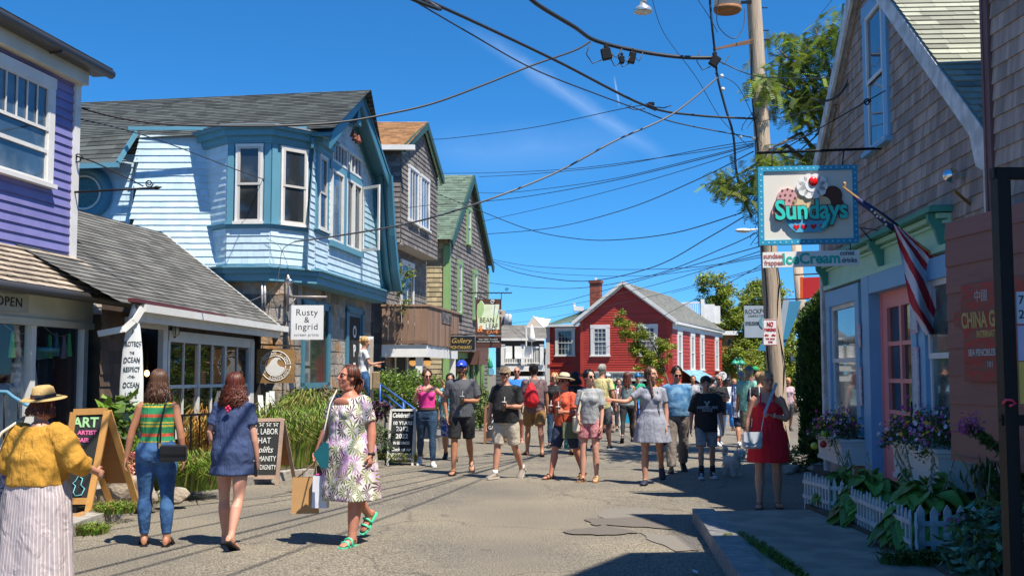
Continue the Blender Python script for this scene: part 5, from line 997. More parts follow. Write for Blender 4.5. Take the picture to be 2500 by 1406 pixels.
mb=MB();mb.prism([(-.55,8.2),(.3,8.5),(3.2,10.2),(3.2,8.4),(-.0,8.0)],frame((0,9.55,0),(1,0,0),(0,1,0)),0,.02)if 0 else None
[mb.prism([a,b,(b[0],b[1]+.08),(a[0],a[1]+.08)],lf_,-6,.2)for a,b in(((-.1,7.7),(1.7,5.85)),((1.7,5.85),(3.07,8.9)),((3.07,8.9),(5.4,11.25)),((5.4,11.25),(8.5,8.05)),((8.5,8.05),(11,4.55)))];mb.build('roof',ROOFG,cg)  # unseen roof slabs along that outline, added for the same shadow
sp_=thing('painted_sign',P(2400,800,9),'worn red painted board with yellow brush lettering on the brown wall','sign')
RS=mat('worn_red_board',(.38,.03,.025),.6,.25,2,bump=.5,bscale=9,stretch=(1,1,5),c2=(.16,.07,.05),c2amt=.8,c2scale=5)
def onb(px,py):
 Y=(3.79+.0926*9.6)/(kx(px)+.0926);return((9.6-Y)*1.0043,P(px,py,Y).z)
part('board',RS,sp_,lambda m:m.prism([onb(*p)for p in((2364,930),(2365,800),(2343,798),(2342,764),(2360,760),(2362,697),(2500,676),(2560,670),(2560,930))],bf,.02,.045))
YEL=mat('sign_yellow',(.45,.32,.10),.6,.15);GRW=mat('sign_pale_text',(.45,.42,.38),.6);br2=Vector((.0926,-1,0)).normalized()
def bt(s,px,py,sz,mm,**k):
 a,z=onb(px,py);text(sp_,s,bf(a,z,.047),br2,(0,0,1),sz,mm,align='LEFT',**k)
bt('中國',2394,726,.105,GRW);bt('CHINA GIFTS',2362,786,.18,YEL,bold=.005,xs=.72,shear=-.12);bt('INTERNATIONAL',2398,817,.075,YEL,bold=.003,xs=.8);bt('SEA FENCIBLES',2376,862,.075,GRW,bold=.002,xs=.85);bt('181',2420,890,.07,GRW)
bkf=thing('display_stand',(2.24,5.0,0),'tall black metal frame at the right edge holding cards','display stand');f5=frame((0,5.0,0),(1,0,0),(0,-1,0));q5=5/2700;X5=lambda px:(px-1250)*q5
part('upright',BLACKM,bkf,lambda m:[m.bar((X5(2452),5,0.12),(X5(2452),5,P(0,415,5).z),.075,.05),m.bar((X5(2472),5.01,0.12),(X5(2472),5.01,P(0,440,5).z),.02,.03)])
part('upright',BLACKM,bkf,lambda m:m.bar((X5(2452)+1.0,5,0.12),(X5(2452)+1.0,5,P(0,415,5).z),.075,.05))
for z_,w_ in((P(0,424,5).z,.05),(P(0,1030,5).z,.03),(1.42,.025)):part('crossbar',BLACKM,bkf,lambda m:m.bar((X5(2434),5,z_),(X5(2452)+1,5,z_),w_,w_))
for i,(y0,y1,cc,lb)in enumerate(((712,790,(.45,.55,.68),'pale blue card with dark numerals in the black frame'),(795,880,(.40,.42,.62),'lilac printed card below the numeral card'),(882,985,(.62,.45,.10),'yellow bordered card lowest in the black frame'))):
 t=part('card',mat('card%d'%i,cc,.5,.1),None,lambda m:slabm(m,f5,(X5(2484),P(0,y1,5).z,X5(2484)+.35,P(0,y0,5).z),-.01,0),base=(X5(2500),5,1.5));tag(t,lb,'card')
 if i==0:
  for tx,y in(('7',733),('2',768)):text(t,tx,f5(X5(2495),P(0,y,5).z,.002),(1,0,0),(0,0,1),.055,INK)
rb2=part('ribbon',mat('pink_ribbon',(.6,.03,.10),.5),None,lambda m:m.tube([P(2449,985,4.95),P(2456,975,4.93),P(2470,976,4.93),P(2480,984,4.95),P(2466,990,4.93)],.006,6),base=P(2460,980,4.95));tag(rb2,'pink ribbon tied round the black frame','ribbon')
PW=mat('pole_timber',(.50,.40,.30),.85,.35,6,bump=1.5,bscale=10,stretch=(7,7,.35),c2=(.28,.20,.14),c2amt=.5,c2scale=3)
pl=thing('utility_pole',(4.85,19.9,0),'leaning weathered timber utility pole beside the clipped evergreen','utility pole')
def PL(py):
 t=(py+40)/1170.0;return P(1838+(1908-1838)*t,py,19.9)
pts=[PL(y)for y in range(-200,1140,60)]+[Vector((4.87,19.9,0))]
part('shaft',PW,pl,lambda m:m.tube(pts,[.125+.045*i/(len(pts)-1)for i in range(len(pts))],14))
part('step_bolt',BLACKM,pl,lambda m:[m.tube([PL(y)+Vector((.12,0,0)),PL(y)+Vector((.24,0,0))],.012,5)for y in(20,75,98)])
part('riser_cable',BLACKM,pl,lambda m:[m.tube([PL(y)+Vector((-.14+.03*math.sin(y*.02),-.13,0))for y in range(80,1100,60)],.014,5),m.tube([PL(y)+Vector((.08+.05*math.sin(y*.03),-.14,0))for y in range(640,1100,50)],.012,5)])
part('bracket',mat('rusty_iron',(.18,.10,.06),.7,.3,metal=.4),pl,lambda m:[m.bar(P(1838,98,19.8),P(1742,122,19.5),.04,.04),m.bar(P(1838,105,19.8),P(1745,120,19.5),.03,.03)])
tf=thing('transformer',P(1776,20,19.5),'white rust-rimmed transformer can at the top of the pole','transformer')
part('can',mat('transformer_white',(.62,.60,.56),.4,.08),tf,lambda m:m.lathe([(.24,0),(.24,.7),(.1,.8)],P(1776,24,19.5),24));part('base_rim',mat('rust_rim',(.30,.13,.05),.7,.3),tf,lambda m:m.lathe([(.10,-.03),(.22,-.05),(.25,-.02),(.25,.03)],P(1776,24,19.5),24));part('arm',BLACKM,tf,lambda m:m.bar(P(1800,8,19.6),P(1838,5,19.85),.05,.05))
st=thing('street_lamp',P(1572,20,19),'silver bell shaped street lamp at the top edge','street lamp');part('shade',mat('galvanised',(.55,.57,.58),.3,.1,metal=.6),st,lambda m:m.lathe([(.05,.16),(.06,.10),(.14,.04),(.17,-.03),(.155,-.04)],P(1570,26,19),20));part('neck',MATS['galvanised'],st,lambda m:[m.tube([P(1571,12,19),P(1571,-10,19)],.06,10),m.tube([P(1571,-3,19),P(1760,-18,19.5)],.03,8)])
st=thing('street_lamp',P(1820,563,24),'small white cobra head lamp further down the street','street lamp');part('head',WHITE,st,lambda m:m.ell(P(1815,563,24),(.19,.09,.05),n=14));part('arm',WHITE,st,lambda m:m.tube([P(1825,562,24),P(1875,558,24.6)],.025,6))
bp_=thing('utility_pole',P(1950,700,34),'slimmer second utility pole behind the evergreen','utility pole');part('shaft',PW,bp_,lambda m:m.tube([P(1975,990,34),P(1943,590,34)],.15,10))
ns=thing('parking_sign',P(1882,810,19.6),'white no parking tow away sign with red letters on the pole','sign');so_=P(1880,811,19.62);sf=frame(so_,(1,.03,0),(0,-1,0));qn=19.6/2700
part('plate',mat('sign_white',(.78,.77,.75),.4),ns,lambda m:slabm(m,sf,(-18*qn,-32*qn,18*qn,32*qn),0,.008));RD=mat('sign_red_paint',(.45,.01,.02),.5)
part('border',RD,ns,lambda m:[slabm(m,sf,r,.008,.011)for r in((-17*qn,-31*qn,-16*qn,31*qn),(16*qn,-31*qn,17*qn,31*qn),(-16*qn,-31*qn,16*qn,-30*qn),(-16*qn,30*qn,16*qn,31*qn))])
for tx,dy,sz,b in(('NO',19,.125,.004),('PARKING',6,.083,.003),('TOW AWAY',-16,.05,.001),('ZONE',-23.5,.05,.001)):text(ns,tx,sf(0,dy*qn,.012),(1,.03,0),(0,0,1),sz*.9,RD,bold=b,xs=.66)
part('tow_symbol',RD,ns,lambda m:[m.prism([((x+a)*qn,(-7+b)*qn)for a,b in((-5,-2),(5,-2),(5,1),(2,1),(0,3),(-3,2),(-5,0))],sf,.010,.013)for x in(-9,8)])
cs_=thing('hanging_sign',P(1850,785,24),'pale candle company sign behind the utility pole','sign');so_=P(1850,784,24);sf=frame(so_,(1,0,0),(0,-1,0));qc=24/2700
part('board',mat('sign_pale_blue',(.30,.36,.43),.5),cs_,lambda m:slabm(m,sf,(-33*qc,-40*qc,40*qc,38*qc),-.02,.01));text(cs_,'ROCKPORT',sf(.03,24*qc,.012),(1,.0,.06),(0,0,1),.135,INK,bold=.001,xs=.85);text(cs_,'CANDLE COMPANY',sf(0.04,13*qc,.012),(1,0,.03),(0,0,1),.065,INK,xs=.85)
part('seal',TEAL,cs_,lambda m:m.lathe([(.14,-.01),(.14,.01)],sf(18*qc,-3*qc,.015),20,M=Matrix.Rotation(R(90),3,'X'),smooth=False));text(cs_,'HAND POURED\nIN ROCKPORT',sf(-.12,-6*qc,.012),(1,0,0),(0,0,1),.045,INK,bold=.002)
part('bar',BLACKM,cs_,lambda m:m.tube([P(1838,733,24),P(1975,729,24)],.015,6))
TB_=mat('banner_blue',(.03,.20,.36),.7,.08);bn=thing('banner',P(1910,800,24.4),'blue hanging banner cut to a point behind the pole','banner');part('cloth',TB_,bn,lambda m:m.prism([(P(a,b,24.4).x,P(a,b,24.4).z)for a,b in((1922,735),(1956,735),(1938,790),(1915,845),(1905,862),(1850,855),(1862,828),(1905,830))],frame((0,24.4,0),(1,0,0),(0,-1,0)),0,.02));part('pale_edge',MATS['sign_pale_blue'],bn,lambda m:m.prism([(P(a,b,24.4).x,P(a,b,24.4).z)for a,b in((1912,728),(1926,732),(1905,862),(1893,866))],frame((0,24.4,0),(1,0,0),(0,-1,0)),.02,.03))
bn=thing('banner',P(1978,700,26),'red flag banner with orange edge above the evergreen','banner');ff6=frame((0,26,0),(1,0,0),(0,-1,0));part('cloth',mat('banner_red',(.55,.02,.025),.7,trans=.3),bn,lambda m:m.prism([(P(a,b,26).x,P(a,b,26).z)for a,b in((1956,678),(2004,676),(2004,728),(1956,729))],ff6,0,.015));part('orange_edge',mat('banner_orange',(.8,.12,.01),.7,trans=.3),bn,lambda m:m.prism([(P(a,b,26).x,P(a,b,26).z)for a,b in((1953,676),(1960,676),(1960,730),(1953,730))],ff6,.015,.02));part('bar',BLACKM,bn,lambda m:m.tube([P(1940,671,26),P(2004,668,26)],.018,6))
gl_=thing('street_lamp',P(1802,880,38),'green double goose-neck lamp before the far trees','street lamp');LG=mat('lamp_green',(.03,.3,.18),.4)
part('shade',LG,gl_,lambda m:[m.lathe([(.03,.12),(.1,.05),(.17,-.03)],P(x,887,38),12)for x in(1794,1810)]);part('arm',LG,gl_,lambda m:[m.tube([P(1802,880,38),P(1798,872,38),P(1793,878,38),P(1794,884,38)],.015,5),m.tube([P(1802,880,38),P(1806,872,38),P(1811,878,38),P(1810,884,38)],.015,5),m.tube([P(1802,880,38),P(1803,980,38)],.03,6)])
CH=mat('chalkboard',(.016,.018,.018),.75,.3,4);OAK=mat('oak_frame',(.48,.245,.07),.5,.15,4,tone=.15,bump=.3,bscale=15,stretch=(3,3,.6));PLY=mat('plywood',(.38,.155,.045),.55,.3,1.5,bump=.2,stretch=(1,1,5));RUS=mat('rustic_frame',(.36,.25,.185),.8,.3,6,tone=.2,bump=.6)
def sandwich(name_label,foot_l,foot_r,top_l,top_r,Y,wood,texts,z0=0.0,depth=.55,back=None,lw=.055,chalk=(.78,.78,.74)):
 a,b=P(*foot_l,Y),P(*foot_r,Y);c,d=P(*top_l,Y+.16),P(*top_r,Y+.16);a.z=b.z=z0;base=(a+b)/2
 t=thing('sandwich_board',base,name_label,'sandwich board');n=(b-a).cross(c-a).normalized();n=n if n.y<0 else-n
 part('frame',wood,t,lambda m:[m.bar(a,c,lw,.03,up=n),m.bar(b,d,lw,.03,up=n),m.bar(c,d,lw,.03,up=n),m.bar(a.lerp(c,.12),b.lerp(d,.12),lw,.028,up=n)])
 part('board',CH,t,lambda m:m.add([a.lerp(c,.12),b.lerp(d,.12),d,c],[(0,1,2,3)]))
 off=Vector((0,depth,0))if back is None else Vector(back)
 part('back_leaf',back and PLY or CH,t,lambda m:m.add([(a+off).lerp(c,.25)+Vector((0,.02,0)),(b+off).lerp(d,.25)+Vector((0,.02,0)),d+Vector((0,.02,0)),c+Vector((0,.02,0))],[(0,1,2,3)]))
 part('back_leg',wood,t,lambda m:[m.bar(a+off,c+Vector((0,.03,0)),lw,.03,up=n)]);part('back_leg',wood,t,lambda m:[m.bar(b+off,d+Vector((0,.03,0)),lw,.03,up=n)])
 o_=a.lerp(c,.12);U=(b-a);V=(c-a)*.88;u_=U.normalized();v_=V.normalized()
 for(s,x,y,sz,col,kw)in texts:
  text(t,s,o_+U*x+V*y+n*.006,u_,v_,sz,mat('chalk_%d%d%d'%tuple(int(k*9)for k in col),col,.9,.1),ext=.001,**kw)
 return t,o_,U,V,n
WC=(.75,.75,.70)
sandwich('white framed chalkboard celebrating ten years with new designs',(946,1128),(1007,1133),(955,1001),(1014,1001),19.6,mat('white_rustic',(.60,.58,.52),.7,.2,8),[('Celebrating',.48,.89,.115,WC,dict(shear=.3,bold=.003,xs=.68)),('10 YEARS',.5,.73,.085,WC,dict(bold=.003)),('2012',.5,.61,.11,WC,dict(bold=.003)),('2022',.5,.46,.11,WC,dict(bold=.003)),('IN BUSINESS',.5,.32,.07,WC,dict(bold=.002,xs=.75)),('Check out our',.5,.19,.085,WC,dict(shear=.2,bold=.002,xs=.68)),('NEW DESIGNS',.5,.07,.098,WC,dict(bold=.001,xs=.6))],z0=0.0,lw=.04)
sandwich('rustic framed chalkboard about labor and dignity beside the tall grass',(610,1172),(676,1182),(612,1026),(690,1024),16.2,RUS,[('☆☆☆☆',.55,.93,.10,WC,{}),('ALL LABOR',.5,.80,.12,WC,dict(xs=.68)),('THAT',.45,.64,.12,WC,dict(xs=.8)),('uplifts',.5,.48,.13,WC,dict(shear=.3,xs=.85)),('HUMANITY',.5,.32,.11,WC,dict(xs=.64)),('HAS DIGNITY',.5,.17,.10,WC,dict(xs=.6))],z0=0.0,back=(.12,.7,0))
t,o_,U,V,n_=sandwich('tall oak framed artist easel board before the purple shop',(150,1262),(214,1262),(180,1006),(262,1003),12.15,OAK,[('ART',.52,.88,.15,(.35,.62,.30),dict(bold=.004)),('ARTIST',.62,.765,.065,(.75,.15,.35),dict(bold=.002)),('FAIR',.5,.68,.065,(.75,.15,.35),dict(bold=.002)),('OPEN',.6,.40,.07,(.2,.55,.65),{})],z0=0.1,back=(.33,.62,0),lw=.07)
part('chalk_bird',mat('chalk_cyan',(.2,.6,.7),.9),t,lambda m:m.tube([o_+U*x+V*y+n_*.01 for x,y in((.45,.06),(.7,.07),(.78,.14),(.62,.18),(.66,.25),(.5,.28),(.4,.22),(.3,.2),(.42,.17),(.36,.1),(.45,.06))],.006,5))
part('knot',mat('knot_dark',(.05,.02,.01),.7),t,lambda m:m.ell(P(252,1163,12.6),(.02,.01,.015)))
sandwich('brown framed chalkboard for fine art galleries in the shade of the group',(1183,1078),(1240,1082),(1186,992),(1240,994),25.5,mat('brown_frame',(.2,.09,.04),.6),[('FINE',.5,.75,.13,WC,{}),('ART',.5,.55,.13,WC,{}),('GALLERY',.5,.35,.12,WC,dict(xs=.8)),('~',.5,.2,.2,WC,{})],z0=0.0)
wp=thing('picket_bundle',P(660,1010,19.5),'pale weathered pickets leaning against the stone wall','pickets');part('picket',mat('weathered_white',(.55,.58,.56),.7,.2),wp,lambda m:[m.bar(P(a,1060,19.4),P(a+d,y,19.7),.09,.02)for a,d,y in((643,-8,965),(652,4,958),(664,0,955),(672,-10,972))])
BR=mat('blue_rail_paint',(.03,.12,.42),.4);hr=thing('handrail',P(965,970,22),'blue metal handrails coming down the terrace steps','railing')
part('rail',BR,hr,lambda m:[m.tube([P(a,b,22.8),P(c,d,20.6)],.018,6)for a,b,c,d in((925,935,1012,998),(925,950,1000,1010),(925,965,985,1018))]);part('post',BR,hr,lambda m:[m.tube([P(a,b,22),P(a,b+75,22)],.02,6)for a,b in((928,938),(985,980))])
pr=thing('timber_post',P(907,900,22.6),'pale wooden post beside the woman on the terrace','post');part('post',mat('pale_timber',(.42,.36,.27),.7),pr,lambda m:m.bar(P(907,828,22.6),P(908,1010,22.6),.06,.06))
PKW=mat('picket_white',(.60,.62,.63),.6,.2,9,bump=.3,c2=(.3,.3,.27),c2amt=.5,c2scale=9)
def fence(lab,a,b,n,h=.36,w=.035,z0=.13):
 a,b=Vector((*a,z0)),Vector((*b,z0));t=thing('picket_fence',(a+b)/2,lab,'fence');d=(b-a).normalized();nn=Vector((d.y,-d.x,0))
 part('rail',PKW,t,lambda m:[m.bar(a+Vector((0,0,z))+nn*.012,b+Vector((0,0,z))+nn*.012,.012,.04,up=(0,0,1))for z in(.10,.26)])
 for i in range(n):
  p=a.lerp(b,(i+.5)/n);hh=h*rnd.uniform(.95,1.05);ff_=frame(p,d,-nn if nn.y>0 else nn)
  part('picket',PKW,t,lambda m:m.prism([(-w/2,-.05),(w/2,-.05),(w/2,hh-.05),(0,hh),(-w/2,hh-.05)],ff_,-.006,.010))
fence('low white picket fence bordering the far end of the hosta bed',(3.33,12.75),(3.42,12.0),9);fence('short white picket return beside the far hostas',(3.42,12.0),(3.72,11.9),4)
fence('low white picket fence running along the pavement beside the hostas',(3.40,11.6),(3.30,9.25),22);fence('wide pale picket fence facing the camera in front of the hostas',(3.30,9.2),(3.85,9.2),5,w=.062,h=.40);fence('tilted narrow picket panel at the near hosta corner',(3.24,9.0),(3.32,9.22),3,h=.36)
WIRE=mat('black_cable',(.022,.024,.028),.5);WIREG=mat('grey_cable',(.10,.10,.11),.5)
def wire(pix,r,label,deps=None,mt=None,fuzz=0):
 """pix: list of (x, y, depth) control points; a smooth cable through them"""
 pts=[P(*q)if not isinstance(q,Vector)else q for q in pix];out=[]
 n=len(pts)
 for i in range(n-1):
  p0,p1,p2,p3=pts[max(i-1,0)],pts[i],pts[i+1],pts[min(i+2,n-1)]
  for k in range(8):
   t=k/8;out.append(0.5*((2*p1)+(p2-p0)*t+(2*p0-5*p1+4*p2-p3)*t*t+(3*p1-p0-3*p2+p3)*t**3))
 out.append(pts[-1]);m=MB();m.tube(out,r*(.78 if r>.019 else .6),6);o=m.build('utility_wire',mt or WIRE,base=pts[0]);return tag(o,label,'wire','overhead cables')
K=.016
wire([Vector((-7,5.5,6.3)),(960,-20,12),(1060,10,13),(1350,145,16),(1575,258,18.5),(1700,282,19.3),(1838,290,19.8)],.028,'thickest black cable sloping from top centre down to the pole')
wire([Vector((-6.4,4.5,5.7)),(940,-40,12),(1010,2,12.5),(1150,84,14),(1300,168,16),(1450,228,18),(1560,268,19),(1650,300,19.5),(1835,336,19.8)],.018,'thinner black cable parallel below the thickest one')
wire([(1270,-30,16),(1310,10,16.5),(1400,65,17.5),(1455,100,18.5),(1560,126,19),(1660,140,19.3),(1740,142,19.5)],.045,'heavy lashed cable bundle with splice boxes near the top')
wire([(1440,103,18.5),(1400,125,18.2),(1300,160,17.6),(1180,208,17),(1060,252,16.4),(950,278,16),(820,300,15.6),(650,308,15.2),(430,305,14.9),(300,290,14.8),(200,265,14.8)],.022,'long sagging service cable from the splice boxes to the purple shop')
wire([(1585,262,19.5),(1540,262,21),(1300,312,26),(1100,338,29),(1042,340,30)],.014,'service wire from the cable knot to the tan roofed gable')
wire([(1752,190,19.5),(1640,280,18.5),(1500,345,18),(1350,425,17.7),(1165,497,17.2),(1000,545,18),(830,575,19.5),(720,590,20.8)],.020,'grey twisted cable running from the pole top down to the blue bay',mt=WIREG)
wire([(1840,345,19.8),(1740,360,22),(1500,405,27),(1300,425,31),(1170,432,35)],.014,'fine wire to the green roofed gable, highest of its fan')
wire([(1840,350,19.8),(1650,380,22),(1400,412,26),(1200,422,30),(1070,424,33)],.012,'fine wire reaching the grey gable just above the green roof')
wire([(1840,352,19.8),(1700,388,22),(1480,440,26),(1250,470,31),(1160,470,35)],.013,'second fine wire of the fan to the green roofed gable')
wire([(1840,355,19.8),(1700,392,21),(1480,445,24),(1250,485,28),(1060,500,29),(900,510,26),(650,440,21),(380,340,17),(190,290,14.8)],.014,'very long wire from the pole across the blue house to the purple corner')
wire([(1840,358,19.8),(1720,400,23),(1550,450,27),(1350,502,32),(1180,540,36)],.013,'third fine wire of the fan sagging to the green gable')
wire([(1840,370,19.8),(1700,440,23),(1530,510,28),(1350,556,33),(1185,572,37)],.018,'lowest wire of the fan to the green gable eave')
wire([(1060,470,32),(1160,510,30),(1290,560,27),(1400,582,25),(1500,586,24),(1650,568,22),(1810,520,20)],.017,'deep sagging cable between the green roof and the ivy clad pole')
wire([(1190,630,41),(1240,658,36),(1340,680,32),(1450,685,29),(1600,650,25),(1730,580,22),(1815,530,20)],.018,'lower deep sagging cable passing above the brick chimney')
wire([(1190,690,42),(1300,702,38),(1430,702,33),(1600,670,27),(1780,600,22),(1862,560,20)],.016,'cable passing just over the chimney top to the pole')
wire([(1195,632,41),(1300,650,38),(1500,658,33),(1700,652,26),(1860,622,20)],.014,'nearly level far wire below the lower sagging cable')
wire([(1195,636,41),(1300,662,38),(1420,672,36),(1600,672,30),(1860,628,20)],.012,'second nearly level far wire just beneath its neighbour')
wire([(1235,760,50),(1330,748,46),(1450,716,38),(1620,668,29),(1860,600,20)],.016,'wire rising from the distant transformer pole to the near pole')
wire([(1235,765,50),(1400,742,42),(1600,695,31),(1860,612,20)],.013,'lower wire from the distant transformer pole over the red roof')
wire([(1235,790,50),(1330,778,46),(1560,730,36),(1760,680,27),(1870,650,20)],.012,'lowest far wire crossing the red gable peak')
wire([(1640,715,42),(1740,690,34),(1870,655,20)],.012,'short wire from the red roof up to the ice cream boards')
wire([(1478,850,47),(1640,760,38),(1780,690,27),(1870,640,20)],.014,'service wire dropping past the shade tree to the red shop')
wire([(1590,-10,19),(1620,80,19.3),(1700,190,19.5),(1760,290,19.8),(1830,360,20)],.010,'thin guy wire hanging from the bell shaped street lamp')
wire([(1745,145,19.5),(1840,185,19.3),(1960,192,17),(2035,190,15.6)],.016,'service cable from the pole to the ice cream shop rake')
wire([(1845,300,19.8),(1960,275,17),(2100,240,15),(2190,185,13.6)],.010,'thin wire rising to the scroll hook on the shingle wall')
wire([(1890,360,19.8),(1990,320,17),(2080,250,15.2),(2190,200,13.4)],.014,'grey service wire rising steeply over the hanging sign',mt=WIREG)
wire([(2040,-10,22),(1985,60,22),(1920,160,21),(1840,260,20)],.010,'fine wire through the locust tree from the top edge')
wire([(1690,-20,19.2),(1730,40,19.3),(1752,80,19.4)],.010,'short drop wire left of the transformer can')
wire([(1755,-5,19.3),(1752,60,19.3),(1790,95,19.4),(1815,65,19.5),(1818,20,19.6)],.014,'looped jumper cable under the transformer can')
wire([(1733,0,19.3),(1738,60,19.3),(1745,125,19.5),(1752,190,19.5),(1770,260,19.6),(1790,330,19.6),(1798,420,19.6),(1815,480,19.6),(1835,530,19.7)],.028,'vertical twisted cable drop left of the pole')
wire([(1745,180,19.5),(1800,210,19.6),(1840,290,19.8)],.010,'small slack jumper between cable drop and pole')
wire([(2078,160,15.2),(2070,200,15.1),(2045,235,15.3),(2010,248,15.6),(1985,242,15.8)],.022,'thick drip loop on the white rake board')
wire([(720,590,20.8),(690,610,20.8),(682,660,20.75),(672,700,20.75),(640,722,20.8),(610,735,20.6)],.012,'service drop down the stone wall past the blue bay',mt=WIREG)
wire([(650,582,20.85),(680,600,20.8),(700,640,20.75),(705,665,20.75)],.007,'thin wire stapled to the blue bay skirt')
for i,(a,b,r)in enumerate((((-1.6,5,6.9),(4.2,19.8,9.3),.034),((-1.0,5,7.3),(4.25,19.8,9.7),.026),((-2.6,5,6.9),(4.2,19.8,9.0),.030),((-.1,4,7.6),(4.3,19.8,10.0),.024),((-3.6,4.5,7.3),(4.2,19.8,9.1),.022))):
 a,b=Vector(a),Vector(b);wire([a,a.lerp(b,.35)-Vector((0,0,.25)),a.lerp(b,.7)-Vector((0,0,.2)),b],r,('first','second','third','fourth','fifth')[i]+' cable passing over the camera to the head of the pole, above the picture')
for i,(x,y,Y,w,h,lb)in enumerate(((1480,133,18.6,.17,.2,'left black splice box on the lashed cable'),(1518,147,18.8,.09,.13,'small middle black splice box'),(1543,142,18.9,.12,.2,'right black splice box on the lashed cable'),(1590,262,19.4,.22,.06,'cable clamp knot on the thickest cable'),(1745,150,19.4,.16,.2,'cluster of black connectors at the pole bracket'))):
 t=thing('splice_box',P(x,y,Y),lb,'cable box','overhead cables');c_=P(x,y,Y);M_=Matrix.Rotation(.2*(i-1),3,'Y')
 part('case',BLACKM,t,lambda m:[m.box(c_,(w,.1,h),M=M_,bev=.015),m.box(c_+Vector((0,0,h/2+.03)),(w*.5,.06,.06),bev=.01)]);part('lead',WIRE,t,lambda m:[m.tube([c_+Vector((-w/2,0,-h/2)),c_+Vector((-w*1.4,0,-h*.8)),c_+Vector((-w*2,0,0)),c_+Vector((-w*1.6,0,h))],.010,5),m.tube([c_+Vector((w/2,0,0)),c_+Vector((w,0,-h*.3)),c_+Vector((w*1.6,0,h*.5))],.010,5)])
t=thing('cable_coils',PL(300),'tangle of coils and clamps where the wires meet the pole','cables','overhead cables');r_=random.Random(5)
def coil(m):
 for _ in range(26):
  y=r_.choice([285,300,340,360,430,480,520,540,570])+r_.uniform(-15,15);c=PL(y)+Vector((-.22+r_.uniform(-.1,.12),-.16,0));a=r_.uniform(.04,.14);pp=[c+Vector((math.cos(k*.7+a*40)*a,r_.uniform(-.04,.04),math.sin(k*.7)*a*1.3))for k in range(8)];m.tube(pp,.006,4)
part('coil',WIRE,t,coil);part('insulator',WHITE,t,lambda m:[m.ell(P(x,y,19.4),(.035,.03,.035))for x,y in((1762,186),(1765,218),(1808,335),(1840,338))])
def cluster_tree(name_label,base,trunk_pts,crown,n,size,m1,m2,seed,trunk_r=.14,limbs=10,asp=.5,cat='tree',group=None,nclump=60,clump_r=.45,shell=.55):
 """trunk + limbs, foliage in clumps spread through lobes: crown = [(center, (rx, ry, rz)), ...]"""
 r_=random.Random(seed);t=thing('tree',base,name_label,cat,group)
 def tr(m):
  m.tube(trunk_pts,[trunk_r*(1-.5*i/(len(trunk_pts)-1))for i in range(len(trunk_pts))],10)
  for _ in range(limbs):
   c,rad=r_.choice(crown);e=Vector(c)+Vector((r_.uniform(-.7,.7)*rad[0],r_.uniform(-.7,.7)*rad[1],r_.uniform(-.5,.7)*rad[2]));s=Vector(trunk_pts[-1]).lerp(Vector(trunk_pts[-2]),r_.random()*.8);md=s.lerp(e,.5)+Vector((r_.uniform(-.1,.1),r_.uniform(-.1,.1),.12))*rad[0]
   m.tube([s,md,e],[trunk_r*.4,trunk_r*.25,trunk_r*.06],6)
 part('trunk',BARK,t,tr);cl=[]
 tot=sum(a[1][0]*a[1][2]for a in crown)
 for c,rad in crown:
  for _ in range(max(3,int(nclump*rad[0]*rad[2]/tot))):
   d=Vector((r_.gauss(0,1),r_.gauss(0,1),r_.gauss(0,1))).normalized();k=r_.uniform(shell,1.05);cl.append((Vector(c)+Vector((d.x*rad[0]*k,d.y*rad[1]*k,d.z*rad[2]*k)),clump_r*r_.uniform(.6,1.25)))
 def pf(rr):
  c,cr=rr.choice(cl);d=Vector((rr.gauss(0,1),rr.gauss(0,1),rr.gauss(0,.7))).normalized()*cr*rr.random()**.5;return c+d,None
 leafy('l',pf,n,size,m1,m2,seed,asp=asp).build('crown',[m1,m2],t);return t
TRG=mat('tree_leaf_green',(0.20,0.26,0.03),0.5,0.35,.8,tone=0.5,hue=.06,trans=.35);TRY=mat('tree_leaf_sunny',(0.34,0.36,0.04),0.5,0.3,.8,tone=0.4,hue=.05,trans=.35);TRD=mat('tree_leaf_deep',(0.055,0.095,0.016),0.5,0.3,1,tone=0.5,hue=.04,trans=.3)
q=60/2700
def C(px,py,Y,rx,ry=None,rz=None):return(P(px,py,Y),(rx,ry or rx,rz or rx))
cluster_tree('broad sunlit tree beyond the orange-brown house',(11.5,62,-.5),[(11.8,62,-.6),(11.6,62,2.0),(11.4,62,3.6)],[C(1740,710,62,.95,1,.9),C(1790,745,62,1.1,1.2,1.1),C(1760,790,62,1.0,1.2,.9),C(1815,800,61,1.1,1.2,1.2),C(1820,870,60,1.2,1.2,1.3),C(1850,720,63,.9,1,.8)],26000,.17,TRG,TRY,21,.2,14,nclump=230,clump_r=.36)
cluster_tree('second leafy tree to the right behind the utility pole',(15,60,-.5),[(15.2,60,-.6),(15,60,2),(14.8,60,3.4)],[C(1880,725,60,.9,1,.9),C(1905,790,60,1.1,1,1.2),C(1925,860,59,1.1,1,1.2),C(1880,880,58,1.0,1,1.0),C(1935,930,58,1.0,1,1.0),C(1840,920,57,.8,1,.8)],22000,.17,TRG,TRY,22,.2,12,nclump=210,clump_r=.36)
cluster_tree('small upright tree in front of the red shop wall',(6.3,42,-.4),[(6.35,42,-.45),(6.15,42,.3),(5.9,42,1.3),(5.5,42,2.4)],[C(1525,800,42,.28,.3,.8),C(1552,835,42,.36,.35,.9),C(1580,875,42,.6,.45,.55),C(1622,850,42,.38,.35,.65),C(1570,815,42,.3,.3,.5),C(1600,905,42,.45,.4,.45),C(1505,790,42,.15,.2,.4),C(1593,940,42,.28,.3,.4)],7000,.11,TRG,TRY,23,.06,14,nclump=110,clump_r=.18,shell=.2)
lt_=thing('tree',(6.8,21.3,0),'honey locust with feathery yellow-green sprays reaching over the street','tree');r_=random.Random(31)
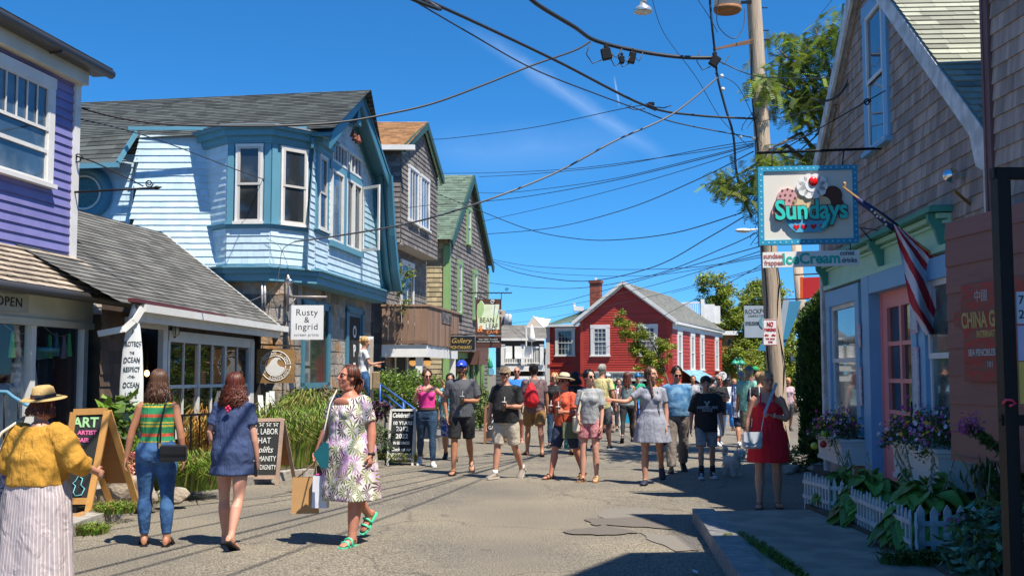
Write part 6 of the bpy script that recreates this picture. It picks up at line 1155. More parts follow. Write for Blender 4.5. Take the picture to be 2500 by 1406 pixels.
part('trunk',BARK,lt_,lambda m:[m.tube([(6.9,21.3,0),(6.8,21.2,3),(6.5,21,5),(6.3,20.9,6.6)],[.22,.19,.15,.1],10)]+[m.tube([(6.5,21,5),P((2060+px)/2,(300+py)/2-15,20.9),P(px,py,20.6 if px>1895 else 19.4)],[.07,.035,.012],6)for px,py in((1860,190),(1900,120),(1990,70),(1930,260),(1850,380),(1780,440),(1940,380),(2030,160),(1990,330),(2060,60))])
spr=[(1905,185,75,45),(1960,130,70,50),(2030,90,50,50),(1990,230,65,60),(1930,250,60,40),(2040,300,40,50),(1870,205,40,30),(1945,380,60,25),(1870,395,50,25),(2000,370,50,20),(1760,440,35,22),(1800,460,35,30),(1850,440,30,40),(2050,200,45,60),(2075,40,30,30),(1905,90,30,15),(1760,455,20,25),(1828,500,15,30),(1960,290,40,40)]
def sprays(m):
 m.nonorm=True;tw=sum(a[2]*a[3]for a in spr)
 for cx,cy,sx,sy in spr:
  for _ in range(int(2000*sx*sy/tw)+6):
   c=P(cx+r_.gauss(0,sx*.5),cy+r_.gauss(0,sy*.5),(20.9 if cx>1895 else 19.4)+r_.gauss(0,.45));a=Vector((r_.gauss(0,1),r_.gauss(0,1),-.5+r_.gauss(0,.4))).normalized();sd=a.cross(Vector((r_.gauss(0,.3),r_.gauss(0,.3),1))).normalized();ln=r_.uniform(.16,.32);tone=r_.random();mi=1 if r_.random()<.4 else 0
   for k in range(9):
    for sg_ in(-1,1):
     p=c+a*ln*k/9+Vector((0,0,-.05*(k/9)**2));e=p+sd*sg_*.05+a*.012;w=a*.011
     m.add([p-w,e-w*.6,e+w*.6,p+w],[(0,1,2,3)],mi,tone)
part('crown',[TRG,LEAFG],lt_,sprays)
ev=thing('evergreen',(5.35,18.3,0),'tall dark clipped arborvitae against the grey shingle corner','tree');r_=random.Random(41)
EVG=mat('arborvitae',(0.065,0.13,0.016),0.6,0.3,2,tone=0.6,hue=.04,trans=.15)
def evf(rr):
 h=rr.random()**.9;a=rr.uniform(0,6.28);rad=(.62 if h<.72 else .62*max(.05,1-((h-.72)/.28)**1.6))*(1+.08*math.sin(a*5+h*14))*(.75 if h<.05 else 1);k=rr.uniform(.8,1.03)
 return Vector((5.4+math.cos(a)*rad*k,18.35+math.sin(a)*rad*k,.12+h*3.05)),(math.cos(a)*.5,math.sin(a)*.5,1)
leafy('e',evf,26000,.085,EVG,LEAFD,42,asp=.35).build('foliage',[EVG,LEAFD],ev)
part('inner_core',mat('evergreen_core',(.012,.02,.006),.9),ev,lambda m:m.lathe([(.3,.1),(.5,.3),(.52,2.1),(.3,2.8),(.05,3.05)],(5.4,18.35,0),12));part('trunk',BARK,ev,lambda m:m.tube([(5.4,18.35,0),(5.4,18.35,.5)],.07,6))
def grass_clump(lab,c,rad,h,n,m1,m2,seed,nm='grass_clump',cat='grass',lean=.36,w=.006,kind=None):
 r_=random.Random(seed);t=thing(nm,c,lab,cat);m=MB();m.nonorm=True;c=Vector(c)
 for _ in range(n):
  a=r_.uniform(0,6.28);k=r_.random()**.6;b=c+Vector((math.cos(a)*rad[0]*k,math.sin(a)*rad[1]*k,0));hh=h*r_.uniform(.55,1.1)*(1-.25*k);ld=Vector((math.cos(a)+r_.gauss(0,.6),math.sin(a)+r_.gauss(0,.6),0))*lean*hh*r_.uniform(.2,.9)
  sd=Vector((-ld.y,ld.x,0)).normalized()*w*r_.uniform(.7,1.5)if ld.length>1e-4 else Vector((w,0,0));sd=Vector((sd.x+w*.6,sd.y*.4,0));p1=b+ld*.25+Vector((0,0,hh*.6));p2=b+ld*.8+Vector((0,0,hh*.95));p3=b+ld*1.25+Vector((0,0,hh*.86))
  m.add([b-sd,b+sd,p1-sd,p1+sd,p2-sd*.7,p2+sd*.7,p3],[(0,1,3,2),(2,3,5,4),(4,5,6)],0 if r_.random()<.65 else 1,r_.random())
 m.build('blades',[m1,m2],t);return t
GRS=mat('grass_blade_green',(0.18,0.28,0.035),0.5,0.2,2,tone=0.5,hue=.05,trans=.35);GRY=mat('grass_blade_straw',(0.30,0.28,0.07),0.6,0.2,2,tone=0.4,hue=.04,trans=.3);GOLDG=mat('grass_gold',(.48,.25,.055),.6,.2,2,tone=.4,hue=.04,trans=.3)
grass_clump('tall fountain grass filling the corner by the stone wall',(-3.75,17.7,.14),(.5,.45),1.0,3000,GRS,GRY,51);grass_clump('second tall fountain grass clump behind the dignity chalkboard',(-3.25,18.3,.14),(.42,.45),1.0,2600,GRS,GRY,52);grass_clump('fountain grass clump with pale plumes at the wall window',(-3.5,19.2,.14),(.45,.35),1.25,1200,GRY,GRS,53)
grass_clump('golden ornamental grass behind the iron railing',(-4.65,16.9,.14),(.45,.35),1.0,1300,GOLDG,GRY,54)
grass_clump('low green grass tuft at the foot of the railing',(-4.22,14.5,.12),(.42,.4),.55,1500,GRS,GRY,55,lean=.8);grass_clump('small grass tuft beside the easel board',(-4.35,12.25,.1),(.22,.2),.14,400,GRS,GRY,56,lean=1);grass_clump('grass tuft growing over the kerb near the rock',(-4.45,13.2,.1),(.4,.3),.13,700,GRS,GRY,57,lean=1);grass_clump('grass tuft at the kerb base in the left corner',(-4.3,11.4,0),(.2,.2),.12,400,GRS,GRY,58,lean=1);grass_clump('weed tuft under the white framed chalkboard',(-2.0,19.8,.05),(.4,.2),.2,500,GRY,GRS,59,lean=1)
grass_clump('grass edging growing from the granite kerb joint',(2.13,9.3,.13),(.06,1.2),.05,900,LEAFG,GRS,60,lean=1,w=.004);grass_clump('low weeds at the foot of the near picket fence',(3.35,8.9,.12),(.45,.15),.12,500,LEAFG,LEAFD,61,lean=1.2,w=.01)
HDG=mat('hedge_leaf',(0.17,0.26,0.03),0.45,0.3,2,tone=0.5,hue=.05,trans=.3)
def bush(nm,lab,c,rad,n,size,m1,m2,seed,cat='shrub',asp=.6):
 t=thing(nm,c,lab,cat);c=Vector(c)
 def pf(r):
  a=r.uniform(0,6.28);zz=r.uniform(-.9,1);rr=math.sqrt(max(0,1-zz*zz));k=r.uniform(.72,1.05)*(1+.12*math.sin(a*4+zz*5));return c+Vector((math.cos(a)*rr*rad[0]*k,math.sin(a)*rr*rad[1]*k,rad[2]+zz*rad[2]*k)),None
 leafy('b',pf,n,size,m1,m2,seed,asp=asp).build('leaves',[m1,m2],t);part('stems',BARK,t,lambda m:[m.tube([c,c+Vector((rnd.uniform(-.4,.4)*rad[0],rnd.uniform(-.4,.4)*rad[1],rad[2]*1.2))],.012,5)for _ in range(5)]);return t
bush('hedge','bright green leafy hedge in front of the gallery posts',(-2.35,23.4,.55),(1.15,.6,.55),9000,.065,HDG,LEAFG,62);bush('hedge','lower hedge mass running behind the waving woman',(-1.85,24.4,.3),(.9,.6,.6),6000,.065,HDG,LEAFG,63)
bush('shrub','dark bronze leaved shrub on the terrace corner',(-3.45,20.9,.75),(.7,.35,.28),2200,.10,mat('bronze_leaf',(.10,.06,.03),.5,.3,tone=.5,hue=.06),LEAFD,64);bush('shrub','green shrub under the stone wall window',(-3.85,20.6,.7),(.45,.3,.3),1800,.08,LEAFG,LEAFY,65);bush('shrub','purple leaved plants by the blue rail',(-2.55,20.4,.75),(.35,.2,.18),900,.08,mat('purple_leaf',(.10,.03,.07),.5,.3,tone=.5),LEAFD,66)
bush('shrub','dark shrub over low rocks at the stair foot',(-2.5,19.8,.1),(.45,.35,.3),2200,.05,LEAFD,LEAFG,67);bush('shrub','small green bush by the red wing corner',(2.5,43,-.5),(.5,.4,.6),1200,.14,HDG,LEAFG,68);bush('shrub','weedy bush at the cafe corner post',(-.95,33,-.1),(.35,.5,.65),1400,.10,LEAFG,LEAFY,69);bush('shrub','small yellow-green weeds beside the pole foot',(4.95,18.6,0),(.4,.3,.22),900,.07,LEAFY,LEAFG,70)
bush('shrub','hydrangea foliage beside the surfboard',(-4.95,13.5,.14),(.38,.35,.42),900,.12,LEAFG,LEAFD,71);bush('shrub','tall broad leaved plant shading the surfboard foot',(-4.85,13.9,.5),(.3,.2,.42),240,.20,mat('bright_leaf',(.15,.26,.03),.45,.2,3,tone=.4,trans=.3),LEAFG,72,asp=.5)
hy=thing('hydrangea',(-4.75,13.2,.3),'faded pink hydrangea heads behind the granite rock','flowers');r_=random.Random(73);HP=mat('hydrangea_pink',(.50,.17,.14),.7,.3,30,tone=.5,hue=.05);HP2=mat('hydrangea_cream',(.60,.33,.24),.7,.3,30,tone=.5)
for k in range(13):
 c=Vector((-4.72+r_.uniform(-.33,.36),13.05+r_.uniform(-.15,.15),r_.uniform(.35,.78)));rr=r_.uniform(.08,.12)
 def pf(r):d=Vector((r.gauss(0,1),r.gauss(0,1),r.gauss(0,1))).normalized();return c+d*rr*r.uniform(.8,1.05),d
 leafy('h',pf,260,.03,HP,HP2,80+k,asp=.9).build('flower_head',[HP,HP2],hy)
def rock(lab,c,size,seed,rz=0,nm='rock',mt=None):
 r_=random.Random(seed);bm=bmesh.new();bmesh.ops.create_icosphere(bm,subdivisions=4,radius=1);ax=[(Vector((r_.gauss(0,1),r_.gauss(0,1),r_.gauss(0,1))).normalized(),r_.uniform(.55,.9))for _ in range(14)]
 from mathutils import noise
 for v in bm.verts:
  for a,d in ax:
   e=v.co.dot(a)-d
   if e>0:v.co-=a*e*.9
  v.co+=v.co.normalized()*noise.noise(v.co*3+Vector((seed,0,0)))*.06
  v.co.x*=size[0];v.co.y*=size[1];v.co.z*=size[2]
 me=bpy.data.meshes.new(nm);bm.to_mesh(me);bm.free();me.materials.append(mt or mat('boulder_granite',(.40,.36,.30),.9,.25,6,bump=1.5,bscale=25,c2=(.24,.17,.11),c2amt=.6,c2scale=3));o=bpy.data.objects.new(nm,me);COL.objects.link(o);o.location=c;o.rotation_euler=(0,0,rz);return tag(o,lab,'rock')
rock('big pale granite boulder behind the kerb by the easel',(-4.5,12.95,.22),(.42,.3,.26),1,.2);rock('small lichen covered stone left of the big boulder',(-4.83,12.6,.2),(.16,.16,.16),2);rock('flat squared stone right of the big boulder',(-4.05,13.4,.16),(.22,.18,.11),3,.3);rock('round tan boulder at the foot of the utility pole',(4.95,18.0,.08),(.24,.18,.13),4);rock('smaller brown stone beside the pole boulder',(4.6,18.3,.05),(.18,.14,.1),5);rock('rusty kerb stone block under the easel board',(-4.62,11.85,.05),(.2,.2,.12),6,0,mt=mat('rusty_stone',(.38,.20,.07),.9,.3,5,bump=1));rock('square granite block in the railing corner',(-4.1,15.75,.15),(.22,.2,.16),7,.4);rock('low stone beside the terrace steps',(-2.75,19.7,.1),(.3,.25,.18),8,.4)
for i,(x,y)in enumerate(((4.7,17.6),(5.0,17.4),(4.45,17.9))):rock(('left','right','middle')[i]+' pebble sized stone in front of the pole boulders',(x,y,.03),(.09,.07,.05),20+i,0,'stone')
HOS=mat('hosta_leaf',(0.17,0.29,0.045),0.4,0.2,2,tone=0.45,hue=.05,trans=.2,bump=.2,bscale=8);HOY=mat('hosta_faded',(.28,.22,.05),.5,.3,4,tone=.4)
def hosta(lab,c,rad,n,seed,ls=.26):
 r_=random.Random(seed);t=thing('hosta',c,lab,'plant');m=MB();c=Vector(c)
 for _ in range(int(n*2.3)):
  a=r_.uniform(0,6.28);k=r_.random()**.5;ht=(1-k*.7)*rad*1.2+r_.uniform(-.04,.06);b=c+Vector((math.cos(a)*rad*k*.65,math.sin(a)*rad*k*.65,ht));d=Vector((math.cos(a),math.sin(a),.25-.5*k));sd=Vector((-math.sin(a),math.cos(a),r_.uniform(-.2,.2)));L_=ls*.72*r_.uniform(.6,1.25);w=L_*.42;rows=[];NN=7
  for i in range(NN):
   s=i/(NN-1);p=b+d*L_*s+Vector((0,0,-.55*L_*s*s));ww=w*math.sin(math.pi*min(.98,.12+.86*s))**.8*(1 if s<.98 else .2)
   for j in(-1,-.5,0,.5,1):rows.append(p+sd*ww*j+Vector((0,0,abs(j)*ww*.35+.01*math.sin(s*9+j*5))))
  m.add(rows,[(i*5+j,i*5+j+1,(i+1)*5+j+1,(i+1)*5+j)for i in range(NN-1)for j in range(4)],1 if r_.random()<.06 else 0,r_.random(),True)
  st=c+Vector((math.cos(a)*.05,math.sin(a)*.05,0));m.tube([st,st.lerp(b,.6)+Vector((0,0,.04)),b],.005,4)
 m.build('leaves',[HOS,HOY],t)
 def stalk(m):
  for _ in range(2):
   a=r_.uniform(0,6.28);e=c+Vector((math.cos(a)*rad*.7,math.sin(a)*rad*.5,rad*1.0+r_.uniform(.25,.45)));m.tube([c,c.lerp(e,.5)+Vector((0,0,.08)),e],.005,5)
   for k in range(9):q=c.lerp(e,.72+.03*k);d=Vector((r_.gauss(0,.5),r_.gauss(0,.5),-.9)).normalized();m.tube([q,q+d*.05],[.004,.010],5,1)
 part('flower_stalk',[mat('stalk_green',(.14,.18,.05),.6),mat('faded_bloom',(.5,.46,.42),.7,trans=.2)],t,stalk)
for i,(x,y,s,n,ls,lb)in enumerate(((3.62,9.75,.42,62,.30,'large spreading hosta behind the camera facing fence'),(3.95,10.6,.45,64,.30,'tall hosta mound under the big flower box'),(3.62,11.25,.40,52,.27,'mid bed hosta with drooping leaves beside the pavement'),(4.15,9.6,.36,44,.26,'hosta in shade below the brown board wall'),(3.65,12.35,.33,36,.22,'small far hosta inside the picket corner'),(3.95,12.9,.36,40,.22,'hosta below the small far flower box'),(4.25,11.6,.42,44,.26,'hosta at the blue door jamb'),(3.75,10.25,.38,46,.28,'hosta leaning over the low pickets'))):hosta(lb,(x,y,.13),s,n,100+i,ls)
bush('shrub','tangle of yellowing leafy stems by the black frame',(3.85,8.3,.12),(.42,.4,.22),1300,.11,mat('dry_leaf',(.34,.28,.08),.6,.3,tone=.6,hue=.06),LEAFD,120);bush('shrub','blue-green foliage at the lower right corner',(3.35,7.5,.1),(.4,.5,.32),1500,.09,mat('bluegreen_leaf',(.08,.19,.12),.5,.3,tone=.5),LEAFG,121);bush('shrub','dark leafy plant beside the brown wall foot',(4.1,9.0,.15),(.25,.35,.30),1200,.09,LEAFG,LEAFD,122)
cm=thing('cleome_plant',(3.9,8.6,.2),'leggy pink spider flower leaning in front of the brown wall','flowers');CP=mat('cleome_pink',(.50,.10,.32),.6,.2,trans=.2)
def cst(m):
 for pts in([(2440,1330),(2450,1180),(2440,1090),(2400,1050),(2368,1035)],[(2420,1330),(2350,1275),(2335,1270)],[(2440,1380),(2400,1250),(2360,1140),(2330,1100)],[(2430,1380),(2410,1230),(2418,1130)]):m.tube([P(x,y,8.4)for x,y in pts],.006,5)
part('stem',mat('stalk_green',(.14,.18,.05),.6),cm,cst)
lm=leafy('c',lambda r:((lambda s:P(2365+85*s+r.gauss(0,4),1035+62*s+r.gauss(0,6),8.4+r.uniform(-.05,.05)))(r.random()),(0,0,-.4)),300,.06,LEAFG,LEAFD,130,asp=.25);lm.build('leaves',[LEAFG,LEAFD],cm)
lm=leafy('c',lambda r:((lambda g:P(g[0]+r.gauss(0,g[2]),g[1]+r.gauss(0,g[2]*.8),8.35+r.uniform(-.06,.06)))(r.choice([(2368,1030,14),(2335,1272,14),(2352,1045,9),(2448,1240,8)])),None),260,.035,CP,CP,131,asp=.6);tag(lm.build('petals',[CP],cm),kind='stuff')
lm=leafy('c',lambda r:(P(r.gauss(2420,22),r.gauss(1140,18),8.5),(0,0,-1)),130,.12,LEAFD,LEAFG,132,asp=.12);lm.build('drooping_leaves',[LEAFD,LEAFG],cm)
t=part('litter',mat('paper_scrap',(.62,.68,.74),.7),None,lambda m:m.add([G(1690,1388,.02),G(1703,1393,.02),G(1704,1399,.02),G(1692,1394,.02)],[(0,1,2,3)]),base=G(1697,1393,.02));tag(t,'pale scrap of paper lying on the road','litter')
t=part('yellow_flower',LEAFY,None,lambda m:[m.add([G(1764,1305,.15),G(1770,1300,.16),G(1776,1306,.15),G(1768,1311,.15)],[(0,1,2,3)]),m.add([G(1772,1300,.16),G(1786,1300,.15),G(1790,1305,.15),G(1775,1305,.15)],[(0,1,2,3)])],base=G(1770,1305,.15));tag(t,'yellow fallen leaf on the granite kerb','leaf')
def cloth_mods(o,vox,disp=0.0,size=0.1,smooth=2):
 r_=o.modifiers.new('join','REMESH');r_.mode='VOXEL';r_.voxel_size=vox;r_.use_smooth_shade=True
 if smooth:s_=o.modifiers.new('relax','SMOOTH');s_.factor=.5;s_.iterations=smooth
 if disp:
  key='folds_%d'%int(size*100);tx=bpy.data.textures.get(key)
  if tx is None:tx=bpy.data.textures.new(key,'CLOUDS');tx.noise_scale=size;tx.noise_depth=2
  d_=o.modifiers.new('folds','DISPLACE');d_.texture=tx;d_.strength=disp;d_.mid_level=.5;d_.texture_coords='GLOBAL'
def skinm(k):
 cols={'fair':(.56,.30,.21),'light':(.50,.255,.165),'tan':(.42,.195,.11),'red':(.50,.21,.135),'olive':(.38,.20,.125),'shade':(.46,.24,.16)}
 return mat('skin_'+k,cols[k],.5,.10,14,sss=.08,c2=tuple(c*f for c,f in zip(cols[k],(1.0,.78,.72))),c2amt=.45,c2scale=6,bump=.1,bscale=120)
def fabric(name,c,**kw):
 kw.setdefault('bump',.35);kw.setdefault('fold',.55);kw.setdefault('bscale',220);kw.setdefault('var',.08);return mat(name,c,.85,kw.pop('var'),kw.pop('scale',6),**kw)
def hairm(name,c):return mat('hair_'+name,c,.42,.25,20,tone=.45,stretch=(4,4,.6),spec=.4)
def nm_(name,fn):
 if name in MATS:return MATS[name]
 m=bpy.data.materials.new(name);m.use_nodes=True;fn(m.node_tree,m.node_tree.nodes,m.node_tree.links,m.node_tree.nodes['Principled BSDF']);m.node_tree.nodes['Principled BSDF'].inputs['Roughness'].default_value=.85;zf=m.node_tree.nodes.new('ShaderNodeTexNoise');tcx=m.node_tree.nodes.new('ShaderNodeTexCoord');mpf=m.node_tree.nodes.new('ShaderNodeMapping');mpf.inputs['Scale'].default_value=(1,1,.4);zf.inputs['Scale'].default_value=11;zf.inputs['Distortion'].default_value=1.2;bq=m.node_tree.nodes.new('ShaderNodeBump');bq.inputs['Strength'].default_value=.5;bq.inputs['Distance'].default_value=.05;K_=m.node_tree.links.new;K_(tcx.outputs['Object'],mpf.inputs[0]);K_(mpf.outputs[0],zf.inputs['Vector']);K_(zf.outputs[0],bq.inputs['Height']);K_(bq.outputs[0],m.node_tree.nodes['Principled BSDF'].inputs['Normal']);MATS[name]=m;return m
def mth(n,l,op,a,b=None,cl=False):
 q=n.new('ShaderNodeMath');q.operation=op;q.use_clamp=cl
 for i,x in enumerate((a,b)):
  if x is None:continue
  if isinstance(x,(int,float)):q.inputs[i].default_value=x
  else:l.new(x,q.inputs[i])
 return q.outputs[0]
def ramp(n,l,fac,stops,const=True):
 r_=n.new('ShaderNodeValToRGB');r_.color_ramp.interpolation='CONSTANT' if const else 'LINEAR';e=r_.color_ramp.elements
 e[0].position,e[0].color=stops[0][0],(*stops[0][1],1);e[1].position,e[1].color=stops[1][0],(*stops[1][1],1)
 for p,c in stops[2:]:k=e.new(p);k.color=(*c,1)
 l.new(fac,r_.inputs[0]);return r_.outputs[0]
def xyz(n,l):
 t=n.new('ShaderNodeTexCoord');s=n.new('ShaderNodeSeparateXYZ');l.new(t.outputs['Object'],s.inputs[0]);return t,s
def m_stripes(name,base,stops,axis='Z',freq=8.0):
 def fn(nt,n,l,b):t,s=xyz(n,l);f_=mth(n,l,'FRACT',mth(n,l,'MULTIPLY',s.outputs[axis],freq));l.new(ramp(n,l,f_,stops),b.inputs['Base Color'])
 return nm_(name,fn)
def m_angular(name,stops,k):
 def fn(nt,n,l,b):
  t,s=xyz(n,l);a=mth(n,l,'ARCTAN2',s.outputs['Y'],s.outputs['X']);f_=mth(n,l,'FRACT',mth(n,l,'MULTIPLY',a,k));l.new(ramp(n,l,f_,stops,False),b.inputs['Base Color'])
 return nm_(name,fn)
def m_palm(name,base,cols,scale=7.0,rays=13):
 def fn(nt,n,l,b):
  t,s=xyz(n,l);cm=n.new('ShaderNodeCombineXYZ');l.new(mth(n,l,'ADD',s.outputs['X'],mth(n,l,'MULTIPLY',s.outputs['Y'],.55)),cm.inputs[0]);l.new(s.outputs['Z'],cm.inputs[1])
  v=n.new('ShaderNodeTexVoronoi');v.voronoi_dimensions='2D';v.inputs['Scale'].default_value=scale;l.new(cm.outputs[0],v.inputs['Vector'])
  sub=n.new('ShaderNodeVectorMath');sub.operation='SUBTRACT';sc=n.new('ShaderNodeVectorMath');sc.operation='SCALE';sc.inputs['Scale'].default_value=scale
  l.new(cm.outputs[0],sc.inputs[0])
  sc2=n.new('ShaderNodeVectorMath');sc2.operation='SCALE';sc2.inputs['Scale'].default_value=scale
  l.new(cm.outputs[0],sub.inputs[0]);l.new(v.outputs['Position'],sub.inputs[1]);sp_=n.new('ShaderNodeSeparateXYZ');l.new(sub.outputs[0],sp_.inputs[0])
  ang=mth(n,l,'ARCTAN2',sp_.outputs[1],sp_.outputs[0]);wv=mth(n,l,'SINE',mth(n,l,'MULTIPLY',ang,float(rays)))
  fr=mth(n,l,'GREATER_THAN',mth(n,l,'SUBTRACT',mth(n,l,'SUBTRACT',wv,mth(n,l,'MULTIPLY',v.outputs['Distance'],1.3)),-.75),0.0)
  half=mth(n,l,'LESS_THAN',mth(n,l,'ABSOLUTE',ang),2.5);msk=mth(n,l,'MULTIPLY',fr,half)
  cr=n.new('ShaderNodeSeparateColor');l.new(v.outputs['Color'],cr.inputs[0]);leafc=ramp(n,l,cr.outputs[0],cols)
  nz=n.new('ShaderNodeTexNoise');nz.inputs['Scale'].default_value=5;l.new(t.outputs['Object'],nz.inputs['Vector']);bc=ramp(n,l,nz.outputs[0],base,False)
  mx=n.new('ShaderNodeMixRGB');l.new(msk,mx.inputs[0]);l.new(bc,mx.inputs[1]);l.new(leafc,mx.inputs[2]);l.new(mx.outputs[0],b.inputs['Base Color'])
 return nm_(name,fn)
def m_blotch(name,stops,scale=14,const=True):
 def fn(nt,n,l,b):
  t,s=xyz(n,l);nz=n.new('ShaderNodeTexNoise');nz.inputs['Scale'].default_value=scale;nz.inputs['Detail'].default_value=4;nz.inputs['Distortion'].default_value=.8;l.new(t.outputs['Object'],nz.inputs['Vector']);l.new(ramp(n,l,nz.outputs[0],stops,const),b.inputs['Base Color'])
 return nm_(name,fn)
class Fig:pass
def lb(m,name,mats,root):
 o=m.build(name,mats);o.parent=root;return o
def person(label,px,Y,H,phi,sex='f',wt=1.0,skin='light',legs=((18,4),(-14,12)),armR=None,armL=None,head=(0,0),lean=2,hair=None,top=None,bottom=None,shoes=None,extra=None,vox=.008,x=None,z=None,curlR=.5,curlL=.5,group='pedestrians in the street',belly=0.0,face=True,thumbR=None,thumbL=None,palmR=None,palmL=None,glasses=None,dress=None):
 s=H/1.75;X=kx(px)*Y if x is None else x
 root=thing('person',(X,Y,gz(Y)+.006 if z is None else z),label,'person',group);root.rotation_euler=(0,0,R(phi))
 A=Vector;F_=Fig();F_.s=s;F_.root=root;F_.phi=R(phi)
 TH,SHN,AH=.43*s,.42*s,.075*s
 def legd(a,ab=0):return A((ab,math.sin(R(a)),-math.cos(R(a)))).normalized()
 L_=[]
 for sd,(f,k)in((1,legs[0]),(-1,legs[1])):L_.append((sd,f,k,legd(f,.04*sd),legd(f-k,.01*sd)))
 P0=max(-(t*TH+q*SHN).z for _,_,_,t,q in L_)+AH
 ln=math.tan(R(lean));T=lambda x_,y_,dz:A((x_*s,y_*s+ln*dz*s,P0+dz*s));wf=wt
 body=MB();F_.legs={}
 def ring(cx,cy,cz,hw,hd,n=16,pw=1.0):c=T(cx,cy,cz);return[c+A((math.copysign(abs(math.cos(a))**pw,math.cos(a))*hw*s,math.sin(a)*hd*s,0))for a in[2*math.pi*j/n for j in range(n)]]
 m_=sex=='m'
 TR=[(-.09,.10,.075,0),(-.04,.155 if m_ else .165,.10,0),(.03,.162 if m_ else .172,.115,-.01),(.16,.145 if m_ else .128,.098,0),(.29,.158 if m_ else .138,.108,0),(.39,.176 if m_ else .15,.115,0),(.47,.165 if m_ else .142,.092,-.008),(.515,.11 if m_ else .098,.072,-.012),(.55,.062 if m_ else .052,.06,-.01)]
 wsc=lambda dz:1+(wf-1)*(1.15 if dz<.35 else .6)
 dsc=lambda dz:1+(wf-1)*(1.5 if dz<.35 else .8)
 def torso(m,e=0.0,lo=-.09,hi=.56,loose=0.0,bl=belly,grow=0.0):
  zs=[z_ for z_ in[lo]+[t[0]for t in TR if lo<t[0]<hi]+[hi]];rows=[]
  for z_ in zs:
   for a,b in zip(TR,TR[1:]):
    if a[0]<=z_<=b[0]or b is TR[-1]:
     u_=min(1,max(0,(z_-a[0])/(b[0]-a[0])));hw,hd,yy=[a[i]+(b[i]-a[i])*u_ for i in(1,2,3)];break
   if z_<TR[0][0]:hw,hd,yy=TR[1][1],TR[1][2],0
   hw*=wsc(z_);hd*=dsc(z_)
   if loose and z_<.38:hw=hw+((.165 if m_ else .155)*wsc(.1)-hw)*loose*.8;hd=hd+(.118*dsc(.1)-hd)*loose*.8
   g=grow*max(0,(.35-z_));bb=bl*math.exp(-((z_-.14)/.14)**2)
   rows.append(ring(0,yy+bb*.5,z_,hw+e+g,hd+e+g+bb*.6,24))
  m.rings(rows)
  if not m_:
   for sd in(-1,1)if hi>.36 else():m.ell(T(.068*sd,.078*(1+(wf-1)),.355),((.058*wf**.7+e)*s,(.052*wf+e)*s,(.062*wf**.5+e)*s))
   for sd in(-1,1)if lo<-.02 else():m.ell(T(.075*sd,-.07,-.03),((.08*wf+e)*s,(.065*wf+e)*s,(.085+e)*s))
  else:
   for sd in(-1,1)if lo<-.02 else():m.ell(T(.07*sd,-.06,-.03),((.078*wf+e)*s,(.06*wf+e)*s,(.08+e)*s))
 torso(body);lw=(wf-1)*.8+1
 body.tube([T(0,-.008,.52),T(0,.002,.58),T(0,.012,.64)],[.060*s*lw,.052*s*(1.06 if m_ else .95),.052*s],14)
 for sd,f,k,t,q in L_:
  hp=A((.088*s*sd*wf**.3,0,P0));kn=hp+t*TH;an=kn+q*SHN;F_.legs[sd]=(hp,kn,an,q,f,k)
  fr=A((0,1,0));calfb=q.cross(A((1,0,0)));calfb=calfb if calfb.y<0 else-calfb
  g=(.96 if m_ else 1.0)*lw;P_=lambda a,b,u_:a.lerp(b,u_)
  body.tube([hp+A((0,0,.05*s)),hp,P_(hp,kn,.3),P_(hp,kn,.7),P_(hp,kn,.95),P_(kn,an,.08),P_(kn,an,.3)+calfb*.014*s,P_(kn,an,.55)+calfb*.008*s,P_(kn,an,.85),an,an-A((0,0,.02*s))],[v*s*g for v in(.088,.092,.085,.064,.052,.049,.056,.048,.034,.034,.034)],14)
  pit=max(-60,min(8,(f-k)))*(1.0 if(f-k)<-12 else 0.0);fd=A((.12*sd,math.cos(R(pit)),math.sin(R(pit)))).normalized();up=A((1,0,0)).cross(fd).normalized();sx=fd.cross(up)
  so=an-up*(AH-.006);F_.legs[sd]+=(fd,up,sx,so)
  rows=[]
  for d_,w_,h_ in((-.062,.018,.025),(-.05,.030,.04),(0,.033,.048),(.06,.037,.034),(.12,.043,.024),(.165,.040,.016),(.185,.024,.010)):
   c=so+fd*d_*s+up*h_*s*.98;rows.append([c+sx*math.cos(a)*w_*s+up*math.sin(a)*h_*s for a in[2*math.pi*j/12 for j in range(12)]])
  body.rings(rows)
 F_.hand={}
 for sd,spec,curl,thv,plv in((1,armR,curlR,thumbR,palmR),(-1,armL,curlL,thumbL,palmL)):
  ud,fd_=spec if spec else((.17,.02*sd,-1),(.06,.22,-1));cv=lambda v:A((v[0]*sd,v[1],v[2])).normalized();ud,fd_=cv(ud),cv(fd_)
  shx=(.166 if m_ else .146)*(1+(wf-1)*.6);sh=T(shx*sd,-.008,.468);el=sh+ud*.285*s;wr=el+fd_*.25*s;ag=(1.0 if m_ else .88)*(1+(wf-1)*.9)
  body.tube([sh+A((-.03*sd*s,0,.012*s)),sh+ud*.02*s,sh.lerp(el,.4),sh.lerp(el,.9),el.lerp(wr,.2),el.lerp(wr,.6),wr,wr+fd_*.02*s],[v*s*ag for v in(.05,.054,.046,.038,.039,.032,.024,.023)],12)
  n_=cv(plv)if plv else A((-sd,0,0));n_=(n_-fd_*n_.dot(fd_)).normalized();th=cv(thv)if thv else A((0,1,.2));th=(th-fd_*th.dot(fd_)-n_*th.dot(n_)).normalized()
  rows=[];hs_=s*(1.0 if m_ else .92)
  for d_,w_,h_ in((-.01,.022,.018),(.02,.032,.016),(.05,.041,.016),(.085,.040,.014),(.095,.034,.010)):
   c=wr+fd_*d_*hs_;rows.append([c+th*math.cos(a)*w_*hs_+n_*math.sin(a)*h_*hs_ for a in[2*math.pi*j/10 for j in range(10)]])
  body.rings(rows)
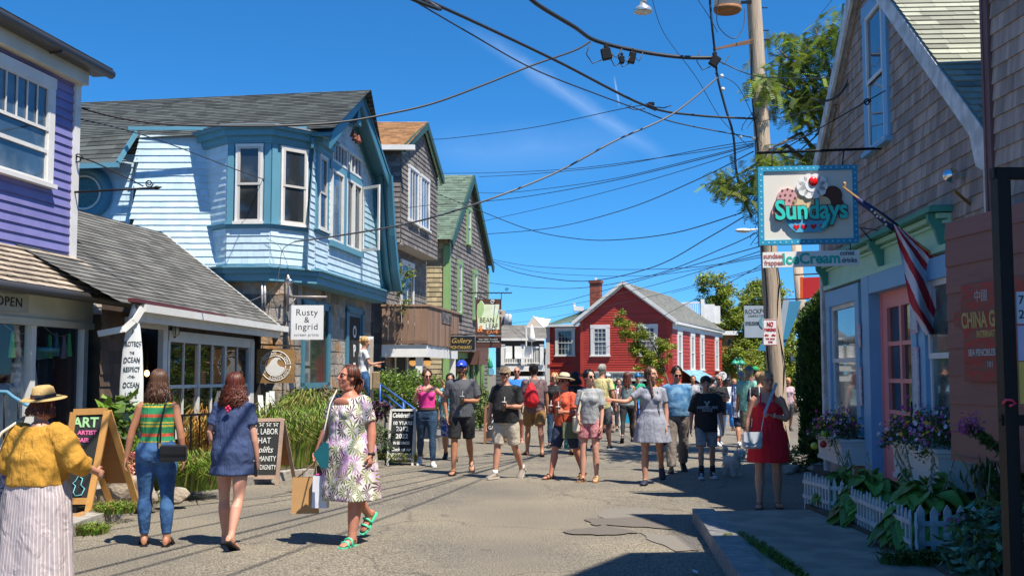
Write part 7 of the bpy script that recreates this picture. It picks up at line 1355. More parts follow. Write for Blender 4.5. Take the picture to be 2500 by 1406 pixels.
  for i_,(off,l1)in enumerate(((.031,.072),(.011,.08),(-.010,.075),(-.030,.058))):
   b0=wr+fd_*.085*hs_+th*off*hs_;pp=[b0-fd_*.02*hs_,b0];a_=curl*.5+i_*.04;p=b0
   for seg,fr_ in((.45,1),(.32,1),(.23,1)):
    d_=fd_*math.cos(a_)+n_*math.sin(a_)+th*off*.8;p=p+d_.normalized()*l1*seg*hs_;pp.append(p);a_+=curl*.8
   body.tube(pp,[.0095*hs_,.0095*hs_,.0088*hs_,.0082*hs_,.006*hs_],8)
  tb=wr+fd_*.02*hs_+th*.028*hs_;body.tube([tb-th*.012*hs_,tb+(fd_*.6+th*.75).normalized()*.035*hs_,tb+(fd_*.9+th*.55+n_*.3*curl).normalized()*.068*hs_,tb+(fd_*1.0+th*.35+n_*.5*curl).normalized()*.088*hs_],[.014*hs_,.0115*hs_,.010*hs_,.007*hs_],8)
  F_.hand[sd]=(wr,fd_,n_,th,wr+fd_*.09*hs_+n_*.03*hs_,el,sh,ud)
 hy,hp_=head;HM=Matrix.Rotation(R(hy),3,'Z')@Matrix.Rotation(R(hp_),3,'X');hc0=T(0,.018,.705);h1=s*1.0
 Hd=lambda x_,y_,z_:hc0+HM@(A((x_,y_,z_))*h1);F_.H=Hd;F_.HM=HM;F_.h1=h1
 E=lambda x_,y_,z_,a,b,c,m=body:m.ell(Hd(x_,y_,z_),(a*h1,b*h1,c*h1),M=HM,n=16,k=12)
 E(0,-.008,.022,.074,.092,.092);E(0,.022,-.035,.060,.068,.075);E(0,.062,-.088,.028,.026,.024);E(0,.03,-.075,.048,.055,.03);E(0,.075,.034,.050,.018,.012)
 for sd in(-1,1):E(.077*sd,-.004,-.008,.009,.019,.030);E(.038*sd,.060,-.022,.026,.026,.024)
 body.tube([Hd(0,.088,.022),Hd(0,.102,.0),Hd(0,.112,-.022),Hd(0,.092,-.032)],[.009*h1,.011*h1,.015*h1,.010*h1],8);body.tube([Hd(0,.0,-.06),Hd(0,-.012,-.115)],[.052*h1,.052*h1],12)
 E(0,.085,-.058,.022,.010,.010)
 if extra and 'chest' in extra:c=extra['chest'];body.ell(T(0,.096*dsc(.46)-.006+c[1]-.014,.45+c[2]),(c[0]*1.2*s,.022*s,c[3]*s),n=20,k=14)
 bo=lb(body,'body',skinm(skin),root);cloth_mods(bo,vox*s,0,smooth=2)
 if face:
  em=MB()
  for sd in(-1,1):E(.030*sd,.080,.014,.0135,.0085,.0065,em)
  lb(em,'eye',mat('eye_white',(.55,.52,.50),.3,.02),root);em=MB()
  for sd in(-1,1):E(.030*sd,.0865,.014,.006,.004,.006,em)
  lb(em,'iris',mat('iris_dark',(.03,.02,.015),.2),root);em=MB()
  for sd in(-1,1):em.tube([Hd(.014*sd,.091,.033),Hd(.032*sd,.088,.038),Hd(.050*sd,.076,.033)],[.003*h1,.0036*h1,.002*h1],5)
  lb(em,'eyebrow',hair[0]if hair else MATS['iris_dark'],root);em=MB();em.tube([Hd(-.022,.086,-.057),Hd(-.008,.095,-.054),Hd(0,.096,-.056),Hd(.008,.095,-.054),Hd(.022,.086,-.057)],[.002*h1,.006*h1,.0065*h1,.006*h1,.002*h1],6)
  lb(em,'lips',mat('lips_'+('f' if not m_ else 'm'),(.40,.10,.09)if not m_ else(.36,.14,.11),.4),root)
 if glasses:
  gm=MB();rr_=.021
  for sd in(-1,1):
   if glasses=='sun':gm.ell(Hd(.031*sd,.090,.012),(.026*h1,.006*h1,.019*h1),M=HM)
   else:gm.tube([Hd(.031*sd+.024*math.cos(a),.096,.012+.015*math.sin(a))for a in[j*math.pi/6 for j in range(13)]],.0022*h1,4)
   gm.tube([Hd(.055*sd,.088,.018),Hd(.076*sd,.05,.018),Hd(.080*sd,-.01,.012)],.0026*h1,4)
  gm.tube([Hd(-.01,.097,.016),Hd(.01,.097,.016)],.003*h1,4);lb(gm,'glasses',mat('glasses_dark',(.01,.009,.01),.15),root)
 if hair:
  hm,style,ln_,curl_,nst=hair;m=MB();rr=random.Random(int(px*7+Y));hat_=bool(extra)and('straw' in extra or 'cap' in extra);ek=.006 if not hat_ else-.006
  top_=.0 if style!='short' else-.0
  m.ell(Hd(0,-.020,.036),((.079+ek)*h1,(.084+ek)*h1,(.082+ek)*h1),M=HM,n=20,k=14);m.ell(Hd(0,-.030,-.005),((.070)*h1,.074*h1,.080*h1),M=HM,n=18,k=12)
  for _ in range(nst):
   a=rr.uniform(-1,1)*(2.35 if style in('long','bob')else 2.2);ca,sa=-math.cos(a),math.sin(a)
   pts=[];side=abs(a)/2.3;ph=rr.uniform(0,6.28);j_=rr.uniform(.99,1.07)*(.9 if hat_ else 1);th1=1.75 if style=='short' else 1.6
   for k in range(7):
    th_=.15+th1*k/6
    if style=='short' and abs(a)>1.5:th_=.15+1.15*k/6
    pts.append(Hd(.083*sa*math.sin(th_)*j_,-.012+.098*ca*math.sin(th_)*j_-.004,.022+.106*math.cos(th_)*j_))
   if style in('long','bob'):
    e=pts[-1];ll=ln_*rr.uniform(.75,1.1);ox,oy=rr.uniform(-.02,.02),rr.uniform(-.02,.01);side_x=sa*.02
    for k in range(1,9):
     u_=k/8;w=curl_*(.4+u_);loc=A((side_x*u_-sa*.012*u_*3*(ll>.3)+ox*u_+w*math.sin(ph+u_*14),-.015*u_+oy*u_+w*math.cos(ph+u_*14)*.7-(.015 if abs(a)<1.6 else-.0)*u_,-ll*u_));pts.append(e+HM@(loc*h1)if u_<.3 else e+Matrix.Rotation(R(hy*.5),3,'Z')@(loc*h1))
    rad=[.003]+[(.0062 if nst>200 else .0085)*(1+curl_*10)]*(len(pts)-3)+[.005,.0015]
   else:rad=[.005]+[.009]*(len(pts)-2)+[.004]
   m.tube(pts,[r_*h1 for r_ in rad],5,tone=rr.random())
  if style=='bun':m.ell(Hd(0,-.105,.01),(.045*h1,.04*h1,.045*h1),M=HM)
  if style=='pony' or style=='curlcap':
   for _ in range(40 if style=='pony' else 0):
    ph=rr.uniform(0,6.28);o_=A((rr.gauss(0,.012),rr.gauss(0,.012),0));m.tube([Hd(o_.x,-.10+o_.y,.02),Hd(o_.x*2,-.135+o_.y,-.02),Hd(o_.x*2.5,-.12+o_.y,-.02-ln_*.5),Hd(o_.x*2,-.09+o_.y,-.02-ln_)],[.007*h1,.009*h1,.008*h1,.002*h1],5)
  if style=='braid':
   for k in range(9):u_=k/8;m.ell(Hd(.05+.02*u_,.0+.07*u_,-.05-ln_*u_),((.034-.014*u_)*h1,(.028-.012*u_)*h1,.034*h1),tone=rr.random())
   m.tube([Hd(-.02,-.08,.03),Hd(.05,-.06,-.02),Hd(.06,0,-.07)],[.05*h1,.045*h1,.035*h1],8)
  lb(m,'hair',hm,root)
 def tubeleg(m,upto,e0,e1,wide=0.0):
  for sd in(1,-1):
   hp,kn,an=F_.legs[sd][:3];pts=[];rad=[];g=lw*(.96 if m_ else 1)
   prof=[(0,.092),(.15,.090),(.35,.064),(.475,.052),(.54,.049),(.65,.056),(.77,.048),(.92,.036),(1.0,.036)];
   us=[u_ for u_,_ in prof if u_<upto]+[upto];pts.append(hp+A((0,0,.05*s)));rad.append((.09*g+e0)*s)
   for u_ in us:
    for(a,ra),(b,rb2_)in zip(prof,prof[1:]):
     if a<=u_<=b:r0_=ra+(rb2_-ra)*(u_-a)/(b-a);break
    p=hp.lerp(kn,u_*2)if u_<=.5 else kn.lerp(an,(u_-.5)*2);q_=F_.legs[sd][3];cb=q_.cross(A((1,0,0)));cb=cb if cb.y<0 else-cb;pts.append(p+cb*(.013*s if .6<u_<.85 and kind!='shorts' else 0));rad.append((r0_*g+e0+(e1-e0)*u_/upto)*s)
   m.tube(pts,rad,18)
 if bottom:
  mt,kind=bottom[0],bottom[1];m=MB()
  if kind in('jeans','leggings','trousers','shorts','capri'):
   torso(m,.010 if kind!='leggings' else .006,-.10,.135 if sex=='f' or kind!='jeans' else .10,bl=belly*.6)
   up_=bottom[2]if len(bottom)>2 else(.95 if kind!='shorts' else .42)
   if kind=='shorts':tubeleg(m,up_,.014,.040 if m_ else .034)
   elif kind=='trousers':tubeleg(m,up_,.016,.042)
   elif kind=='capri':tubeleg(m,up_,.016,.05)
   else:tubeleg(m,up_,.007 if kind=='leggings' else .014,.010)
   o=lb(m,{'jeans':'jeans','leggings':'leggings','trousers':'trousers','shorts':'shorts','capri':'trousers'}[kind],mt,root);cloth_mods(o,.011,.010 if kind!='leggings' else .005,.07,2)
 if dress or(bottom and bottom[1]=='skirt'):
  d_=dress or dict(mat=bottom[0],waist=bottom[4]if len(bottom)>4 else .14,hem=bottom[2],flare=bottom[3]);m=MB();rows=[];NS=56;hem=d_['hem'];fl=d_['flare'];K_=11;nf=d_.get('folds',9);am=d_.get('amp',.06)
  for i in range(K_+1):
   u_=i/K_;z_=d_['waist']+(hem-d_['waist'])*u_;hw=(.125 if not m_ else .15)*wsc(0);tw=[t_ for t_ in TR if t_[0]<=.3];bw=.175 if z_<.03 else(.172-(z_-.03)/.13*.040 if z_<.16 else .132+(z_-.16)*.08);base_w=bw*wsc(0)+.016+fl*u_;base_w=max(base_w,.146*wsc(0)+.012);base_d=max(base_w*d_.get('depth',.72)+.012,.118*dsc(0)+.018)
   c=T(0,0,z_);rows.append([c+A((math.cos(a)*base_w*s,math.sin(a)*base_d*s,0))*(1+am*u_*math.sin(a*nf+1.3*math.sin(a*2)))for a in[2*math.pi*j/NS for j in range(NS)]])
   if d_.get('swing'):rows[-1]=[p+A((d_['swing'][0],d_['swing'][1],0))*u_**2 for p in rows[-1]]
  m.rings(rows[::-1]);
  if dress:torso(m,d_.get('e',.012),.0,d_.get('top',.50),loose=d_.get('loose',0))
  if dress and d_.get('sleeve'):
   for sd in(1,-1):
    sh,el,wr=F_.hand[sd][6],F_.hand[sd][5],F_.hand[sd][0];ag=(1+(wf-1)*.9);sl_=d_['sleeve'];e_=sh.lerp(el,min(1,sl_));m.tube([sh+A((-.05*sd*s,0,.012*s)),sh,sh.lerp(e_,.5),e_],[v*s for v in(.055*ag,.060*ag,.056*ag,.054*ag)],14)
  o=lb(m,'dress' if dress else 'skirt',d_['mat'],root)
  if dress:cloth_mods(o,.012,.010,.09,3)
  if dress and d_.get('straps'):
   m=MB()
   for sd in(1,-1):m.tube([T(.085*sd,.085*dsc(.1),d_['top']-.01),T(.088*sd,.09,.47),T(.09*sd,.055,.53),T(.09*sd,0,.55),T(.088*sd,-.07,.525),T(.075*sd,-.09,d_['top'])],.010*s,6)
   lb(m,'strap',d_['mat'],root)
 if top:
  mt,kind=top[0],top[1];kw=top[2]if len(top)>2 else{};m=MB();e=kw.get('e',.015);hem=kw.get('hem',-.06);hi=kw.get('hi',.535)
  if kind=='tank':hi=kw.get('hi',.44)
  torso(m,e,hem,hi,loose=kw.get('loose',.0),grow=kw.get('grow',.0))
  slv=kw.get('sleeve',0 if kind=='tank' else .62)
  if kind!='tank':
   m.ell(T(0,-.01,.50),(.125*(1.08 if m_ else .98)*s,.075*s,.045*s))
  if slv:
   for sd in(1,-1):
    sh,el,wr,fdd=F_.hand[sd][6],F_.hand[sd][5],F_.hand[sd][0],F_.hand[sd][1];ag=(1.0 if m_ else .9)*(1+(wf-1)*.9);se=kw.get('se',.014)
    pts=[sh+A((-.05*sd*s,0,.010*s)),sh+A((0,0,.002))];rad=[(.052*ag+e)*s,(.054*ag+e)*s]
    if slv<=1:q_=sh.lerp(el,slv);pts+=[sh.lerp(q_,.5),q_];rad+=[(.050*ag+se+.002)*s,(.046*ag+se+.008)*s]
    else:pts+=[sh.lerp(el,.5),el,el.lerp(wr,slv-1)];rad+=[(.048*ag+se)*s,(.042*ag+se)*s,(.034*ag+se)*s]
    m.tube(pts,rad,14)
  o=lb(m,kw.get('name','shirt' if kind!='tank' else 'tank_top'),mt,root);cloth_mods(o,.011,kw.get('disp',.014),.08,3 if kind!='tank' else 2)
  if kind=='tank':
   m=MB();w_=kw.get('strap',.022)
   for sd in(1,-1):m.tube([T(.082*sd,.092*dsc(.2),hi-.03),T(.084*sd,.055,.50),T(.085*sd,0,.523),T(.084*sd,-.06,.50),T(.08*sd,-.098,hi-.02)],[w_*s]*5,8)
   so_=lb(m,'strap',mt,root)
 if shoes:
  mt,kind=shoes[0],shoes[1]
  for sd in(1,-1):
   fd,up,sx,so=F_.legs[sd][6:10];m=MB();an=F_.legs[sd][2]
   def rr_(d0,wv,h0,hh,base=0.0):c=so+fd*d0*s+up*(base+hh/2)*s;return[c+sx*math.cos(a)*wv*s+up*math.sin(a)*hh/2*s for a in[2*math.pi*j/14 for j in range(14)]]
   if kind=='sneaker' or kind=='shoe':
    m.rings([rr_(-.072,.022,0,.05),rr_(-.06,.038,0,.075),rr_(0,.041,0,.09),rr_(.06,.044,0,.07),rr_(.12,.049,0,.055),rr_(.175,.046,0,.045),rr_(.205,.028,0,.032)]);m.tube([so+up*.05*s,an+(F_.legs[sd][3]*-.02*s)],[.045*s,.042*s],12)if kind=='sneaker' else None
    sh_=lb(m,'shoe',mt,root)
    sm=MB();pts=[(-.075,.03),(-.04,.042),(.04,.043),(.12,.052),(.18,.047),(.21,.024)];poly=[so+fd*d0*s+sx*w_*s for d0,w_ in pts]+[so+fd*d0*s-sx*w_*s for d0,w_ in reversed(pts)]
    sm.add([p+up*.022*s for p in poly]+[p-up*.004*s for p in poly],[tuple(range(12))]+[tuple(range(23,11,-1))]+[(i,(i+1)%12,(i+1)%12+12,i+12)for i in range(12)]);o2=lb(sm,'sole',shoes[2]if len(shoes)>2 else WHITE,root)
   else:
    pts=[(-.07,.028),(-.04,.038),(.04,.038),(.12,.050),(.18,.045),(.21,.024)];poly=[so+fd*d0*s+sx*w_*s for d0,w_ in pts]+[so+fd*d0*s-sx*w_*s for d0,w_ in reversed(pts)];th_=.018 if kind!='chunky' else .028
    m.add([p+up*.004*s for p in poly]+[p-up*(th_-.004)*s for p in poly],[tuple(range(12))]+[tuple(range(23,11,-1))]+[(i,(i+1)%12,(i+1)%12+12,i+12)for i in range(12)])
    if kind=='flipflop':m.tube([so+fd*.14*s+up*.03*s,so+fd*.09*s+up*.062*s+sx*.02*s,so+fd*.02*s+up*.03*s+sx*.042*s],.006*s,6);m.tube([so+fd*.14*s+up*.03*s,so+fd*.09*s+up*.062*s-sx*.02*s,so+fd*.02*s+up*.03*s-sx*.042*s],.006*s,6)
    else:
     for d0,hh in((.12,.05),(.06,.075)):m.tube([so+fd*d0*s+sx*.048*s,so+fd*d0*s+sx*.03*s+up*(hh-.008)*s,so+fd*d0*s+up*hh*s,so+fd*d0*s-sx*.03*s+up*(hh-.008)*s,so+fd*d0*s-sx*.048*s],.0125*s,6)
    lb(m,'sandal',mt,root)
 if extra:
  if 'straw' in extra:
   m=MB();c=Hd(0,-.012,.072);h1*=1.1;M2=HM@Matrix.Rotation(R(extra.get('tilt',6)),3,'X');m.lathe([(.0,.075*h1),(.05*h1,.078*h1),(.075*h1,.062*h1),(.089*h1,.0),(.090*h1,-.012*h1),(.145*h1,-.012*h1),(.168*h1,-.020*h1),(.168*h1,-.024*h1),(.09*h1,-.020*h1)],c,32,M=M2,caps=False);h_=lb(m,'hat',mat('straw_'+extra['straw'],dict(pale=(.62,.50,.33),gold=(.52,.34,.13))[extra['straw']],.8,.15,40,bump=.6,bscale=90),root)
   m=MB();m.lathe([(.0915*h1,-.010*h1),(.0905*h1,.018*h1),(.087*h1,.018*h1)],c,32,M=M2,caps=False);
   if extra['straw']=='gold':m.ell(c+M2@A((.05,-.105,-.002)),(.035,.014,.012))
   lb(m,'hat_band',mat('hat_band_black',(.012,.012,.015),.6),root);h1/=1.1
  if 'cap' in extra:
   m=MB();M2=HM@Matrix.Rotation(R(-6),3,'X');c=Hd(0,-.008,.045);m.ell(c,(.088*h1,.108*h1,.086*h1),M=M2,n=20,k=12);rows=[]
   for i in range(6):
    u_=i/5;yy=.07+.085*u_;w_=.072*math.sqrt(max(.02,1-(u_*.93)**2))if i else .076;rows.append([c+M2@(A((w_*(j/4-1),yy,.010+.012*(1-(j/4-1)**2)-.012*u_))*h1)for j in range(9)])
   m.add([p for r_ in rows for p in r_]+[p-A((0,0,.004))for r_ in rows for p in r_],[(i*9+j,i*9+j+1,(i+1)*9+j+1,(i+1)*9+j)for i in range(5)for j in range(8)]+[(54+i*9+j,54+(i+1)*9+j,54+(i+1)*9+j+1,54+i*9+j+1)for i in range(5)for j in range(8)],smooth=True);lb(m,'cap',extra['cap'],root)
   if extra.get('logo'):m=MB();m.ell(c+M2@(A((0,.098,.022))*h1),(.022*h1,.008*h1,.014*h1));lb(m,'cap_emblem',WHITE,root)
  if 'belt' in extra:
   m=MB();z_=extra.get('beltz',.12);m.rings([ring(0,belly*.2,z_-.02,(.150 if not m_ else .152)*wsc(.1)+.014,.112*dsc(.1)+.014+belly*.3,28),ring(0,belly*.2,z_+.018,(.142 if not m_ else .150)*wsc(.1)+.014,.108*dsc(.1)+.014+belly*.3,28)],caps=False);lb(m,'belt',extra['belt'],root)
  if 'watch' in extra:
   sd=extra['watch'];wr,fd_,n_,th=F_.hand[sd][:4];m=MB();q_=wr-fd_*.01*s;m.tube([q_-fd_*.01*s,q_+fd_*.01*s],[.030*s,.030*s],14);m.lathe([(.02*s,0),(.02*s,.008)],q_-n_*.03*s,14,M=Matrix((fd_,th,-n_)).transposed());lb(m,'watch',mat(*extra.get('watchm',('watch_black',(.01,.01,.012)))),root)
 Wm=Matrix.Rotation(R(phi),3,'Z');off=root.location.copy();F_.w=lambda p:off+Wm@A(p);F_.wd=lambda p:Wm@A(p);F_.T=T
 return F_
def cup(Fg,sd,label,liquid=(.05,.015,.008),h=.13):
 s=Fg.s;wr,fd_,n_,th,gp=Fg.hand[sd][:5];c=Fg.w(gp+n_*.012);up=Vector((0,0,1));b0=c-up*.065
 t=thing('drink_cup',b0,label,'cup');part('cup',glassm('cup_plastic',(.85,.85,.85),.15),t,lambda m:m.lathe([(.028,0),(.037,h),(.039,h+.003)],b0,16));part('drink',mat('iced_coffee%d'%int(liquid[0]*100),liquid,.2),t,lambda m:m.lathe([(.026,.003),(.034,h*.78)],b0,14));part('lid',mat('clear_lid',(.55,.53,.5),.3),t,lambda m:m.lathe([(.040,h),(.039,h+.01),(.02,h+.014)],b0,16));part('straw',WHITE,t,lambda m:m.tube([b0+up*.05,b0+up*(h+.085)+Vector((.012,0,0))],.004,6))
 return t
SH_BLK=mat('shoe_black',(.012,.012,.013),.5);SH_BRN=mat('sandal_brown',(.09,.04,.02),.6);SH_GOLD=mat('sandal_gold',(.50,.32,.12),.35,metal=.5);SH_GRY=mat('sneaker_grey',(.24,.20,.17),.8)
DENIM=mat('denim_blue',(.02,.075,.20),.85,.25,5,bump=.4,bscale=250,c2=(.06,.16,.34),c2amt=.7,c2scale=7,fold=.5);DENIMD=mat('denim_dark',(.014,.04,.085),.85,.2,5,bump=.4,bscale=250,c2=(.03,.08,.15),c2amt=.6,c2scale=8,fold=.5)
BLKF=fabric('black_jersey',(.016,.016,.018));KHAKI=fabric('khaki_cloth',(.52,.45,.36));
HB=hairm('brown',(.075,.032,.016));HA=hairm('auburn',(.085,.018,.008));HBL=hairm('blonde',(.42,.25,.09));HK=hairm('black',(.008,.007,.008));HG=hairm('grey',(.30,.28,.25));HD=hairm('dark',(.025,.013,.008));HR=hairm('redbrown',(.10,.03,.015));HDB=hairm('dirty_blonde',(.30,.19,.09))
HANG=((.17,-.02,-1),(.06,.22,-1))
f=person('woman from behind in mustard cardigan, straw hat and long striped skirt',104,7.85,1.50,-14,'f',1.38,'light',legs=((10,3),(-8,6)),armR=((.62,-.05,-.8),(.1,.9,-.35)),armL=((.40,.0,-.92),(-.1,.85,-.5)),head=(-6,-6),hair=(HR,'bob',.10,.004,160),top=(fabric('mustard_knit',(.50,.25,.028),bump=.6,bscale=140,scale=3),'crew',dict(hem=.05,e=.035,sleeve=1.45,se=.05,loose=1.0,disp=.03,name='cardigan')),bottom=(m_angular('striped_skirt',[(0,(.40,.335,.34)),(.35,(.36,.30,.32)),(.5,(.60,.55,.54)),(.6,(.60,.55,.54)),(.75,(.40,.335,.34))],9.6),'skirt',-.80,.075,.26),shoes=(SH_BRN,'sandal'),extra={'straw':'gold','tilt':14},vox=.007,face=False)
t=thing('tote_bag',f.w((-.33,.05,.8)),'floral blue tote bag hanging at the left picture edge','bag');wv=f.w
part('bag_body',m_blotch('floral_bag',[(0,(.08,.13,.22)),(.46,(.55,.42,.42)),(.54,(.10,.16,.24)),(.62,(.5,.2,.22))],22),t,lambda m:m.ell(wv((-.36,.05,.86)),(.13,.09,.22),n=18));part('strap',mat('rope_cream',(.62,.55,.42),.8,.3,60),t,lambda m:m.tube([wv((-.32,.1,1.0)),wv((-.24,.1,1.2)),wv((-.15,.03,1.30)),wv((-.2,-.13,1.2)),wv((-.32,-.14,1.0))],.011,6))
ST=m_stripes('tank_stripes',None,[(0,(.02,.22,.09)),(.22,(.50,.38,.04)),(.32,(.02,.22,.09)),(.40,(.50,.38,.04)),(.48,(.02,.22,.09)),(.72,(.55,.09,.04)),(.88,(.02,.22,.09))],'Z',5.6)
f=person('woman from behind in green striped tank top and blue jeans',390,10.5,1.64,10,'f',1.12,'tan',legs=((3,6),(6,2)),armR=((.26,-.08,-1),(.10,.12,-1)),armL=((.34,-.05,-1),(.18,.05,-1)),head=(-12,-4),hair=(HB,'long',.20,.010,420),top=(ST,'tank',dict(hem=.10,hi=.50,e=.013,strap=.022,disp=.006)),bottom=(DENIM,'jeans',.95),shoes=(SH_BLK,'sandal'),vox=.006,face=False)
wv=f.w;t=thing('handbag',wv((.2,-.12,.88)),'small black crossbody bag on the hip of the woman in the striped tank','bag');LEA=mat('black_leather',(.012,.011,.012),.3,.1,20)
part('bag_body',LEA,t,lambda m:m.box(wv((.17,-.16,.87)),(.25,.08,.15),rz=R(10)-.15,bev=.015));part('flap',LEA,t,lambda m:m.box(wv((.17,-.19,.90)),(.24,.05,.09),rz=R(10)-.15,bev=.012));part('buckle',SH_GOLD,t,lambda m:m.box(wv((.05,-.17,.94)),(.02,.02,.05)));part('strap',LEA,t,lambda m:m.tube([wv((.05,-.17,.94)),wv((.055,-.18,1.15)),wv((.09,-.13,1.36)),wv((.10,-.02,1.42))],.009,6))
f=person('woman from behind in long navy tee with curly auburn hair',574,10.5,1.62,-6,'f',1.08,'fair',legs=((-14,16),(10,2)),armR=((.24,-.05,-1),(.12,.15,-1)),armL=((.35,-.12,-1),(-.5,.35,-.8)),head=(-6,-2),hair=(HA,'long',.22,.030,560),top=(fabric('navy_tee',(.038,.062,.15)),'crew',dict(hem=-.20,e=.026,sleeve=.62,se=.02,loose=.9,grow=.07,disp=.016)),shoes=(SH_BLK,'flipflop'),vox=.006,face=False,curlR=1.0)
q=f.w(f.hand[1][4]);t=thing('phone',q,'dark phone in the hand of the woman in the navy tee','phone');part('body',SH_BLK,t,lambda m:m.box(q,(.03,.075,.15),rz=.2,bev=.008));part('screen',GLASS,t,lambda m:m.box(q+Vector((.017,0,0)),(.004,.066,.13),rz=.2))
t=part('hair_tie',mat('pink_scrunchie',(.5,.02,.08),.7),None,lambda m:[m.ell(f.w((a,-.155,1.26+b)),(.014,.012,.016))for a,b in((0,0),(.02,.02),(-.015,.025),(.005,.04))],base=f.w((0,-.13,1.26)));tag(t,'dark pink flower tie in the curly auburn hair','hair tie')
PALM=m_palm('palm_print',[(0.35,(.62,.56,.60)),(.52,(.72,.68,.62)),(.66,(.60,.35,.58))],[(0,(.17,.22,.03)),(.3,(.10,.055,.045)),(.55,(.28,.30,.09)),(.8,(.42,.22,.40))],10.5,11)
f=person('woman in palm print dress and glasses carrying shopping bags',858,10.65,1.69,148,'f',1.34,'red',legs=((-16,34),(7,1)),armR=((.42,.05,-1),(.28,.25,-1)),armL=((.30,-.12,-1),(.12,.22,-1)),head=(-20,7),lean=2,hair=(HR,'pony',.14,.004,150),dress=dict(mat=PALM,waist=.22,hem=-.49,flare=.05,sleeve=.72,top=.505,e=.02,loose=.9,folds=7,amp=.05,depth=.82),shoes=(mat('sandal_mint',(.10,.62,.38),.35,.4,20),'sandal'),extra={'chest':(.085,.022,.012,.05),'watch':-1},glasses='clear',vox=.006,curlR=1.3,curlL=.9)
wv=f.w;h=wv(f.hand[1][4]);t=thing('paper_bag',h-Vector((.05,0,.42)),'brown paper shopping bag held low by the woman in the palm dress','bag');KR=mat('kraft_paper',(.42,.235,.09),.75,.1,4,bump=.3,bscale=10)
def bagm(c,w,d,hh,rz):
 def fn(m):
  M_=Matrix.Rotation(rz,3,'Z');pts=[c+M_@Vector((sx*w/2*(1 if k==0 else .93),sy*d/2*(1 if k==0 else .6),k*hh))for k in(0,1)for sx,sy in((-1,-1),(1,-1),(1,1),(-1,1))];m.add(pts,[(0,3,2,1),(0,1,5,4),(1,2,6,5),(2,3,7,6),(3,0,4,7)]);m.add([c+M_@Vector((0,-d/2,0)),c+M_@Vector((.02,-d/2*.6+.01,hh)),c+M_@Vector((.03,-d/2*.6+.01,hh)),c+M_@Vector((.01,-d/2-.003,0))],[(0,1,2,3)])
 return fn
bq_=h+Vector((-.10,-.02,-.50));part('bag_body',KR,t,bagm(bq_,.26,.12,.34,.15));part('handle',KR,t,lambda m:[m.tube([bq_+Vector((-.07,dy,.34)),h+Vector((0,dy,-.01)),bq_+Vector((.08,dy,.34))],.005,5)for dy in(-.03,.03)])
t=thing('paper_bag',P(785,1180,10.35),'small white paper bag with pink tissue beside the brown shopping bag','bag');part('bag_body',mat('white_paper',(.66,.67,.72),.6,.08,8,bump=.4,bscale=12),t,bagm(h+Vector((.06,-.10,-.44)),.15,.08,.30,-.1));part('handle',WHITE,t,lambda m:m.tube([h+Vector((.02,-.10,-.14)),h+Vector((0,-.02,0)),h+Vector((.10,-.10,-.14))],.004,5));part('tissue',mat('pink_tissue',(.7,.05,.3),.7),t,lambda m:m.tube([h+Vector((.01,-.10,-.14)),h+Vector((.06,-.10,-.12))],[.014,.006],5))
t=thing('handbag',P(785,1110,10.35),'teal leather handbag on a beaded strap against the palm dress','bag');part('bag_body',mat('teal_leather',(.005,.10,.12),.3,.1),t,lambda m:m.add([P(764,1108,10.3),P(790,1078,10.3),P(803,1082,10.3),P(802,1142,10.3),P(785,1143,10.3),P(764,1108,10.42),P(790,1078,10.42),P(803,1082,10.42),P(802,1142,10.42),P(785,1143,10.42)],[(0,1,2,3,4),(9,8,7,6,5),(0,5,6,1),(1,6,7,2),(2,7,8,3),(3,8,9,4),(4,9,5,0)]));part('strap',mat('bead_strap',(.6,.55,.45),.4,.8,120),t,lambda m:m.tube([P(786,1080,10.3),P(794,1040,10.3),P(806,985,10.38),P(822,952,10.5)],.007,6))
f=person('woman in hot pink camisole and jeans shading her face with one hand',1043,19.4,1.68,186,'f',1.06,'fair',legs=((-12,22),(8,2)),armR=((.30,.0,-1),(-.22,.45,.75)),armL=((.75,.15,-.55),(-.35,.05,1)),head=(14,-12),hair=(HB,'bun',.1,0,90),top=(fabric('hot_pink',(.80,.045,.30)),'tank',dict(hem=.11,hi=.41,e=.008,strap=.010,disp=.003)),bottom=(DENIMD,'jeans',.96),shoes=(WHITE,'sneaker'),extra={'belt':SH_BRN,'chest':(.075,.010,-.0,.06)},glasses='sun',curlR=1.2,curlL=.5,palmL=(-1,.4,0))
q=f.w(f.hand[1][4]);t=part('drink_can',mat('can_pink',(.5,.2,.25),.3,.3,20),None,lambda m:m.lathe([(.022,0),(.028,.01),(.028,.12),(.022,.13)],q-Vector((0,0,.06)),14),base=q);tag(t,'slim drink can in the hand of the woman in pink','can')
TROP=m_blotch('tropical_shirt',[(0,(.03,.20,.30)),(.40,(.55,.62,.60)),(.47,(.06,.35,.42)),(.54,(.10,.28,.08)),(.60,(.55,.60,.58)),(.66,(.55,.16,.04))],13)
person('dark haired person in tropical shirt and floral shorts behind the blue cap',1100,20.6,1.60,178,'f',1.12,'olive',legs=((-10,20),(6,2)),head=(0,-6),hair=(HK,'short',0,0,90),top=(TROP,'crew',dict(hem=-.10,e=.035,loose=1,sleeve=.8,grow=.05)),bottom=(m_blotch('floral_shorts',[(0,(.02,.08,.45)),(.5,(.55,.55,.62)),(.58,(.03,.12,.50))],16),'shorts',.5),shoes=(SH_BLK,'sneaker',SH_BLK))
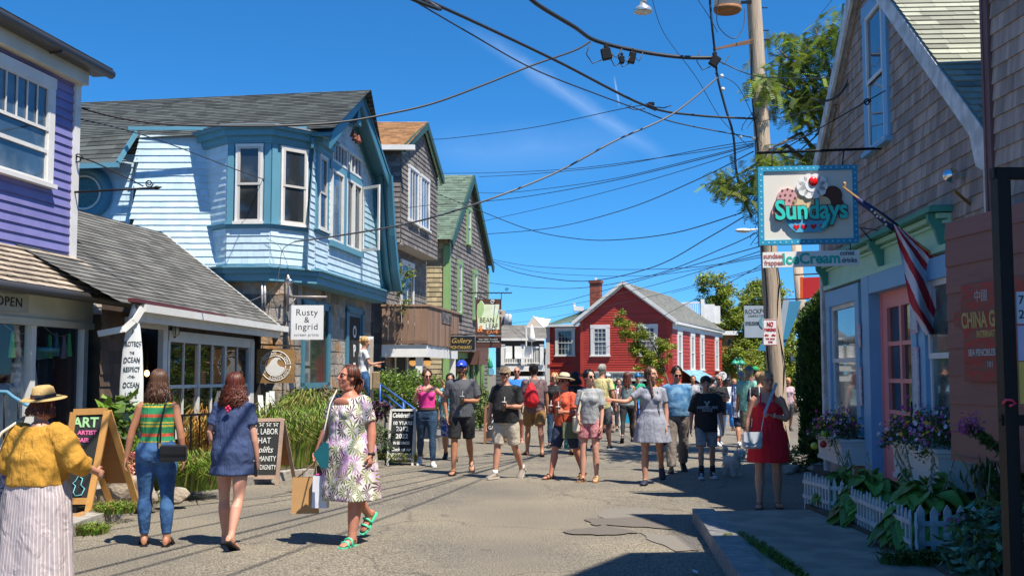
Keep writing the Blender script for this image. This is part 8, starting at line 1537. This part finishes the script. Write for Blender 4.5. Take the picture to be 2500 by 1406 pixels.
f=person('man in blue cap, grey v-neck tee and black shorts holding iced coffee',1128,17.9,1.82,176,'m',1.06,'tan',legs=((8,2),(-12,30)),armR=((.34,-.12,-1),(-.15,.25,-1)),armL=((.32,-.1,-1),(-.85,.75,.05)),head=(3,3),hair=(HD,'short',0,0,80),top=(fabric('charcoal_tee',(.085,.090,.105)),'v',dict(hem=-.05,e=.022,loose=.8,sleeve=.72,se=.022)),bottom=(fabric('black_shorts',(.018,.018,.020)),'shorts',.44),shoes=(SH_BLK,'flipflop'),extra={'cap':fabric('cap_blue',(.01,.05,.45)),'logo':1},curlL=1.2,palmL=(-.3,1,0),thumbL=(0,0,1))
m=MB();m.ell(f.H(0,.040,-.066),(.056,.052,.036),M=f.HM,n=14);lb(m,'beard',HD,f.root)
cup(f,-1,'iced coffee cup with straw held by the man in the blue cap')
f=person('older man in tan cap, sunglasses, black tee and khaki shorts holding iced tea',1236,17.2,1.72,150,'m',1.14,'light',legs=((12,4),(-10,22)),armR=((.30,.05,-1),(.12,.2,-1)),armL=((.35,-.1,-1),(-.55,.9,.05)),head=(16,0),hair=(HG,'short',0,0,70),top=(BLKF,'v',dict(hem=-.05,e=.022,loose=1,sleeve=.75,se=.022)),bottom=(KHAKI,'shorts',.46),shoes=(SH_GRY,'sneaker',mat('sole_cream',(.5,.46,.38),.7)),extra={'cap':fabric('cap_tan',(.48,.33,.18),fold=0)},glasses='sun',curlL=1.2,belly=.05,palmL=(-.2,1,0),thumbL=(0,0,1))
cup(f,-1,'iced tea cup with straw held by the man in the tan cap');SOCK=mat('white_sock',(.7,.7,.7),.8)
for sd in(1,-1):an=f.legs[sd][2];m=MB();m.tube([an-Vector((0,0,.02)),an+Vector((0,0,.06))],[.041,.041],12);lb(m,'sock',SOCK,f.root)
person('bald man in bright blue shirt and sunglasses behind the man in the tan cap',1262,26,1.76,180,'m',1.1,'red',legs=((8,4),(-6,10)),hair=None,top=(fabric('royal_shirt',(.03,.20,.62)),'crew',dict(hem=-.06,e=.025,loose=.8)),bottom=(KHAKI,'shorts',.46),shoes=(SH_BRN,'flipflop'),glasses='sun')
f=person('man from behind in mauve tee and tan shorts with red drawstring bag',1304,21.9,1.80,8,'m',1.08,'tan',legs=((-14,4),(14,6)),armR=((.26,.02,-1),(.06,.14,-1)),armL=((.28,.12,-1),(-.1,.5,-.8)),head=(-18,0),hair=(HD,'short',0,0,90),top=(fabric('mauve_tee',(.17,.105,.11)),'crew',dict(hem=-.05,e=.018,loose=.5,sleeve=.62)),bottom=(fabric('tan_shorts',(.30,.16,.05)),'shorts',.40),shoes=(SH_BRN,'flipflop'),face=False)
wv=f.w;t=thing('drawstring_bag',wv((-.08,-.2,1.2)),'bright red drawstring bag on the back of the man in the mauve tee','bag');part('bag_body',mat('red_nylon',(.62,.01,.02),.7,.1,4,bump=.3,bscale=30,fold=1),t,lambda m:m.lathe([(.03,.27),(.05,.24),(.09,.16),(.14,.04),(.155,-.08),(.13,-.17),(.05,-.21)],wv((-.09,-.18,1.15)),18));part('cord',BLACKM,t,lambda m:[m.tube([wv((-.09+dx,-.2,1.32)),wv((.10*sd,-.155,1.47)),wv((.11*sd,-.05,1.55))],.006,5)for sd,dx in((1,.03),(-1,-.03))])
person('blonde woman in black long sleeved top and sunglasses walking behind the straw hat',1354,24.3,1.62,172,'f',1.05,'fair',legs=((8,2),(-8,14)),armR=((.22,0,-1),(.0,.4,-1)),hair=(HBL,'bob',.10,.006,130),top=(BLKF,'crew',dict(hem=-.08,sleeve=1.6,e=.02)),bottom=(DENIMD,'jeans',.95),shoes=(SH_BLK,'shoe',SH_BLK),glasses='sun')
f=person('woman in orange tee, navy shorts and pale straw hat carrying drinks',1380,17.2,1.62,140,'f',1.16,'red',legs=((20,6),(-18,8)),armR=((.25,.25,-1),(-.45,.9,.15)),armL=((.25,.2,-1),(-.15,1,.1)),head=(4,2),hair=(HD,'short',.1,0,60),top=(fabric('orange_tee',(.62,.10,.045)),'v',dict(hem=-.02,e=.022,loose=.9,sleeve=.75)),bottom=(fabric('navy_shorts',(.02,.03,.07)),'shorts',.46),shoes=(SH_BRN,'sandal'),extra={'straw':'pale'},glasses='sun',curlR=1.2,curlL=1.2,palmR=(-1,.2,0),thumbR=(0,0,1),palmL=(-1,.2,0),thumbL=(0,0,1))
cup(f,1,'iced drink cup in the right hand of the woman in the orange tee',(.10,.02,.015));cup(f,-1,'second iced drink held in front of the orange tee',(.12,.03,.02))
q=f.w((-.15,.13,.82));t=thing('shoulder_bag',q,'olive shoulder bag hanging at the hip of the woman in orange','bag');part('bag_body',fabric('olive_canvas',(.13,.15,.08)),t,lambda m:m.box(P(1402,1050,16.95),(.36,.10,.24),rz=.1,bev=.045));part('strap',SH_BRN,t,lambda m:m.tube([P(1378,1035,16.95),P(1368,985,16.95),P(1366,955,17.05)],.010,6))
f=person('dark haired woman in grey tee and red patterned shorts looking aside',1440,16.7,1.66,160,'f',.98,'fair',legs=((6,3),(10,14)),armR=((.18,.1,-1),(-.2,.5,-.4)),armL=((.2,.02,-1),(.02,.35,-1)),head=(52,0),hair=(HK,'bun',.1,0,120),top=(fabric('heather_grey',(.33,.34,.35)),'crew',dict(hem=-.02,e=.028,loose=1,sleeve=.75,se=.03)),bottom=(m_blotch('paisley_shorts',[(0,(.50,.20,.22)),(.46,(.30,.04,.06)),(.53,(.55,.32,.32)),(.6,(.35,.06,.09))],26),'shorts',.30),shoes=(SH_GOLD,'sandal'),glasses='sun',curlL=.6)
q=P(1412,1000,16.6);t=thing('tote_bag',q,'cream canvas tote strap and bag on the shoulder of the woman in grey','bag');part('strap',mat('canvas_cream',(.60,.54,.42),.8),t,lambda m:m.bar(P(1424,955,16.62),P(1412,1010,16.6),.03,.012,up=(0,1,0)));part('bag_body',mat('canvas_cream',(.60,.54,.42),.8),t,lambda m:m.box(P(1407,1035,16.7),(.09,.16,.26),rz=.2,bev=.03))
person('woman with long black curls seen between the hat and the grey tee',1404,22.5,1.66,4,'f',1.0,'olive',hair=(HK,'long',.14,.03,220),top=(BLKF,'crew',dict(hem=-.05)),bottom=(m_blotch('teal_print',[(0,(.01,.22,.22)),(.52,(.02,.35,.33)),(.6,(.5,.6,.58))],24),'skirt',-.78,.05),shoes=(SH_BRN,'sandal'),face=False)
f=person('balding man from behind in pale yellow shirt',1468,23.5,1.80,-35,'m',1.1,'tan',legs=((10,4),(-8,6)),armR=((.3,.0,-1),(.05,.35,-1)),hair=(HG,'short',0,0,30),top=(fabric('pale_yellow',(.60,.52,.24)),'crew',dict(hem=-.06,loose=.8,e=.025)),bottom=(fabric('grey_shorts',(.10,.10,.11)),'shorts',.46),shoes=(SH_BLK,'sneaker'),face=False)
def bicycle(lab,px,Y,phi,c_,py_unused=0):
 t=thing('bicycle',(kx(px)*Y,Y,gz(Y)),lab,'bicycle');t.rotation_euler=(0,0,R(phi));rt=mat('tyre_black',(.012,.012,.012),.7);fm=mat('bike_'+lab.split()[0],c_,.3)
 def whl(y):
  def fn(m):m.tube([Vector((0,y+math.cos(a)*.33,.34+math.sin(a)*.33))for a in[2*math.pi*j/28 for j in range(29)]],.014,6)
  w=MB();fn(w);o=lb(w,'wheel',rt,t);s_=MB();[s_.tube([Vector((0,y,.34)),Vector((0,y+math.cos(a)*.32,.34+math.sin(a)*.32))],.0025,3)for a in[2*math.pi*j/14 for j in range(14)]];so_=s_.build('spokes',MATS['galvanised']);so_.parent=o
 whl(.52);whl(-.50);m=MB()
 for a,b in(((0,-.5,.34),(0,0,.30)),((0,0,.30),(0,-.15,.82)),((0,-.5,.34),(0,-.14,.78)),((0,0,.30),(0,.38,.72)),((0,-.14,.78),(0,.36,.85)),((0,.36,.9),(0,.52,.34))):m.tube([a,b],.018,7)
 lb(m,'frame',fm,t);m=MB();m.tube([(-.22,.45,.95),(-.2,.40,.98),(0,.36,.95),(.2,.40,.98),(.22,.45,.95)],.013,6);lb(m,'handlebar',BLACKM,t);m=MB();m.ell((0,-.18,.9),(.07,.14,.03));lb(m,'saddle',BLACKM,t);m=MB();m.tube([(0,0,.30),(.08,.0,.3),(.08,.1,.18)],.01,5);lb(m,'pedal',BLACKM,t)
def helmet(f,mt):
 m=MB();m.ell(f.H(0,-.01,.055),(.092,.125,.085),M=f.HM,n=18,k=10);o=lb(m,'helmet',mt,f.root);m=MB();[m.ell(f.H(x_,.03,.115),(.010,.07,.03),M=f.HM)for x_ in(-.045,0,.045)];lb(m,'helmet_vent',SH_BLK,f.root)
GR=m_stripes('green_jersey',None,[(0,(.02,.35,.08)),(.5,(.6,.6,.58)),(.6,(.02,.35,.08)),(.8,(.02,.02,.02))],'X',5)
for lab,px,Y,hm_,jr,bk,bl in(('cyclist in white helmet and green jersey on a red bicycle',1481,31,mat('helmet_white',(.6,.62,.68),.3),GR,(.6,.01,.015),'red bicycle ridden by the cyclist in the white helmet'),('cyclist in blue helmet beyond the woman with long brown hair',1554,31.5,mat('helmet_blue',(.01,.16,.45),.3),fabric('teal_jersey',(.02,.30,.16)),(.02,.15,.5),'blue bicycle partly hidden by the woman in the grey dress')):
 f=person(lab,px,Y,1.70,180,'m',1.0,'light',legs=((42,58),(28,40)),armR=((.3,.6,-1),(.0,.8,-.5)),armL=((.3,.6,-1),(.0,.8,-.5)),lean=14,hair=(HD,'short',0,0,30),top=(jr,'crew',dict(hem=-.03,e=.012,sleeve=.6,se=.006,disp=.004)),bottom=(BLKF,'leggings',.48),shoes=(SH_BLK,'shoe',SH_BLK),glasses='sun',group='cyclists',curlR=1.2,curlL=1.2);helmet(f,hm_);bicycle(bl,px,Y,180,bk)
person('small rider in pink and white jersey beside the white helmeted cyclist',1509,33,1.55,185,'f',1.0,'light',hair=(HD,'short',0,0,50),top=(m_stripes('pink_jersey',None,[(0,(.65,.62,.64)),(.6,(.6,.25,.36)),(.8,(.65,.62,.64))],'Z',4),'crew',dict(hem=-.05)),bottom=(BLKF,'leggings',.9),shoes=(SH_BLK,'shoe',SH_BLK))
t=thing('balloon',P(1485,1002,24),'white round bag carried in front of the red bicycle','bag');part('bag',mat('white_plastic',(.78,.80,.84),.4,.1),t,lambda m:[m.ell(P(1486,1000,24),(.085,.08,.11)),m.tube([P(1486,1010,24),P(1490,1018,24)],[.05,.01],8)])
f=person('woman from behind in grey top and black leggings with side stripe',1530,26,1.66,-8,'f',1.0,'tan',legs=((18,3),(-22,14)),head=(0,0),hair=(HR,'long',.34,.012,180),top=(fabric('slate_top',(.20,.26,.27)),'tank',dict(hem=-.02,hi=.46,strap=.03)),bottom=(BLKF,'leggings',.93),shoes=(SH_BLK,'shoe',SH_BLK),face=False)
m=MB();hp,kn,an=f.legs[-1][:3];m.tube([hp+Vector((-.10,0,0)),hp.lerp(kn,.5)+Vector((-.088,0,0)),kn+Vector((-.066,0,0)),kn.lerp(an,.4)+Vector((-.062,-.01,0)),an+Vector((-.045,0,.03))],.013,5);lb(m,'side_stripe',WHITE,f.root)
f=person('woman in short grey dress with long braid reaching out one arm',1590,16.2,1.70,170,'f',1.10,'light',legs=((4,2),(-16,34)),armR=((.85,.25,-.65),(.75,.55,.12)),armL=((.20,-.05,-1),(.03,.28,-1)),head=(50,2),hair=(HB,'braid',.26,0,130),dress=dict(mat=fabric('grey_knit',(.30,.31,.37),bump=.5,bscale=150,stretch=(1,1,5)),waist=.18,hem=-.30,flare=.075,sleeve=.62,top=.52,e=.012,folds=8,amp=.05),shoes=(mat('shoe_navy',(.02,.025,.05),.6),'shoe',BLACKM),extra={'watch':-1,'watchm':('watch_pink',(.5,.25,.25))},curlR=.4)
t=thing('handbag',P(1618,1068,16.3),'navy bag behind the hip of the woman in the grey dress','bag');part('bag_body',mat('navy_leather',(.015,.02,.05),.5),t,lambda m:m.box(P(1614,1070,16.45),(.2,.1,.2),bev=.04));part('strap',SH_BLK,t,lambda m:m.tube([P(1612,1050,16.1),P(1609,1000,16.05),P(1605,955,16.08)],.007,5))
CHM=mat('chambray',(.05,.17,.34),.85,.2,8,bump=.4,bscale=200,c2=(.20,.36,.52),c2amt=.8,c2scale=7)
f=person('man in blue chambray shirt and grey trousers looking down',1651,18.2,1.72,176,'m',1.10,'light',legs=((8,3),(-12,20)),armR=((.22,-.1,-1),(.0,.1,-1)),armL=((.22,-.1,-1),(.0,.1,-1)),head=(10,-26),hair=(HD,'short',0,0,90),top=(CHM,'crew',dict(hem=.0,e=.022,loose=.8,sleeve=1.5,se=.016)),bottom=(fabric('taupe_trousers',(.22,.185,.155)),'trousers',.97),shoes=(SH_BLK,'shoe',SH_BLK),glasses='sun',extra={'belt':SH_BLK,'beltz':.04},belly=.03)
f=person('boy in black lettered tee, grey shorts and high top sneakers',1721,17.15,1.56,176,'m',.95,'shade',legs=((14,6),(-4,4)),armR=((.30,-.05,-1),(.10,.15,-1)),armL=((.30,.05,-1),(.12,.2,-1)),head=(4,0),hair=(HD,'short',0,.004,170),top=(BLKF,'crew',dict(hem=-.12,e=.035,loose=1,sleeve=.95,se=.035,grow=.03)),bottom=(mat('grey_denim',(.20,.22,.24),.85,.2,9,c2=(.34,.36,.36),c2amt=.6,c2scale=9),'shorts',.44),shoes=(mat('canvas_black',(.02,.022,.03),.7),'sneaker',WHITE))
m=MB();[m.ell(f.H(x_,.040,.080),(.042,.042,.024),M=f.HM)for x_ in(-.032,.03)];m.ell(f.H(0,-.018,.055),(.090,.098,.078),M=f.HM);lb(m,'fringe',HD,f.root)
wd_=f.wd((1,0,0))*-1
tx=f.T(0,.175,.30)
for s_,dz,sz in(('AMERICAN',.30,.062),('EAGLE',.25,.055)):
 q=f.w(f.T(0,.185,dz));text(f.root,s_,q,f.wd((-1,0,0)),(0,0,1),sz,mat('print_grey',(.30,.33,.36),.7),bold=.001,ext=.02)
for ch in[c for c in f.root.children if c.name.startswith('lettering')]:
 ch.data.transform(Matrix.Rotation(-f.phi,4,'Z'))
m=MB();m.prism([(-.05,.03),(-.02,.03),(0,.0),(.02,.035),(.05,.03),(.02,-.01),(.01,-.06),(-.015,-.05),(-.02,0)],lambda a,b,d:f.T(a/f.s*-1,0,.37)+Vector((0,.15*f.s+d,b)),.0,.03);lb(m,'shirt_emblem',MATS['print_grey'],f.root)
for sd in(1,-1):
 an,fd,up,sx,so=f.legs[sd][2],*f.legs[sd][6:10];m=MB();m.tube([an-Vector((0,0,.03)),an+f.legs[sd][3]*-.05],[.043,.040],12);lb(m,'high_top',MATS['canvas_black'],f.root);m=MB();m.rings([[so+fd*d_+up*h_+sx*math.cos(a)*w_*.9+up*math.sin(a)*.02 for a in[2*math.pi*j/10 for j in range(10)]]for d_,w_,h_ in((.13,.045,.024),(.17,.042,.022),(.192,.026,.02))]);lb(m,'toe_cap',WHITE,f.root);m=MB();[m.tube([so+fd*(.06+.02*k)+up*(.075-.008*k)-sx*.02,so+fd*(.06+.02*k)+up*(.08-.008*k),so+fd*(.06+.02*k)+up*(.075-.008*k)+sx*.02],.004,4)for k in range(4)];lb(m,'laces',WHITE,f.root)
 m=MB();m.tube([an+f.legs[sd][3]*-.05,an+f.legs[sd][3]*-.13],[.040,.043],12);lb(m,'sock',SH_BLK,f.root)
f=person('woman in black with glasses and necklace behind the boy, holding a drink',1752,25,1.60,190,'f',1.1,'red',armL=((.3,.1,-1),(-.6,.9,.2)),hair=(HG,'short',.1,0,60),top=(BLKF,'crew',dict(hem=-.15,loose=1,e=.03,sleeve=.9)),bottom=(fabric('white_pants',(.55,.56,.60)),'capri',.82),shoes=(WHITE,'sneaker'),glasses='sun',curlL=1.2);cup(f,-1,'amber drink held by the woman in black behind the boy',(.3,.08,.02))
f2=person('woman in white long sleeved top and bright blue trousers',1774,33,1.58,-20,'f',1.05,'light',hair=(HK,'bob',.08,.01,90),top=(fabric('white_knit',(.68,.68,.74)),'crew',dict(hem=-.02,sleeve=1.8,e=.02)),bottom=(fabric('bright_blue',(.03,.22,.60)),'trousers',.93),shoes=(SH_BRN,'sandal'),face=False)
person('person in patterned blouse walking away left of the mint tee',1808,24.5,1.66,-4,'f',1.15,'tan',hair=(HG,'short',.1,0,80),top=(m_stripes('blue_white_stripes',None,[(0,(.65,.65,.68)),(.55,(.05,.12,.38))],'X',26),'crew',dict(hem=-.22,loose=1,e=.035,grow=.08,sleeve=.7)),bottom=(fabric('navy_shorts',(.02,.03,.07)),'shorts',.5),shoes=(WHITE,'sneaker'),face=False)
person('man from behind in mint green tee and grey cap',1828,22.5,1.78,0,'m',1.14,'tan',hair=(HG,'short',0,0,40),top=(fabric('mint_tee',(.22,.48,.38)),'crew',dict(hem=-.06,loose=.9,e=.025,sleeve=.7)),bottom=(fabric('olive_shorts',(.09,.085,.06)),'shorts',.48),shoes=(SH_GRY,'sneaker'),extra={'cap':fabric('cap_grey',(.13,.14,.15))},face=False)
person('person in black jacket with white sleeve stripes beside the mint tee',1852,20.8,1.66,-10,'f',1.12,'light',hair=(HDB,'short',.1,0,60),top=(m_stripes('black_white_stripe',None,[(0,(.015,.015,.02)),(.9,(.6,.6,.62))],'X',6),'crew',dict(hem=-.1,sleeve=.8)),bottom=(m_blotch('pink_print',[(0,(.5,.2,.25)),(.5,(.55,.5,.5))],20),'shorts',.5),shoes=(WHITE,'sneaker'),face=False)
person('person in green cap further up the street behind the grey cap',1842,29,1.82,0,'m',1.1,'tan',hair=(HD,'short',0,0,30),top=(fabric('slate_tee',(.10,.12,.15)),'crew',{}),bottom=(KHAKI,'shorts',.46),shoes=(SH_BLK,'sneaker'),extra={'cap':fabric('cap_green',(.01,.30,.10))},face=False)
for px,Y,H_,phi,c_,hm_,lb_ in((1690,34,1.68,180,(.35,.34,.36),HB,'walker in light grey far behind the blue shirt'),(1738,36,1.70,0,(.10,.11,.14),HD,'walker in slate walking away beyond the boy'),(1790,38,1.72,180,(.40,.36,.28),HDB,'walker in beige far beyond the white top'),(1922,34,1.62,180,(.5,.35,.38),HBL,'walker in pink seen between the pole and the evergreen'),(1500,40,1.70,0,(.5,.5,.52),HD,'walker in white top by the red shop')):
 person(lb_,px,Y,H_,phi,'m' if H_>1.69 else 'f',1.05,'tan',hair=(hm_,'short',0,0,40),top=(fabric('far_top_%d'%px,c_),'crew',{}),bottom=((DENIMD if px%2 else fabric('far_shorts',(.12,.11,.10))),'shorts',.46),shoes=(SH_BLK,'shoe',SH_BLK),vox=.012,face=False)
RDR=fabric('red_crepe',(.68,.010,.022),bump=.2)
f=person('woman in red sundress with brown belt standing beside the utility pole',1870,13.5,1.63,168,'f',1.22,'light',legs=((6,2),(-4,3)),armR=((.30,-.02,-1),(.02,.22,-1)),armL=((.42,.05,-1),(-1.0,.60,.28)),head=(24,2),hair=(HDB,'short',.1,.003,150),dress=dict(mat=RDR,waist=.17,hem=-.34,flare=.035,top=.375,e=.016,straps=1,loose=.6,folds=6,amp=.03,depth=.78),shoes=(SH_BRN,'flipflop'),extra={'belt':mat('belt_brown',(.10,.04,.02),.5),'beltz':.155,'watch':-1,'watchm':('watch_silver',(.6,.6,.62))},glasses='clear',vox=.0065,curlR=1.1,curlL=1.0,palmL=(0,-.3,-1),thumbL=(-1,.2,.5))
t=thing('handbag',P(1848,1072,13.2),'white crossbody handbag held by the woman in red','bag');WL=mat('white_leather',(.50,.53,.58),.4,.06,bump=.2)
part('bag_body',WL,t,lambda m:m.box(P(1837,1075,13.15),(.235,.09,.19),rz=.15,bev=.025));part('flap',WL,t,lambda m:m.prism([(-.11,.1),(.12,.1),(.12,.04),(.02,-.04),(-.11,-.01)],frame(P(1837,1075,13.1),(1,.15,0),(0,-1,0)),0,.012));part('strap',WL,t,lambda m:[m.tube([P(1858,1056,13.15),P(1866,1010,13.2)],.006,5),m.bar(P(1866,1010,13.22),P(1883,965,13.35),.03,.008,up=(0,1,0)),m.bar(P(1883,965,13.35),P(1896,935,13.45),.035,.008,up=(0,1,0))])
f=person('blonde woman in white tee on the stone terrace by the open door',887,22.7,1.62,-68,'f',1.0,'light',armR=((.2,.35,-1),(-.2,1,.2)),armL=((.2,.4,-1),(.2,1,-.1)),hair=(HBL,'bun',.1,0,110),head=(0,-4),top=(fabric('white_tee',(.62,.63,.64)),'crew',dict(hem=-.02,sleeve=.5)),bottom=(DENIM,'jeans',.95),shoes=(SH_BLK,'shoe',SH_BLK),z=.77,group='people by the shops',curlR=1,curlL=1)
t=thing('cloth_bag',P(918,930,22.4),'folded brown cloth held by the woman on the terrace','cloth');part('cloth',fabric('brown_sack',(.24,.17,.09)),t,lambda m:m.box(P(918,928,22.4),(.16,.06,.35),rz=.3,bev=.02))
person('shopper in coral top at the surf shop window behind the striped tank',435,15.3,1.55,20,'f',1.0,'fair',x=-4.72,hair=(HA,'long',.15,.012,100),top=(fabric('coral_top',(.50,.08,.09)),'crew',{}),bottom=(fabric('far_shorts',(.12,.11,.10)),'shorts',.4),shoes=(SH_BLK,'shoe'),z=.12,face=False)if 0 else None
dg=thing('dog',(kx(1783)*17.6,17.6,.006),'small fluffy white dog on a lead walking toward the camera','dog',None);dg.rotation_euler=(0,0,R(202));FUR=mat('white_fur',(.80,.77,.72),.9,.12,25,tone=.25,c2=(.50,.42,.33),c2amt=.3,c2scale=8)
m=MB();m.ell((0,-.02,.22),(.085,.17,.085));m.ell((0,.10,.225),(.08,.08,.095));m.ell((0,-.14,.225),(.08,.075,.085));m.tube([(0,.13,.25),(0,.19,.33)],[.06,.055],12);m.ell((0,.22,.355),(.068,.072,.066));m.ell((0,.285,.335),(.032,.045,.028))
for sx in(-1,1):m.tube([(.045*sx,.11,.2),(.05*sx,.115,.10),(.05*sx,.11,.015)],[.035,.025,.026],10);m.tube([(.05*sx,-.13,.2),(.055*sx,-.10,.12),(.055*sx,-.16,.08),(.055*sx,-.15,.015)],[.045,.033,.024,.026],10);m.ell((.062*sx,.20,.345),(.018,.03,.05));m.ell((.05*sx,.125,.015),(.024,.032,.014));m.ell((.055*sx,-.135,.015),(.024,.032,.014))
m.tube([(0,-.2,.26),(0,-.235,.33),(0,-.2,.40),(0,-.16,.42)],[.025,.032,.034,.02],10);bo=lb(m,'body',FUR,dg);cloth_mods(bo,.008,.02,.03,2)
r_=random.Random(77)
def furf(r):
 c,rd=r.choice([((0,-.02,.22),(.09,.19,.095)),((0,.22,.36),(.074,.078,.074)),((0,.12,.22),(.085,.08,.09)),((0,-.2,.38),(.03,.05,.06)),((.065,.2,.335),(.02,.03,.055)),((-.065,.2,.335),(.02,.03,.055)),((.05,.11,.1),(.034,.035,.09)),((-.05,.11,.1),(.034,.035,.09)),((.055,-.13,.1),(.036,.05,.09)),((-.055,-.13,.1),(.036,.05,.09))]);d=Vector((r.gauss(0,1),r.gauss(0,1),r.gauss(0,1))).normalized();return Vector(c)+Vector((d.x*rd[0],d.y*rd[1],d.z*rd[2])),(d.x,d.y-.2,d.z-.5)
lb(leafy('f',furf,4200,.024,FUR,None,78,asp=.45),'fur',FUR,dg)
m=MB();m.ell((0,.328,.342),(.013,.012,.011));lb(m,'nose',SH_BLK,dg);m=MB();[m.ell((sx*.028,.285,.372),(.009,.008,.009))for sx in(-1,1)];lb(m,'eye',SH_BLK,dg)
t=part('dog_lead',mat('lead_brown',(.12,.06,.05),.6),None,lambda m:m.tube([P(1792,1122,17.5),P(1800,1095,18.2),P(1812,1062,20)],.006,5),base=P(1792,1122,17.5));tag(t,'thin brown lead rising from the white dog','dog lead')
